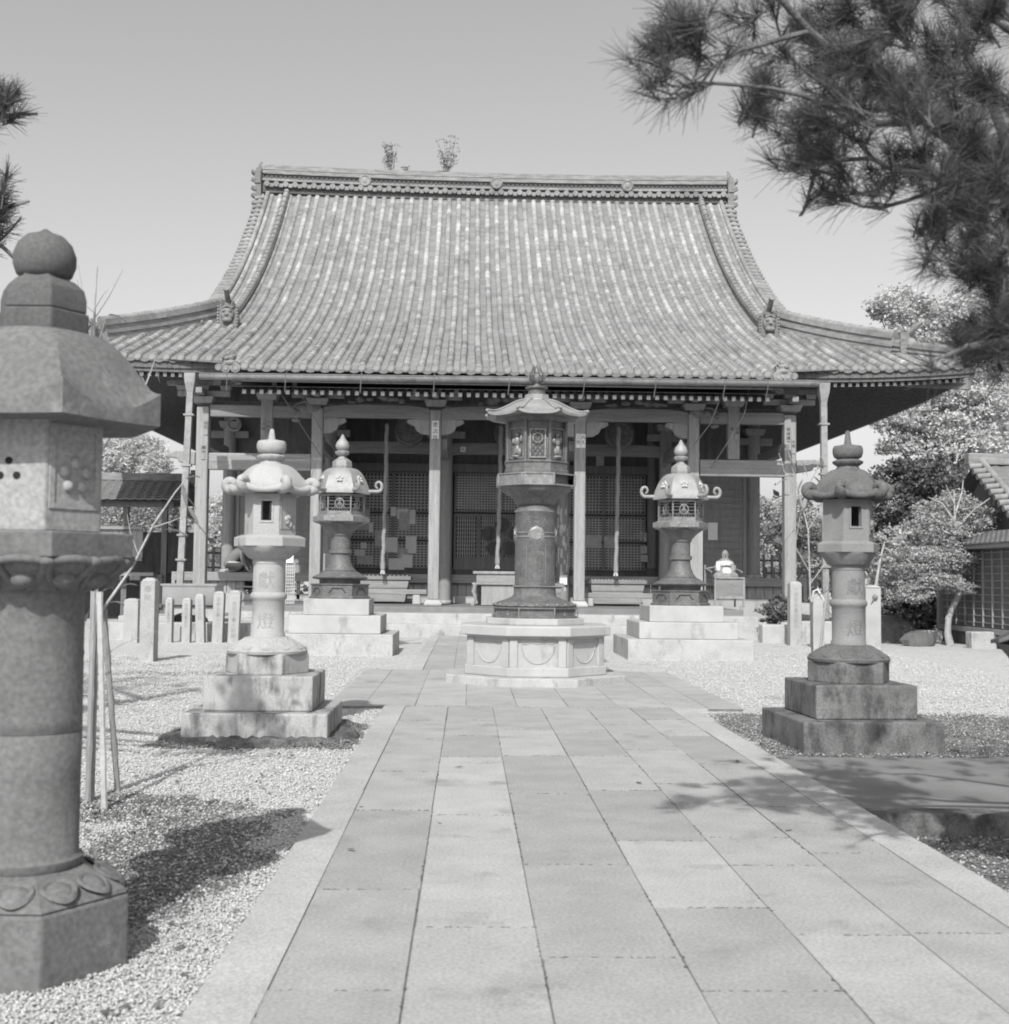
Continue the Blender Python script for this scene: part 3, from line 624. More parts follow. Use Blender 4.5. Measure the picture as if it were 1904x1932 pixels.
def bronze_lantern(c, z, label, s=1.0, base_steps=None):
    T = thing('bronze_lantern', label, 'lantern', (c[0], c[1], z), group='matching bronze lanterns before the hall')
    rz = radians(0)
    b = MB(); b.stack([(.64*s, z), (.64*s, z+.04), (.60*s, z+.05), (.60*s, z+.27), (.63*s, z+.28), (.63*s, z+.30)], 6, rz, c); bo = b.build('base', m_bronze, T, bevel=.006)
    kz = MB()
    for k in range(6):
        for u in (-.0,):
            p0 = [face_pt(c, 6, rz, .60*s, k, q, zz, .004) for q, zz in ((-.28, z+.12), (-.16, z+.21), (.16, z+.21), (.28, z+.12))]
            kz.tube(p0, .012, 5)
    kz.build('base_opening_shade', m_ink, bo)  # black line stands in for the shade in the base openings
    lo = MB(); lotus(lo, c, [(.42*s, z+.30), (.42*s, z+.38), (.54*s, z+.40), (.56*s, z+.43), (.44*s, z+.49), (.36*s, z+.54), (.28*s, z+.58), (.26*s, z+.60)], 12, .06, 72); lo.build('lotus_foot', m_bronze, T, smooth=50)
    MB().stack([(.33*s, z+.57), (.27*s, z+.64), (.22*s, z+.76), (.205*s, z+.88), (.205*s, z+.90), (.24*s, z+.92), (.24*s, z+.99), (.205*s, z+1.0), (.205*s, z+1.26), (.23*s, z+1.28), (.23*s, z+1.30), (.25*s, z+1.34), (.34*s, z+1.43), (.47*s, z+1.52)], 36, 0, c).build('column', m_bronze, T, smooth=40)
    MB().stack([(.50*s, z+1.52), (.60*s, z+1.56), (.60*s, z+1.66), (.52*s, z+1.68), (.50*s, z+1.70)], 6, rz, c).build('platform', m_bronze_lt, T, bevel=.006)
    zc0, zc1 = z+1.70, z+2.10
    ch = MB(); Rc = .47*s; ch.stack([(Rc+.01, zc0), (Rc+.01, zc0+.07), (Rc, zc0+.07)], 6, rz, c)
    for k in range(6):
        a = rz+2*pi*k/6; ch.tube([(c[0]+Rc*cos(a), c[1]+Rc*sin(a), zc0), (c[0]+Rc*cos(a), c[1]+Rc*sin(a), zc1)], .018, 6)
    ch.stack([(Rc+.01, zc1-.03), (Rc+.01, zc1+.02)], 6, rz, c)
    co = ch.build('fire_chamber', m_bronze_lt, T)
    for k in range(6):                                # pierced panels of crosses and circles
        g = MB()
        for i in range(7):
            u = -.5+(i+.5)/7
            if i in (2, 4) or True:
                g.tube([face_pt(c, 6, rz, Rc-.01, k, u*.9, zc0+.07, 0), face_pt(c, 6, rz, Rc-.01, k, -u*.5, zc1-.03, 0)], .007, 4)
        for zz in (zc0+.13, zc0+.2, zc0+.27, zc0+.33):
            g.tube([face_pt(c, 6, rz, Rc-.01, k, -.48, zz, 0), face_pt(c, 6, rz, Rc-.01, k, .48, zz, 0)], .007, 4)
        pc = Vector(face_pt(c, 6, rz, Rc-.01, k, 0, (zc0+zc1)/2+.02, 0)); ring = []
        for i in range(15):
            t = 2*pi*i/14; ring.append(face_pt(c, 6, rz, Rc-.01, k, .2*cos(t), pc.z+.1*sin(t), 0.004))
        g.tube(ring, .014, 5); g.build('lattice_panel', m_bronze_lt, co)
    MB().stack([(Rc*.9, zc0+.05), (Rc*.9, zc1-.02)], 6, rz, c).build('inner_shade_core', m_black, co)  # black core stands in for the shade inside the chamber
    k_ = MB(); kasa(k_, c, 6, rz, .60*s, z+2.13, z+2.66, .20*s, .03, corner_up=.0, belly=2.6, under=.75, seg=10)
    ko_ = k_.build('roof', m_bronze_pat, T, smooth=38)
    cu = MB()
    for k in range(6): curl(cu, c, rz+2*pi*k/6, .66*s, z+2.19, .095*s, .042*s, n=8, flare=1.0, hgt=1.25)
    cu.build('corner_scroll', m_bronze_pat, ko_, smooth=70)
    pl = MB()
    for k in (3, 4, 5):
        a = rz+2*pi*(k+.5)/6
        for j in range(5):
            t = 2*pi*j/5+pi/2; zc = z+2.42+.05*sin(t); rr = .455*s-(.05*sin(t))*.65
            ta = .05*cos(t); pl.ball((c[0]+rr*cos(a)-ta*sin(a), c[1]+rr*sin(a)+ta*cos(a), zc), .032, .032, .03, 8, 6)
    pl.build('plum_blossom_crest', m_white, ko_, smooth=80)
    MB().stack([(.20*s, z+2.64), (.21*s, z+2.70), (.20*s, z+2.80), (.17*s, z+2.82), (.10*s, z+2.87), (.07*s, z+2.92)], 6, 0, c).build('finial_seat', m_bronze_pat, T, bevel=.004)
    fj = MB(); lotus(fj, c, [(.06*s, z+2.90), (.13*s, z+2.95), (.14*s, z+3.0), (.10*s, z+3.02)], 8, .15, 48); fj.stack([(.07*s, z+3.0), (.13*s, z+3.06), (.15*s, z+3.12), (.12*s, z+3.2), (.06*s, z+3.27), (.035*s, z+3.32), (.01*s, z+3.36)], 24, 0, c)
    fj.build('flame_jewel', m_bronze_pat, T, smooth=60)
    return T
def steps3(c, hs, zs, label, mat):
    T = thing('stepped_pedestal', label, 'pedestal', (c[0], c[1], 0), group='stepped stone pedestals under the bronze lanterns')
    z0 = -.1
    for i, (h, z) in enumerate(zip(hs, zs)):
        m = MB(); y0 = -h
        m.box(c[0], c[1], (z0+z)/2, 2*h, 2*h, z-z0); m.build('step', mat if i else m_grstep, T, bevel=.015); z0 = z+.001
    return T
steps3((-2.6, 25.4), (1.16, .9, .65), (.377, .734, 1.053), 'three-step granite pedestal carrying the left bronze lantern', m_marble)
bronze_lantern((-2.6, 25.4), 1.053, 'dark bronze lantern with plum crests and upswept scrolls, left of the tall central lantern', .97)
steps3((4.3, 25.0), (1.215, .965, .73), (.357, .68, .996), 'three-step pale pedestal carrying the right bronze lantern', m_marble)
bronze_lantern((4.3, 25.0), .996, 'dark bronze lantern with plum crests and upswept scrolls, right of the tall central lantern', .95)

def centre_lantern():
    c = (1.0, 18.5); o8 = radians(22.5)
    P = thing('octagonal_pedestal', 'white octagonal granite pedestal with carved panels under the tall central bronze lantern', 'pedestal', (c[0], c[1], 0))
    R8 = 1/cos(pi/8)
    MB().stack([(1.30*R8, -.1), (1.30*R8, .115)], 8, o8, c).build('ground_slab', m_grstep, P, bevel=.012)
    MB().stack([(1.03*R8, .117), (1.03*R8, .25)], 8, o8, c).build('plinth', m_marble, P, bevel=.012)
    b = MB(); b.stack([(.965*R8, .25), (.965*R8, .645)], 8, o8, c); bo = b.build('body', m_marble, P)
    fr = MB(); pn = MB()
    for k in range(8):
        for u0, u1 in ((-.5, -.36), (.36, .5)):
            fr = MB(); a = []
            for d in (-.01, .035):
                for u, z in ((u0, .25), (u1, .25), (u1, .645), (u0, .645)): a.append(face_pt(c, 8, o8, .965*R8, k, u, z, d))
            fr.add(a, [(0, 1, 2, 3), (7, 6, 5, 4), (0, 4, 5, 1), (1, 5, 6, 2), (2, 6, 7, 3), (3, 7, 4, 0)]); fr.build('corner_post', m_marble, bo, bevel=.006)
        pts = [face_pt(c, 8, o8, .965*R8, k, u, z, .003) for u, z in [(.29*cos(pi*i/14+pi), .56+.26*sin(pi*i/14+pi)) for i in range(15)]]
        pn.tube(pts, .01, 5)
        pts = [face_pt(c, 8, o8, .965*R8, k, u, .575+.02*abs(sin(u*14)), .003) for u in np.linspace(-.29, .29, 17)]; pn.tube(pts, .01, 5)
    pn.build('panel_relief', m_marble, bo, smooth=70)
    MB().stack([(1.0*R8, .647), (1.0*R8, .675), (1.085*R8, .69), (1.085*R8, .815), (1.07*R8, .83)], 8, o8, c).build('cap_slab', m_marble, P, bevel=.01)
    MB().stack([(.71*R8, .831), (.71*R8, .925)], 8, o8, c).build('upper_step', m_marble, P, bevel=.01)
    T = thing('bronze_lantern', 'tall dark bronze lantern with octagonal lattice chamber and inscribed drum on the white central pedestal', 'lantern', (c[0], c[1], .925))
    b = MB(); b.stack([(.60*R8, .926), (.62*R8, .926), (.62*R8, .955), (.585*R8, .957), (.585*R8, 1.055), (.62*R8, 1.057), (.62*R8, 1.085)], 8, o8, c); bb = b.build('base', m_bronze, T, bevel=.004)
    kz = MB()
    for k in range(8):
        for u0, u1 in ((-.46, -.02), (.02, .46)):
            kz.tube([face_pt(c, 8, o8, .585*R8, k, q, z, .003) for q, z in ((u0, .965), (u0, 1.04), ((u0+u1)/2, 1.048), (u1, 1.04), (u1, .965))], .008, 4)
        kz.tube([face_pt(c, 8, o8, .62*R8, k, -.5, .926, 0), face_pt(c, 8, o8, .62*R8, k, -.5, 1.085, 0)], .012, 5)
    kz.build('base_tracery', m_bronze_lt, bb)
    lo = MB(); lotus(lo, c, [(.60, 1.086), (.62, 1.10), (.60, 1.125), (.50, 1.165), (.40, 1.20), (.33, 1.235), (.315, 1.26)], 24, .035, 144); lo.build('lotus_foot', m_bronze, T, smooth=50)
    bo_ = MB()
    for k in range(24):
        a = 2*pi*k/24; bo_ = MB(); bo_.ball((c[0]+.60*cos(a), c[1]+.60*sin(a), 1.118), .028, .028, .02, 8, 6); bo_.build('petal_tip', m_bronze_lt, T, smooth=80)
    r = .30
    MB().stack([(.325, 1.25), (.315, 1.27), (.312, 1.36), (.325, 1.37), (.325, 1.395), (r, 1.40), (r, 2.47), (r+.006, 2.48), (r+.006, 2.51), (.285, 2.545), (.25, 2.585), (.24, 2.60)], 56, 0, c).build('drum', m_bronze, T, smooth=40)
    bd = MB()
    for k in range(60):
        a = 2*pi*k/60
        bd.ball((c[0]+.328*cos(a), c[1]+.328*sin(a), 1.383), .012, None, None, 6, 4); bd.ball((c[0]+.308*cos(a), c[1]+.308*sin(a), 2.495), .009, None, None, 6, 4)
    bd.build('bead_ring', m_bronze_lt, T, smooth=80)
    for z in (2.12, 2.18): MB().stack([(r+.001, z-.011), (r+.012, z-.009), (r+.012, z+.009), (r+.001, z+.011)], 56, 0, c).build('drum_band', m_bronze_lt, T, smooth=40)
    for az in (-90, 0, 180):
        m = MB(); a = radians(az); n = 20
        for rr, dd in ((.125, .012), (.09, .026)):
            vs = []
            for j in range(2):
                for i in range(n):
                    t = 2*pi*i/n; q = rr*(1+.06*cos(8*t))*(1 if j == 0 else .9); x = q*cos(t)/r; R_ = r+(.0 if j == 0 else dd)
                    vs.append((c[0]+R_*cos(a+x), c[1]+R_*sin(a+x), 2.15+q*sin(t)))
            m.add(vs, [(i, (i+1) % n, n+(i+1) % n, n+i) for i in range(n)]+[tuple(n+i for i in range(n))])
        m.build('crest_medallion', m_bronze_lt, T, smooth=50)
    g = text_mb('王二大', .10, .006, vertical=False, gap=1.25); place(g, (c[0], c[1], 2.42), 0, wrap=r); g.build('raised_heading', m_bronze_lt, T, fix=False)
    g = MB()
    for x, s_ in ((-.075, '先祖代々菩提'), (.075, '奉納青銅燈籠')):
        q = text_mb(s_, .085, .007, gap=1.05); place(q, (c[0], c[1], 2.0), rz=x/r, wrap=r); g.add(q.v, q.f)
    g.build('raised_inscription', m_bronze_lt, T, fix=False)
    for s_ in (-1, 1):
        pl = MB(); pts = [(c[0]+(r+.004)*sin(x), c[1]-(r+.004)*cos(x), z) for x, z in [(s_*.145/r, 1.43), (s_*.145/r, 2.0)]]; pl.tube(pts, .007, 5); pl.build('inscription_border', m_bronze_lt, T)
    lo = MB(); lotus(lo, c, [(.25, 2.585), (.28, 2.60), (.31, 2.64), (.32, 2.68), (.36, 2.715), (.45, 2.765), (.52, 2.82), (.53, 2.86)], 16, .04, 128); lo.build('upper_lotus', m_bronze, T, smooth=50)
    z0 = 2.90
    MB().stack([(.54*R8, 2.86), (.575*R8, 2.865), (.575*R8, 2.885)], 8, o8, c).build('gallery_floor', m_bronze_lt, T)
    rl = MB(); rl.stack([(.575*R8, 3.025), (.575*R8, 3.045), (.555*R8, 3.045)], 8, o8, c)
    for k in range(8):
        a = o8+2*pi*k/8; q = .565*R8; rl.tube([(c[0]+q*cos(a), c[1]+q*sin(a), 2.885), (c[0]+q*cos(a), c[1]+q*sin(a), 3.03)], .02, 6)
        if k != 6:
            vs = [face_pt(c, 8, o8, .555*R8, k, u, z, d) for d in (0, .008) for u, z in ((-.47, 2.885), (.47, 2.885), (.47, 3.02), (-.47, 3.02))]
            rl.add(vs, [(0, 1, 2, 3), (7, 6, 5, 4), (0, 4, 5, 1), (1, 5, 6, 2), (2, 6, 7, 3), (3, 7, 4, 0)])
    rl.build('gallery_rail', m_bronze_lt, T)
    MB().stack([(.47*R8, 2.885), (.47*R8, 3.10), (.455*R8, 3.11), (.455*R8, 3.20), (.47*R8, 3.21), (.47*R8, 3.24)], 8, o8, c).build('chamber_sill', m_bronze, T, bevel=.004)
    Rc = .43*R8; zc0, zc1 = 3.24, 3.82
    ch = MB(); ch.stack([(Rc*.93, zc0), (Rc*.93, zc1)], 8, o8, c); co = ch.build('fire_chamber', m_bronze, T)
    for k in range(8):
        a = o8+2*pi*k/8; fb = MB(); fb.tube([(c[0]+Rc*cos(a), c[1]+Rc*sin(a), zc0), (c[0]+Rc*cos(a), c[1]+Rc*sin(a), zc1+.02)], .026, 8); fb.build('corner_post', m_bronze, co, smooth=60)
        if k % 2 == 1:
            g = MB(); face_frame(g, c, 8, o8, Rc, k, -.34, .34, 3.27, 3.70, .02, .004)
            for i in range(-4, 9):
                for sg in (1, -1):
                    p = []
                    for t in (0, 1):
                        u = (i/5.0-.3)*1.0+sg*(t-.5)*.9; z = 3.28+t*.40; p.append((u, z))
                    (ua, za), (ub, zb) = p; q = []
                    for tt in np.linspace(0, 1, 13):
                        u = ua+(ub-ua)*tt
                        if abs(u) <= .33: q.append(face_pt(c, 8, o8, Rc, k, u, za+(zb-za)*tt, -.012))
                    if len(q) > 1: g.tube([q[0], q[-1]], .005, 4)
            ring = [face_pt(c, 8, o8, Rc, k, .2*cos(2*pi*i/16), 3.56+.07*sin(2*pi*i/16), -.004) for i in range(17)]; g.tube(ring, .016, 5)
            g.build('lattice_window', m_bronze_lt, co)
        else:
            g = MB(); face_frame(g, c, 8, o8, Rc, k, -.40, .40, 3.27, 3.72, .014, .0)
            q = lambda u, z, a_, b_, d_: g.ball(face_pt(c, 8, o8, Rc, k, u, z, -.015), a_, b_, d_, 10, 6)
            q(0, 3.62, .03, .03, .036); q(0, 3.52, .05, .04, .08); q(.02, 3.40, .045, .04, .08); q(-.1, 3.37, .03, .03, .06); q(.14, 3.36, .03, .03, .06); q(-.2, 3.53, .03, .03, .05); q(.22, 3.56, .025, .03, .06); q(0, 3.30, .09, .04, .022)
            g.build('heavenly_figure_relief', m_bronze_lt, co, smooth=80)
    MB().stack([(.44*R8, 3.82), (.50*R8, 3.87), (.60*R8, 3.885), (.62*R8, 3.92), (.64*R8, 3.93)], 8, o8, c).build('eave_bracket', m_bronze, T)
    k_ = MB(); kasa(k_, c, 8, o8, .80, 3.885, 4.17, .17, .035, corner_up=.055, belly=.72, under=.8, seg=10, flare='s'); ko_ = k_.build('roof', m_bronze_pat, T, smooth=38)
    hr = MB()
    for k in range(8):
        a = o8+2*pi*k/8; pts = []
        for i in range(9):
            t = i/8; rr = .17+(.80*1.0-.17)*t; z = 4.17+(3.92-4.17)*(.85*(3*t*t-2*t**3)+.15*t)+.055*t**5
            pts.append((c[0]+rr*cos(a), c[1]+rr*sin(a), z+.012))
        hr.tube(pts, .016, 6)
        hr.ball((c[0]+.805*cos(a), c[1]+.805*sin(a), 3.975), .024)
    hr.build('roof_hip', m_bronze_pat, ko_, smooth=60)
    MB().stack([(.21, 4.15), (.20, 4.19), (.205, 4.20), (.19, 4.21), (.19, 4.25)], 8, o8, c).build('finial_seat', m_bronze_pat, T, bevel=.003)
    MB().stack([(.13, 4.25), (.13, 4.33), (.17, 4.35), (.17, 4.37), (.06, 4.39), (.05, 4.42), (.085, 4.46), (.095, 4.51), (.07, 4.57), (.03, 4.60)], 24, 0, c).build('finial_jewel', m_bronze, T, smooth=40)
    fl = MB()
    for a in (0, 60, 120, 180, 240, 300):
        a = radians(a); fl.tube([(c[0]+.10*cos(a), c[1]+.10*sin(a), 4.46), (c[0]+.12*cos(a), c[1]+.12*sin(a), 4.54), (c[0]+.07*cos(a), c[1]+.07*sin(a), 4.62), (c[0]+.05*cos(a+.5), c[1]+.05*sin(a+.5), 4.72)], [.02, .025, .016, .003], 5)
    fl.build('finial_flame', m_bronze, T, smooth=60)
centre_lantern()

# ------------------------------------------------------------------ temple hall
HX = .9
hall = thing('temple_hall', 'large old wooden temple hall with a curved grey tiled hip-and-gable roof', 'temple', (HX, 43, 0))
RP = [(33.2, 7.08), (34.3, 7.43), (37, 8.42), (39.5, 9.42), (42, 10.58), (44.6, 12.0), (46.5, 13.28), (48.7, 15.0), (51.5, 17.5)]
_pf = np.polyfit([p[0]-43 for p in RP], [p[1] for p in RP], 4)
def rz_(d): return float(np.polyval(_pf, d-43))
KX0, KX1, CXL, CXR, GXL, GXR, D0, DR = -6.45, 8.5, -12.45, 14.25, -8.86, 10.80, 34.3, 51.5
def hip_d(x):                  # distance at which the front slope meets the hip
    return D0+1.43*((CXR-x) if x > HX else (x-CXL))
def upturn(x): return .22*max(0, (abs(x-HX)-8.5)/4.8)**2
def row_range(x):
    d0 = 33.2 if KX0 < x < KX1 else D0
    d1 = DR if GXL < x < GXR else min(hip_d(x), DR)
    return d0, d1
def up(x, d): return upturn(x)*max(0, 1-(d-D0)/6)
r_ = np.random.RandomState(21); PITCH_T = .392
n_rows = int((CXR-CXL)/PITCH_T); VR = []; FR = []; TR = []; VF = []; FF = []; TF = []; ends = []; seg = 7
for i in range(n_rows+1):
    x = CXL+.12+i*PITCH_T
    if x > CXR: break
    d0, d1 = row_range(x)
    if d1-d0 < .5: continue
    rt_ = r_.rand(); d = d0; L_ = .36; jx = r_.normal(0, .012)
    ends.append((x, d0)); ph = r_.rand()*6
    while d < d1-.05:                                   # round cover tiles
        e = min(d+L_*.86, d1); wob = .009*sin(d*.9+ph)
        T_ = np.clip(.5+.55*(rt_-.5)+r_.normal(0, .28), 0, 1)
        if r_.rand() < .07: T_ = 1.0
        base = len(VR)
        for dd, rr in ((d-.02, .108+r_.normal(0, .003)), (e, .098)):
            zz = rz_(dd)+up(x, dd)
            for k in range(seg): a = pi*k/(seg-1); VR.append((x+jx+wob-cos(a)*rr, dd, zz+.045+sin(a)*rr*1.05))
        VR.append((x+jx+wob, d-.02, rz_(d)+up(x, d)+.03))
        for k in range(seg-1): FR.append((base+k, base+k+1, base+seg+k+1, base+seg+k)); TR.append(T_)
        for k in range(seg-1): FR.append((base+k, base+2*seg, base+2*seg, base+k+1)); TR.append(T_)
        d = e
    x2 = x+PITCH_T; d0b, d1b = row_range(x+PITCH_T/2)    # pan tiles between, overlapping courses
    if x2 > CXR: continue
    d = d0b; c_ = .15
    while d < d1b-.02:
        e = min(d+c_, d1b+.1); T_ = np.clip(.5+r_.normal(0, .25), 0, 1); base = len(VF)
        for dd, lift in ((d-.012, .05), (e, .012)):
            zz = rz_(dd)+up(x, dd)+lift-.012
            for k in range(4): u = k/3; VF.append((x+.06+(PITCH_T-.12)*u, dd, zz+.035*(2*u-1)**2))
        for k in range(4): u = k/3; VF.append((x+.06+(PITCH_T-.12)*u, d-.012, rz_(d)+up(x, d)-.012+.035*(2*u-1)**2))
        for k in range(3):
            FF.append((base+k, base+k+1, base+5+k, base+4+k)); TF.append(T_)
            FF.append((base+8+k, base+9+k, base+k+1, base+k)); TF.append(T_*.8)
        d += c_
FR = [(a, b, c, d) for a, b, c, d in FR]
quads = np.array([f for f in FR if len(set(f)) == 4]); tq = np.array([t for f, t in zip(FR, TR) if len(set(f)) == 4])
ro = thing('roof', None, None, (0, 0, 0)); ro.parent = hall
ro.location = (0, 0, 0)
roof = ro
np_mesh('cover_tile_rows', np.array(VR), quads, m_tile_round, roof, tone=tq, smooth=False).modifiers.clear()
np_mesh('pan_tiles', np.array(VF), np.array(FF), m_tile, roof, tone=np.array(TF))
em = MB(); em.tube([(0, .02, 0), (0, -.05, -.01)], .118, 14); em.tube([(0, -.05, -.01), (0, -.062, -.01)], .082, 12); em.tube([(.1*cos(t), -.052, .1*sin(t)-.01) for t in np.linspace(0, 2*pi, 15)], .012, 4)
pe = MB(); pts = [(.06+(PITCH_T-.12)*u, -.11-.05*(1-(2*u-1)**2)) for u in (0, .2, .4, .6, .8, 1)]; up_ = [(.06+(PITCH_T-.12)*u, -.04-.02*(1-(2*u-1)**2)) for u in (1, .8, .6, .4, .2, 0)]; pe.prism(pts+up_, -.035, .02)
eo = em.build('eave_end_disc', m_tile_round, None, smooth=50); po = pe.build('eave_lip_tile', m_tile, None)
for k, (x, d) in enumerate(ends):                        # round end discs and hanging lip tiles
    z = rz_(d)+up(x, d)+.05
    a_, b_ = (eo, po) if k == 0 else (eo.copy(), po.copy())
    if k: COL.objects.link(a_); COL.objects.link(b_)
    for o_ in (a_, b_): o_.parent = roof; o_.location = (x-HX, d-43, z)
# under-sheet, sides, back
def sheet(name, pts_rows, mat, parent, thick=0):
    mb = MB(); n = len(pts_rows[0]); vs = [p for r in pts_rows for p in r]
    fs = [(k*n+i, k*n+i+1, (k+1)*n+i+1, (k+1)*n+i) for k in range(len(pts_rows)-1) for i in range(n-1)]
    mb.add(vs, fs); return mb.build(name, mat, parent)
rows = []
for d in list(np.linspace(33.25, DR, 26)):
    xl = GXL+.05; xr = GXR-.05
    if d < hip_d(GXR): xr = CXR-(d-D0)/1.43-.02; xl = CXL+(d-D0)/1.43+.02
    if d < D0+.02: xl, xr = KX0, KX1
    rows.append([(xl+(xr-xl)*t, d, rz_(d)-.05+up(xl+(xr-xl)*t, d)) for t in np.linspace(0, 1, 33)])
sheet('roof_boarding', rows, m_wood_dk, roof)
DB = 2*DR-D0
def side_slope(sgn, name):
    xe = CXR if sgn > 0 else CXL; rows = []
    for s_ in np.linspace(0, 4.55, 14):
        x = xe-sgn*s_; dlo = D0+1.43*s_; dhi = DB-1.43*s_
        rows.append([(x, dlo+(dhi-dlo)*t, rz_(D0+1.43*s_)-.02+.22*max(0, 1-s_/3)*(abs(2*t-1)**8)) for t in np.linspace(0, 1, 40)])
    sheet(name, rows, m_tile, roof)
    tb = MB()
    for y in np.arange(D0+.3, DB-.3, .42):               # tile rows running down the side
        s1 = min((y-D0)/1.43, (DB-y)/1.43, 4.5)
        if s1 < .4: continue
        tb.tube([(xe-sgn*s_, y, rz_(D0+1.43*s_)+.03) for s_ in np.linspace(0, s1, 6)], .095, 6)
    tb.build('side_cover_tile_rows', m_tile_round, roof, smooth=60)
side_slope(1, 'side_slope'); side_slope(-1, 'side_slope')
rows = []
for d in np.linspace(DR, DB, 16):
    dd = 2*DR-d; xl, xr = GXL, GXR
    if dd < hip_d(GXR): xr = CXR-(dd-D0)/1.43; xl = CXL+(dd-D0)/1.43
    rows.append([(xl, d, rz_(dd)), (HX, d, rz_(dd)), (xr, d, rz_(dd))])
sheet('back_slope', rows, m_tile, roof)
for x, s_ in ((9.55, 1), (-7.7, -1)):                     # gable walls
    mb = MB(); pts = [(2*DR-d, rz_(d)-.1) for d in np.linspace(40.2, DR, 12)]
    poly = [(d, rz_(d)-.1) for d in np.linspace(40.2, DR, 12)]+pts[::-1][1:]
    mb.prism(poly, x-.08, x+.08, 'x'); mb.build('gable_wall', m_wood_dk, hall)
# verge tiles stepping down both gables, barge boards
for xs_, s_ in ((GXL, -1), (GXR, 1)):
    vb = MB(); d = 39.6
    while d < DR-.3:
        z = rz_(d)+.05; a = math.atan(rz_(d+.3)-rz_(d-.3))*.5
        vb.tube([(xs_-s_*.28, d, z+.10), (xs_+s_*.16, d-.02, z+.06)], .095, 8)
        d += .30
    vb.tube([(xs_-s_*.32, d_, rz_(d_)+.17) for d_ in np.linspace(39.8, DR-.1, 22)], .10, 8)
    vb.build('verge_tiles', m_tile_round, roof, smooth=60)
    bb = MB()
    for a, b_ in zip(np.linspace(39.4, DR, 16)[:-1], np.linspace(39.4, DR, 16)[1:]):
        bb.beam((xs_-s_*.06, a, rz_(a)-.28), (xs_-s_*.06, b_+.02, rz_(b_)-.28), .10, .5)
        bb.beam((xs_-s_*.06, 2*DR-a, rz_(a)-.28), (xs_-s_*.06, 2*DR-b_-.02, rz_(b_)-.28), .10, .5)
    bb.build('barge_board', m_wood, hall)
# main ridge
RZ = rz_(DR)
rd = thing('main_ridge', None, None); rd.parent = hall
def rb(name, x0, x1, y0, y1, z0, z1, mat, **k):
    m = MB(); n = 14
    for i in range(n):
        a = x0+(x1-x0)*i/n; b_ = x0+(x1-x0)*(i+1)/n; dz = lambda x: .07*(abs(x-1)/10)**2*2-.004*(x-1)
        vs = []
        for x in (a, b_):
            for y, z in ((y0, z0), (y1, z0), (y1, z1), (y0, z1)): vs.append((x, y, z+dz(x)))
        m.add(vs, [(0, 3, 2, 1), (4, 5, 6, 7), (0, 1, 5, 4), (1, 2, 6, 5), (2, 3, 7, 6), (3, 0, 4, 7)])
    return m.build(name, mat, rd, **k)
X0, X1 = GXL+.1, GXR-.1
rb('ridge_core', X0, X1, DR-.28, DR+.28, RZ-.2, RZ+.30, m_rdark)
rb('ridge_band', X0, X1, DR-.40, DR+.40, RZ+.27, RZ+.36, m_tile_round)
rb('ridge_lattice_back', X0, X1, DR-.26, DR+.26, RZ+.36, RZ+.58, m_rdark)
for k, (za, zb, yy) in enumerate(((.575, .66, .37), (.665, .74, .34), (.745, .82, .36), (.825, .895, .33), (.90, .965, .30))):
    rb('ridge_course', X0-.02*k, X1+.02*k, DR-yy, DR+yy, RZ+za, RZ+zb, m_ridge)
rl = MB(); x = X0
while x < X1:
    dz = .14*((x-1)/10)**2-.004*(x-1)
    for s_ in (1, -1): rl.beam((x-.09*s_, DR-.29, RZ+.36+dz), (x+.09*s_, DR-.29, RZ+.58+dz), .03, .035, up=Vector((0, 1, 0)))
    x += .19
rl.build('ridge_lattice', m_tile, rd)
re_ = MB(); x = X0+.2; re2 = MB()
while x < X1:
    dz = .14*((x-1)/10)**2-.004*(x-1)
    re_.tube([(x, DR-.30, RZ+.14+dz), (x, DR-.46, RZ+.13+dz)], .115, 12)
    re2.b(x+.11, x+.28, DR-.42, DR-.3, RZ+.0+dz, RZ+.15+dz); x += .39
re_.build('ridge_end_discs', m_tile_round, rd, smooth=50); re2.build('ridge_lip_tiles', m_tile_round, rd)
for x in (-4.49, 1.0, 6.5):
    m = MB(); z = RZ+.5; m.tube([(x, DR-.3, z), (x, DR-.44, z)], .25, 24); m.stack
    n = 24; ring = [(x+.21*cos(2*pi*i/n), DR-.445, z+.21*sin(2*pi*i/n)) for i in range(n+1)]; m.tube(ring, .028, 6); m.ball((x, DR-.44, z), .09, .03, .12)
    m.build('ridge_medallion', m_tile_round, rd, smooth=40)
for x in np.arange(X0+.5, X1, .85):
    pass
# ridge end ornaments
for xs_, s_ in ((GXL, -1), (GXR, 1)):
    m = MB(); q = xs_+s_*.05
    m.box(q, DR, RZ+.15, .22, .9, 1.6); m.box(q+s_*.04, DR, RZ+.55, .24, 1.0, .5); m.box(q, DR-.05, RZ-.75, .24, .55, .3)
    m.tube([(q, DR, RZ+.9), (q+s_*.02, DR, RZ+1.05), (q-s_*.0, DR, RZ+1.22), (q-s_*.06, DR, RZ+1.36)], [.14, .12, .07, .01], 8)
    for zz, yy in ((.75, .5), (.45, .58), (.1, .5), (-.2, .42), (-.5, .36)): m.ball((q+s_*.16, DR-yy*.7, RZ+zz), .15, .13, .12, 8, 6)
    for zz in (.7, .35, 0, -.3): m.tube([(q+s_*.1, DR-.45, RZ+zz), (q+s_*.27, DR-.5, RZ+zz+.05), (q+s_*.24, DR-.5, RZ+zz+.17)], [.05, .05, .02], 6)
    m.build('ridge_end_ornament', m_orn if s_ > 0 else m_tile, rd, smooth=35)
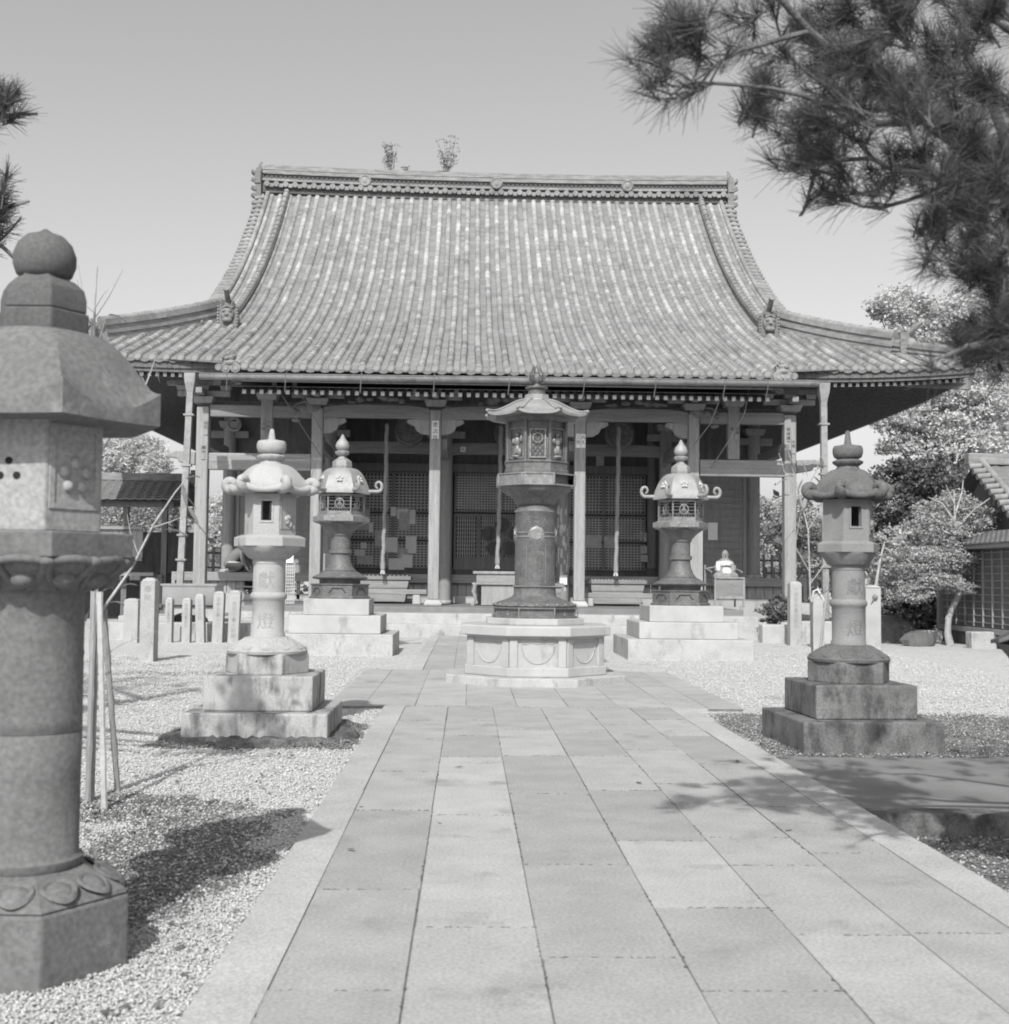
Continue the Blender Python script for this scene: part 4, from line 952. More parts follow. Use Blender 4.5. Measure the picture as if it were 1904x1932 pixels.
# descending ridges with demon-face ends
for x, s_ in ((-7.75, -1), (9.62, 1)):
    dr_ = thing('descending_ridge', None, None); dr_.parent = hall
    P = np.linspace(39.6, DR-.35, 30)
    for name, w_, z0, z1, mt in (('ridge_side', .20, .0, .22, m_ridge), ('ridge_course', .26, .19, .23, m_tile), ('ridge_course', .25, .09, .12, m_tile)):
        m = MB()
        for a, b_ in zip(P[:-1], P[1:]): m.beam((x, a, rz_(a)+(z0+z1)/2+.05), (x, b_+.01, rz_(b_)+(z0+z1)/2+.05), w_, z1-z0)
        m.build(name, mt, dr_)
    m = MB(); d = 39.5; 
    while d < DR-.4:
        e = d+.33; m.tube([(x, d-.03, rz_(d)+.31), (x, e, rz_(e)+.30)], [.115, .10], 9); d = e
    m.build('ridge_cap_tiles', m_tile_round, dr_, smooth=60)
    o = thing('demon_face_tile', None, None); o.parent = hall
    m = MB(); y = 39.45; z = rz_(y)
    poly = [(x-.32, z-.02), (x+.32, z-.02), (x+.35, z+.25), (x+.33, z+.62), (x+.22, z+.80), (x-.22, z+.80), (x-.33, z+.62), (x-.35, z+.25)]
    m.prism(poly, y-.10, y+.12); m.build('tile_frame', m_tile, o, bevel=.02)
    m = MB(); m.ball((x, y-.14, z+.42), .22, .14, .26, 14, 10); m.ball((x-.10, y-.25, z+.50), .06); m.ball((x+.10, y-.25, z+.50), .06); m.ball((x, y-.27, z+.38), .06, .06, .05)
    m.ball((x, y-.2, z+.22), .17, .09, .09); m.tube([(x-.15, y-.22, z+.6), (x, y-.27, z+.66), (x+.15, y-.22, z+.6)], .035, 6)
    m.tube([(x-.13, y-.2, z+.66), (x-.2, y-.26, z+.80), (x-.15, y-.24, z+.92)], [.04, .03, .01], 6); m.tube([(x+.13, y-.2, z+.66), (x+.2, y-.26, z+.80), (x+.15, y-.24, z+.92)], [.04, .03, .01], 6)
    m.build('face', m_orn, o, smooth=60)
    m = MB()
    for k in range(7): m.ball((x-.30, y-.12, z+.06+k*.10), .03); m.ball((x+.30, y-.12, z+.06+k*.10), .03)
    m.build('bead_border', m_tile_round, o, smooth=80)
    m = MB(); m.tube([(x, y+.1, z+.78), (x, y-.22, z+.98), (x, y-.42, z+1.16)], [.10, .085, .08], 10); m.tube([(x, y-.41, z+1.15), (x, y-.45, z+1.18)], [.11, .11], 12); m.build('horn_tile', m_orn, o, smooth=50)
# hip ridges to the corners
for sgn in (-1, 1):
    xe = CXR if sgn > 0 else CXL
    hr = thing('hip_ridge', None, None); hr.parent = hall
    S_ = np.linspace(.35, 4.35, 18); P = [Vector((xe-sgn*s, D0+1.43*s, rz_(D0+1.43*s)+upturn(xe-sgn*s)*max(0, 1-1.43*s/6)+.0)) for s in S_]
    hgt = lambda s: .26 if s > 1.35 else .14
    for name, f0, f1, w_, mt in (('ridge_side', 0, 1, .28, m_ridge), ('ridge_course', .42, .58, .36, m_tile_round), ('ridge_course', .9, 1.15, .38, m_tile_round)):
        m = MB()
        for i in range(len(P)-1):
            h = hgt(S_[i]); q = Vector((0, 0, h*(f0+f1)+.02)); m.beam(P[i]+q, P[i+1]+q+(P[i+1]-P[i])*.02, w_, 2*h*(f1-f0))
        m.build(name, mt, hr)
    m = MB()
    for i in range(len(P)-1):
        h = hgt(S_[i]); q = Vector((0, 0, 2*h*1.15+.05)); m.tube([P[i]+q, P[i+1]+q], [.13, .115], 8)
    m.build('ridge_cap_tiles', m_tile_round, hr, smooth=60)
    for s0, sc in ((1.30, 1.), (.32, .7)):
        p = Vector((xe-sgn*s0, D0+1.43*s0, rz_(D0+1.43*s0)+upturn(xe-sgn*s0)*max(0, 1-1.43*s0/6)))
        dv = Vector((sgn, -1.43, 0)).normalized(); q = dv.cross(Vector((0, 0, 1)))
        m = MB(); m.box(p.x+dv.x*.05, p.y+dv.y*.05, p.z+.35*sc, .14, .55*sc, .70*sc, rz=atan2(dv.y, dv.x)); m.ball(p+dv*.16+Vector((0, 0, .35*sc)), .16*sc, .16*sc, .2*sc)
        m.tube([p+Vector((0, 0, .62*sc)), p+dv*.25*sc+Vector((0, 0, .80*sc)), p+dv*.55*sc+Vector((0, 0, .98*sc))], [.09*sc, .08*sc, .06*sc], 8)
        m.build('corner_ornament', m_ridge, hr, smooth=40)
# carved ornaments where the porch eave projects
for x, s_ in ((KX0, -1), (KX1, 1)):
    y = 33.25; z = rz_(y); q = random.Random(5); m = MB()
    m.ball((x, y+.05, z+.10), .20, .26, .12, 12, 8); m.ball((x, y-.02, z+.24), .13, .14, .11); m.ball((x+.06*s_, y-.14, z+.22), .07, .08, .06)
    for k in range(16):                                   # curly mane of a crouching lion tile
        a = k*2.4; r0 = .1+.012*k; p = (x+r0*cos(a), y+.05+.5*r0*sin(a), z+.14+.2*q.random()); m.ball(p, q.uniform(.035, .065), None, None, 8, 6)
    for k in range(5): m.tube([(x-.1+.05*k, y, z+.28), (x-.14+.07*k, y-.03, z+.40), (x-.10+.06*k+.03*s_, y-.03, z+.46+.03*(k % 2))], [.03, .025, .008], 5)
    for u in (-.16, .1, .28): m.tube([(x+u*s_, y+.02, z-.02), (x+u*s_, y-.14, z-.03)], .10 if u > .2 else .135, 16); m.tube([(x+u*s_+.08*cos(t), y-.145, z-.03+.08*sin(t)) for t in np.linspace(0, 2*pi, 13)], .012, 4)
    m.build('porch_corner_ornament', m_tile_round, hall, smooth=40)

# eaves: fascia, rafters with white ends
def fascia(x0, x1, y, zf, name):
    m = MB(); n = 18
    for i in range(n):
        a, b_ = x0+(x1-x0)*i/n, x0+(x1-x0)*(i+1)/n
        m.beam((a, y, zf+upturn(a)), (b_+.01, y, zf+upturn(b_)), .14, .16); m.beam((a, y+.05, zf-.13+upturn(a)), (b_+.01, y+.05, zf-.13+upturn(b_)), .12, .10)
    return m.build(name, m_wood_dk, hall)
ze = rz_(D0)-.16
fascia(CXL, KX0+.1, D0+.10, ze, 'eave_board'); fascia(KX1-.1, CXR, D0+.10, ze, 'eave_board')
m = MB(); zk = rz_(33.2)-.14; m.b(KX0, KX1, 33.28, 33.42, zk-.12, zk+.04); m.b(KX0, KX1, 33.36, 33.5, zk-.2, zk-.12); m.build('porch_eave_board', m_wood_dk, hall)
for xe, s_ in ((CXL, -1), (CXR, 1)):
    m = MB(); n = 20
    for i in range(n):
        a, b_ = D0+(DB-D0)*i/n, D0+(DB-D0)*(i+1)/n; t = lambda y: .22*abs((y-DR)/(DR-D0))**8
        m.beam((xe-s_*.1, a, ze+t(a)), (xe-s_*.1, b_, ze+t(b_)), .14, .16)
    m.build('side_eave_board', m_wood_dk, hall)
def rafters(xa, xb, y0, z0, y1, z1, name, pitch=.212, sz=.095, kink=None):
    n = int(abs(xb-xa)/pitch); d0 = None
    for i in range(n+1):
        x = xa+(xb-xa)*i/n; u = upturn(x)
        if d0 is None:
            m = MB(); m.beam((0, y0-y0, 0), (0, y1-y0, z1-z0), sz, sz*1.1); d0 = m.build(name, m_wood_dk, None); m = MB(); m.box(0, -.006, 0, sz, .012, sz*1.15); e0_ = m.build('white_end', m_raftend, None); a_, b_ = d0, e0_
        else: a_ = d0.copy(); COL.objects.link(a_); b_ = e0_.copy(); COL.objects.link(b_)
        a_.parent = hall; a_.location = (x-HX, y0-43, z0+u); b_.parent = a_
zr = ze-.235
rafters(CXL+.3, KX0+.3, D0+.28, zr, 38.6, zr+1.15, 'flying_rafter'); rafters(KX1-.3, CXR-.3, D0+.28, zr, 38.6, zr+1.15, 'flying_rafter')
rafters(KX0+.3, KX1-.3, 33.75, zk-.42, 38.6, zk+.75, 'porch_rafter', pitch=.235, sz=.105)
for xe, s_ in ((CXL, -1), (CXR, 1)):                      # side eave rafters
    m = MB(); e = MB()
    for y in np.arange(D0+.5, DB-.5, .25):
        t = .22*abs((y-DR)/(DR-D0))**8; L_ = min(4.6, max(.3, min(y-D0, DB-y)*1.02)); m.beam((xe-s_*.22, y, zr+.02+t), (xe-s_*(.22+L_), y, zr+.02+1.08*L_/4.6), .10, .10); e.box(xe-s_*.21, y, zr+.02+t, .012, .1, .11)
    o = m.build('side_rafters', m_wood_dk, hall); e.build('white_rafter_end', m_raftend, o)
# soffit boards above the rafters
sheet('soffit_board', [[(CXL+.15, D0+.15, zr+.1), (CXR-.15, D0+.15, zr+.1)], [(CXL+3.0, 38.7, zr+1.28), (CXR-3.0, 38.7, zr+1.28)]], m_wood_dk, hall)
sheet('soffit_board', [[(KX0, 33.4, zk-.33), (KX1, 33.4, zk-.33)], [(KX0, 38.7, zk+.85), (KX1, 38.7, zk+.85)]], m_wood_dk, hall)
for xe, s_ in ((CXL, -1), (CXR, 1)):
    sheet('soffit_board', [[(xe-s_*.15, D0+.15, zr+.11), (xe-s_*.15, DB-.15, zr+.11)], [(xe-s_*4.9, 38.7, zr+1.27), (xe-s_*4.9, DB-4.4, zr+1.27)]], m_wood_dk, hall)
    m = MB(); m.beam((xe-s_*.1, D0+.2, zr+.05), (xe-s_*4.6, 38.7, zr+.95), .22, .26); m.build('corner_rafter', m_wood, hall)
    m = MB(); m.b(xe-s_*5.1, xe-s_*4.9, 41.1, DB-4.6, 1.5, zr+1.25)
    m.build('side_wall', m_wood_dk, hall)
m = MB(); m.b(CXL+4.9, CXR-4.9, DB-4.7, DB-4.5, .4, zr+1.25); m.build('back_wall', m_wood_dk, hall)
# stone platform and steps
pf = thing('stone_platform', 'broad low granite steps and platform in front of the temple hall', 'steps', (HX, 34, 0))
MB().b(-6.35, 7.85, 32.2, 33.0, -.1, .29).build('lower_step', m_grstep, pf, bevel=.02)
MB().b(-6.25, 7.72, 32.72, 33.9, -.1, .555).build('upper_step', m_grstep, pf, bevel=.02)
MB().b(-6.1, 7.5, 33.6, 40.2, -.1, .70).build('platform_slab', m_concrete, pf, bevel=.02)
for x0, x1 in ((-8.3, -6.12), (7.52, 9.95)): MB().b(x0, x1, 34.9, 40.4, -.1, .34).build('side_slab', m_grstep, pf, bevel=.02)
MB().b(-8.0, 9.6, 39.42, 40.3, .3, .93).build('veranda_footing', m_marble, pf, bevel=.015)
# veranda
FZ = 1.60
MB().b(-9.2, 10.7, 39.3, 43.0, FZ-.09, FZ).build('veranda_floor', m_wood_lth, hall, bevel=.01)
MB().b(-9.2, 10.7, 39.28, 39.38, FZ-.27, FZ-.02).build('veranda_edge_beam', m_wood_lth, hall, bevel=.01)
m = MB(); x = -9.0
while x < 10.4:
    if not (-7.2 < x < -4.6): m.b(x+.008, x+.27, 39.44+rnd.uniform(0, .012), 39.50, .93, FZ-.25)
    x += .28
m.build('veranda_skirt_boards', m_wood_lt, hall)
m = MB()
for x in np.arange(-7.2, -4.5, .45): m.b(x, x+.10, 39.42, 39.52, .6, FZ-.25)
m.b(-7.3, -4.5, 39.36, 39.46, 1.12, 1.17); m.b(-7.3, -4.5, 39.36, 39.46, .72, .77); m.build('veranda_open_braces', m_wood_lt, hall)
MB().b(-9.3, -9.2, 39.3, 60, .9, FZ).build('side_veranda_skirt', m_wood_lt, hall); MB().b(10.7, 10.8, 39.3, 60, .9, FZ).build('side_veranda_skirt', m_wood_lt, hall)
MB().b(-9.25, -7.6, 43, 60, FZ-.1, FZ).build('side_veranda', m_wood_lth, hall); MB().b(9.2, 10.75, 43, 60, FZ-.1, FZ).build('side_veranda', m_wood_lth, hall)

P0X = [-7.6, -4.35, -.98, 3.18, 6.46, 9.25]; P1X = [-7.65, -4.35, -.73, 2.98, 6.22, 9.2]
def base_stone(x, y, z, s=.34, h=.16, mat=m_white):
    m = MB(); m.stack([(s*.95, z), (s, z+h*.35), (s*.72, z+h)], 4, pi/4, (x, y)); return m
for i, x in enumerate(P0X):
    outer = i in (0, 5); w_ = .36 if outer else .33; zb = .34 if outer else .70
    p = thing('pillar', None, None); p.parent = hall; y = 35.5
    m = MB(); h = .17
    m.stack([(w_*.68, zb+h if not outer else zb), (w_*.68, 6.3)], 4, pi/4, (x, y))
    m.build('post', m_wood_lt, p, bevel=.035)
    if not outer: base_stone(x, y, zb+.002, .36, .17).build('base_stone', m_marble, p, bevel=.015)
    # bracket cluster
    m = MB(); m.box(x, y, 6.48, .52, .52, .18, taper=1.25); m.box(x, y, 6.68, 1.5, .18, .16); m.box(x, y-.1, 6.68, .18, 1.3, .16)
    for dx in (-.62, 0, .62): m.box(x+dx, y, 6.84, .26, .26, .14, taper=1.25)
    m.box(x, y, 6.98, 2.1, .18, .14)
    m.build('bracket', m_wood, p, bevel=.015)
    if i in (1, 2, 3, 4):
        for sg in (-1, 1):
            if (i == 1 and sg < 0) or (i == 4 and sg > 0): continue
            m = MB(); q = w_*.5
            poly = [(x+sg*q, 6.03), (x+sg*(q+.62), 6.03), (x+sg*(q+.66), 5.94), (x+sg*(q+.52), 5.86), (x+sg*(q+.44), 5.84), (x+sg*(q+.38), 5.70), (x+sg*(q+.22), 5.60), (x+sg*(q), 5.58)]
            m.prism(poly, y-.09, y+.09); m.build('nosing_bracket', m_wood_lt, p, bevel=.02)
for x in (P0X[1], P0X[4]):                                # carved beasts on the outer porch pillars
    s_ = -1 if x < 0 else 1; m = MB(); y = 35.5
    m.ball((x+s_*.12, y-.02, 6.32), .26, .22, .2); m.ball((x+s_*.38, y, 6.3), .22, .18, .17); m.ball((x+s_*.6, y, 6.17), .19, .14, .13); m.ball((x+s_*.84, y, 6.1), .14, .1, .1); m.ball((x+s_*.62, y, 5.96), .14, .1, .07)
    m.tube([(x+s_*.2, y-.1, 6.5), (x+s_*.5, y-.12, 6.46), (x+s_*.75, y-.1, 6.32)], [.05, .05, .02], 6); m.ball((x+s_*.66, y-.15, 6.24), .05); m.tube([(x+s_*.8, y-.05, 6.15), (x+s_*1.0, y-.05, 6.22), (x+s_*.98, y-.05, 6.3)], [.05, .04, .02], 6)
    m.build('carved_beast_head', m_carved, hall, smooth=60)
for x, ang in ((P0X[0], 1), (P0X[5], -1)):
    m = MB(); s_ = -ang; y = 35.5
    poly = [(x+s_*.2, 5.0), (x+s_*.75, 5.02), (x+s_*.98, 4.93), (x+s_*.94, 4.84), (x+s_*.7, 4.80), (x+s_*.66, 4.70), (x+s_*.2, 4.62)]
    m.prism(poly, y-.12, y+.12); m.build('beam_nose', m_wood, hall, bevel=.03)
# front beams (rainbow beams between porch pillars)
def rainbow(x0, x1, y, zt, h, camb=.1, mat=m_woodh, t=.24):
    m = MB(); n = 14; up_ = []; lo_ = []
    for i in range(n+1):
        u = i/n; x = x0+(x1-x0)*u; up_.append((x, zt+camb*(1-(2*u-1)**4))); lo_.append((x, zt-h+camb*.8*(1-min(1, (abs(2*u-1))**5))))
    m.prism(lo_+up_[::-1], y-t/2, y+t/2)
    o = m.build('rainbow_beam', mat, hall, bevel=.02)
    g = MB(); L_ = (x1-x0)
    for zz in (.10, .15): g.tube([(x0+L_*.26, y-t/2-.004, zt-h+zz+camb*.7), (x1-L_*.26, y-t/2-.004, zt-h+zz+camb*.7)], .012, 4)
    for s_, xx in ((1, x0+.25), (-1, x1-.25)):
        g.tube([(xx+s_*.55*cos(a)*.6, y-t/2-.002, zt-h*.5+.10*sin(a*1.5)) for a in np.linspace(0, 3, 9)], .012, 4)
    g.build('beam_carving', m_wood_lth, o); return o
for a, b_ in zip(P0X[1:4], P0X[2:5]): rainbow(a+.16, b_-.16, 35.5, 6.33, .36)
for a, b_ in ((P0X[0], P0X[1]), (P0X[4], P0X[5])):
    MB().b(a+.18, b_-.16, 35.4, 35.6, 6.02, 6.36).build('upper_tie_beam', m_woodh, hall, bevel=.02)
    MB().b(a+.18, b_-.16, 35.38, 35.62, 4.50, 4.98).build('lower_tie_beam', m_wood_lth, hall, bevel=.03)
for x in (-5.79, 7.62):
    p = thing('short_strut', None, None); p.parent = hall
    MB().b(x-.17, x+.17, 35.36, 35.64, 4.99, 6.55).build('post', m_wood, p, bevel=.03)
    m = MB(); m.box(x, 35.5, 6.62, .5, .4, .2, taper=1.3); m.build('bracket', m_wood_lt, p)
MB().b(-7.9, 9.55, 35.42, 35.6, 7.05, 7.22).build('eave_purlin', m_woodh, hall)
m = MB()
for x in np.arange(-7.2, 9.3, .62): m.box(x, 35.35, 6.97, .20, .2, .13, taper=1.3)
m.build('bearing_blocks', m_wood, hall)
m = MB()                                                  # carved panels over the beams
for x0, x1 in ((-3.9, -1.4), (-.5, 2.7), (3.7, 6.0)):
    c_ = (x0+x1)/2; q = random.Random(int(x0*10))
    for k in range(11):
        u = q.uniform(-.8, .8); m.ball((c_+u, 35.48, 6.45+.22*(1-abs(u))+q.uniform(-.04, .04)), q.uniform(.08, .18), .07, q.uniform(.05, .12), 8, 6)
m.build('carved_frieze', m_carved, hall, smooth=70)
MB().b(-7.7, 9.4, 36.4, 36.5, 6.6, 7.5).build('upper_panel', m_wood_dk, hall)
# second row of round pillars
for i, x in enumerate(P1X):
    p = thing('pillar', None, None); p.parent = hall; y = 39.0 if 0 < i < 5 else 39.75
    zb = .70 if 0 < i < 5 else FZ
    MB().stack([(.205, zb+.08), (.20, 6.9)], 20, 0, (x, y)).build('post', m_wood, p, smooth=40)
    m = MB(); m.stack([(.26, zb+.001), (.27, zb+.05), (.23, zb+.085)], 20, 0, (x, y)); m.build('base_stone', m_marble, p, smooth=30)
    m = MB(); m.box(x, y, 6.0, 1.2, .2, .22); m.box(x, y, 6.3, .55, .55, .2, taper=1.2); m.build('bracket', m_wood, p, bevel=.02)
for a, b_ in zip(P1X[1:4], P1X[2:5]): rainbow(a+.18, b_-.18, 39.0, 5.72, .36, .04, m_woodh, .22)
for x, xb in zip(P0X, P1X): MB().b(min(x, xb)-.09, max(x, xb)+.09, 35.7, 38.85, 5.2, 5.5).build('cross_beam', m_woodh, hall, bevel=.02)
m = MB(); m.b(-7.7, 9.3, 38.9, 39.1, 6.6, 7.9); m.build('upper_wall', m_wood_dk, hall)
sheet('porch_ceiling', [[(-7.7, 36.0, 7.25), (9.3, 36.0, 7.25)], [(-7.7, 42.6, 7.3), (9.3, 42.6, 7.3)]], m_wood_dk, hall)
# end bays: slatted shutters in the line of the second pillars
for x0, x1 in ((-7.45, -4.5), (6.4, 9.0)):
    sh = thing('slatted_shutter_wall', None, None); sh.parent = hall; y = 39.85
    MB().b(x0, x1, y, y+.06, FZ, 5.1).build('board', m_wood, sh)
    m = MB(); m.b(x0, x0+.12, y-.06, y-.003, FZ, 5.1); m.b(x1-.12, x1, y-.06, y-.003, FZ, 5.1); m.b(x0+.12, x1-.12, y-.06, y-.003, 4.95, 5.1); m.b(x0+.12, x1-.12, y-.06, y-.003, FZ, FZ+.13); m.build('frame', m_wood_lt, sh)
    m = MB(); z = FZ+.3
    while z < 4.9: m.b(x0+.12, x1-.12, y-.035, y-.003, z, z+.03); z += .21
    m.build('slats', m_wood_lth, sh)
    MB().b(x0-.1, x1+.1, y+.1, y+.2, 5.1, 7.2).build('upper_board', m_wood_dk, sh)
m = MB(); m.b(-4.6, -4.5, 39.9, 42.6, FZ, 7.2); m.b(6.4, 6.5, 39.9, 42.6, FZ, 7.2); m.build('inner_side_wall', m_wood_dk, hall)
m = MB(); m.b(-7.75, -7.45, 39.9, 41, FZ, 7); m.build('corner_wall', m_wood_dk, hall)
# central doors at the third row
DY = 42.5
for x in (-4.4, -.73, 2.98, 6.3):
    p = thing('pillar', None, None); p.parent = hall
    MB().stack([(.19, FZ), (.19, 6.9)], 18, 0, (x, DY-.25)).build('post', m_wood, p, smooth=40)
    m = MB(); m.stack([(.25, FZ), (.22, FZ+.3)], 18, 0, (x, DY-.25)); m.build('base_collar', m_wood_dk, p, smooth=40)
MB().b(-4.5, 6.4, DY-.05, DY+.1, FZ, 1.78).build('door_sill', m_wood_dk, hall)
MB().b(-4.5, 6.4, DY-.08, DY+.1, 5.12, 5.4).build('door_lintel', m_wood, hall)
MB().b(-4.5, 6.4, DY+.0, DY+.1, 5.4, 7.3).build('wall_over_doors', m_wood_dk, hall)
MB().b(-4.5, 6.4, DY+.4, DY+.45, FZ, 5.3).build('room_shade_sheet', m_black, hall)  # black sheet stands in for the shade inside the room
def lattice(x0, x1, z0, z1, y, nx_, nz_, parent, name='lattice', bw=.022, mat=m_lattice, back=True, bar=None):
    o = thing(name, None, None); o.parent = parent
    m = MB(); b_ = .06
    m.b(x0, x0+b_, y-.03, y+.03, z0, z1); m.b(x1-b_, x1, y-.03, y+.03, z0, z1); m.b(x0+b_, x1-b_, y-.03, y+.03, z0, z0+b_); m.b(x0+b_, x1-b_, y-.03, y+.03, z1-b_, z1); m.build('frame', m_wood, o)
    m = MB()
    for i in range(1, nx_): x = x0+b_+(x1-x0-2*b_)*i/nx_; m.b(x-bw, x+bw, y-.012, y+.012, z0+b_, z1-b_)
    for i in range(1, nz_): z = z0+b_+(z1-z0-2*b_)*i/nz_; m.b(x0+b_, x1-b_, y-.020, y+.020, z-bw, z+bw)
    m.build('grid', mat, o)
    if back: MB().b(x0+b_, x1-b_, y+.05, y+.06, z0+b_, z1-b_).build('shade_backing', m_rdark, o)  # dark sheet stands in for the dim room behind the lattice
    return o
for x0, x1 in ((-4.2, -.95), (3.2, 6.1)):
    lattice(x0, (x0+x1)/2, 3.72, 5.1, DY, 12, 12, hall, 'upper_lattice'); lattice((x0+x1)/2, x1, 3.72, 5.1, DY, 12, 12, hall, 'upper_lattice')
    lattice(x0, (x0+x1)/2, 2.78, 3.68, DY, 12, 9, hall, 'middle_lattice'); lattice((x0+x1)/2, x1, 2.78, 3.68, DY, 12, 9, hall, 'middle_lattice')
    lattice(x0, (x0+x1)/2, 1.8, 2.74, DY, 12, 9, hall, 'lower_lattice'); lattice((x0+x1)/2, x1, 1.8, 2.74, DY, 12, 9, hall, 'lower_lattice')
lattice(-.5, 1.1, 3.75, 5.1, DY, 15, 14, hall, 'upper_lattice'); lattice(1.1, 2.75, 3.75, 5.1, DY, 15, 14, hall, 'upper_lattice')
for x0, x1 in ((-.5, .35), (.35, 1.15), (1.15, 1.95), (1.95, 2.75)):
    d = thing('lattice_door', None, None); d.parent = hall; y = DY-.04
    m = MB(); m.b(x0, x0+.07, y-.03, y+.03, 1.78, 3.7); m.b(x1-.07, x1, y-.03, y+.03, 1.78, 3.7); m.b(x0+.07, x1-.07, y-.03, y+.03, 3.6, 3.7); m.b(x0+.07, x1-.07, y-.03, y+.03, 2.12, 2.2); m.b(x0+.07, x1-.07, y-.03, y+.03, 1.78, 1.86); m.build('frame', m_wood, d)
    MB().b(x0+.07, x1-.07, y-.01, y+.02, 1.86, 2.12).build('base_panel', m_wood, d)
    m = MB()
    for i in range(1, 9): x = x0+.07+(x1-x0-.14)*i/9; m.b(x-.016, x+.016, y-.012, y+.012, 2.2, 3.6)
    for i in range(1, 10): z = 2.2+.14*i; m.b(x0+.07, x1-.07, y-.018, y+.018, z-.009, z+.009)
    m.build('grid', m_lattice, d); MB().b(x0+.07, x1-.07, y+.04, y+.05, 2.2, 3.6).build('shade_backing', m_rdark, d)
em_ = thing('plum_blossom_crest', None, None); em_.parent = hall
cx_, cz_ = 1.17, 2.88
for k in range(5):
    a = 2*pi*k/5+pi/2; m = MB(); px_, pz_ = cx_+.47*cos(a), cz_+.45*sin(a)
    m.tube([(px_, DY-.10, pz_), (px_, DY-.075, pz_)], .255, 28); m.build('petal_disc', m_wood_dk, em_, smooth=30)
    m = MB(); m.tube([(px_+.26*cos(t), DY-.095, pz_+.26*sin(t)) for t in np.linspace(0, 2*pi, 29)], .018, 6); m.build('petal_rim', m_wood_lt, em_, smooth=60)
m = MB(); m.tube([(cx_, DY-.11, cz_), (cx_, DY-.07, cz_)], .1, 16)
for k in range(5): a = 2*pi*k/5+pi/2+pi/5; m.tube([(cx_, DY-.09, cz_), (cx_+.3*cos(a), DY-.09, cz_+.3*sin(a))], .015, 5)
m.build('crest_centre', m_wood_lt, em_)
# votive papers on the left lattice, right wall and paper-covered pillars
def paper(x0, x1, z0, z1, y, mat=m_paper2, parent=hall, txt=None, name='paper_notice'):
    o = MB().b(x0, x1, y-.006, y, z0, z1).build(name, mat, parent); return o
pr = random.Random(3)
pp = [(668, 700, 958, 1000), (695, 706, 985, 1005), (679, 694, 1022, 1036), (706, 724, 1000, 1032), (720, 752, 1012, 1043), (748, 773, 958, 980), (752, 776, 965, 1000), (772, 786, 960, 990),
      (764, 788, 1010, 1045), (752, 772, 1034, 1055), (732, 765, 1052, 1076), (757, 780, 1045, 1072), (672, 706, 1048, 1066), (668, 690, 1035, 1050), (736, 750, 955, 975)]
for i, (xa, xb, ya, yb) in enumerate(pp):
    a = at(xa, yb, DY-.05); b_ = at(xb, ya, DY-.05); paper(a.x+.02, b_.x-.03, a.z+.02, b_.z-.03, DY-.05-.004*i, m_paper if i % 3 else m_paper2)
for i, (xa, xb, ya, yb) in enumerate([(1104, 1135, 1010, 1033), (1140, 1160, 1012, 1033), (1125, 1140, 850, 880)]):
    a = at(xa, yb, DY-.05); b_ = at(xb, ya, DY-.05); paper(a.x, b_.x, a.z, b_.z, DY-.05, m_paper2)
a = at(1336, 1019, 39.78); b_ = at(1354, 986, 39.78); paper(a.x, b_.x, a.z, b_.z, 39.78, m_paper)
a = at(1211, 900, DY-.5); 
for (xa, xb, ya, yb) in ((1210, 1221, 1030, 1044), (1210, 1222, 1047, 1060), (1214, 1220, 1005, 1022), (1207, 1212, 1003, 1020)):
    a = at(xa, yb, DY-.46); b_ = at(xb, ya, DY-.46); paper(a.x, b_.x, a.z, b_.z, DY-.46, m_paper2)
m = MB(); q = random.Random(8)                            # paper strips pasted round one pillar
for _ in range(55):
    a = q.uniform(-pi*.95, -pi*.05); z = 1.0+2.6*q.random()**.8; R_ = .207+q.uniform(0, .006); h = q.uniform(.12, .34); w_ = .12
    vs = [(2.98+R_*cos(a+s), 39.0+R_*sin(a+s), z+v) for v in (0, h) for s in (-w_, 0, w_)]
    m.add(vs, [(0, 1, 4, 3), (1, 2, 5, 4)])
m.build('pasted_paper_strips', m_paper2, hall, fix=False)
a = at(1056, 1103, 38.75); b_ = at(1070, 1085, 38.75); MB().b(a.x, b_.x, 38.72, 38.74, a.z, b_.z).build('paper_notice', m_paper, hall)
# name slips on pillars
def slip(x, y, z, w_, h, txt, sz, mat=m_paper, parent=hall):
    o = MB().b(x-w_/2, x+w_/2, y-.008, y, z-h, z).build('name_slip', mat, parent)
    g = text_mb(txt, sz, .002); place(g, (x, y-.011, z-.02)); g.build('lettering', m_ink, o, fix=False)
slip(P0X[2], 35.5-.168, 5.98, .20, .52, '恵次良', .165)
for x, z, t in ((P0X[3]-.06, 5.66, '三吉'), (P0X[3]+.08, 5.66, '丸久')): slip(x, 35.33, z, .13, .4, t, .13)
for x, z, t in ((-5.72, 5.95, '千社長'), (-5.87, 5.9, '大仙'), (7.55, 5.95, '鳶一'), (7.7, 5.97, '加清'), (9.18, 5.95, '参拝講'), (9.33, 5.6, '大辰'), (-7.5, 5.9, '田花'), (-7.55, 5.2, '講中')):
    slip(x, 35.34 if abs(x) < 8 and x not in (-7.5, -7.55) else 35.31, z, .11, .42, t, .11, m_wood_lt)
for x, z, t in ((-4.3, 5.2, '富士'), (6.15, 5.3, '奉山'), (6.27, 5.4, '鷲一')): slip(x, 38.78, z, .11, .4, t, .11, m_wood_lt)
for x in (-.2, 2.3): slip(x, 38.87, 5.62, .16, .17, '丸', .12)
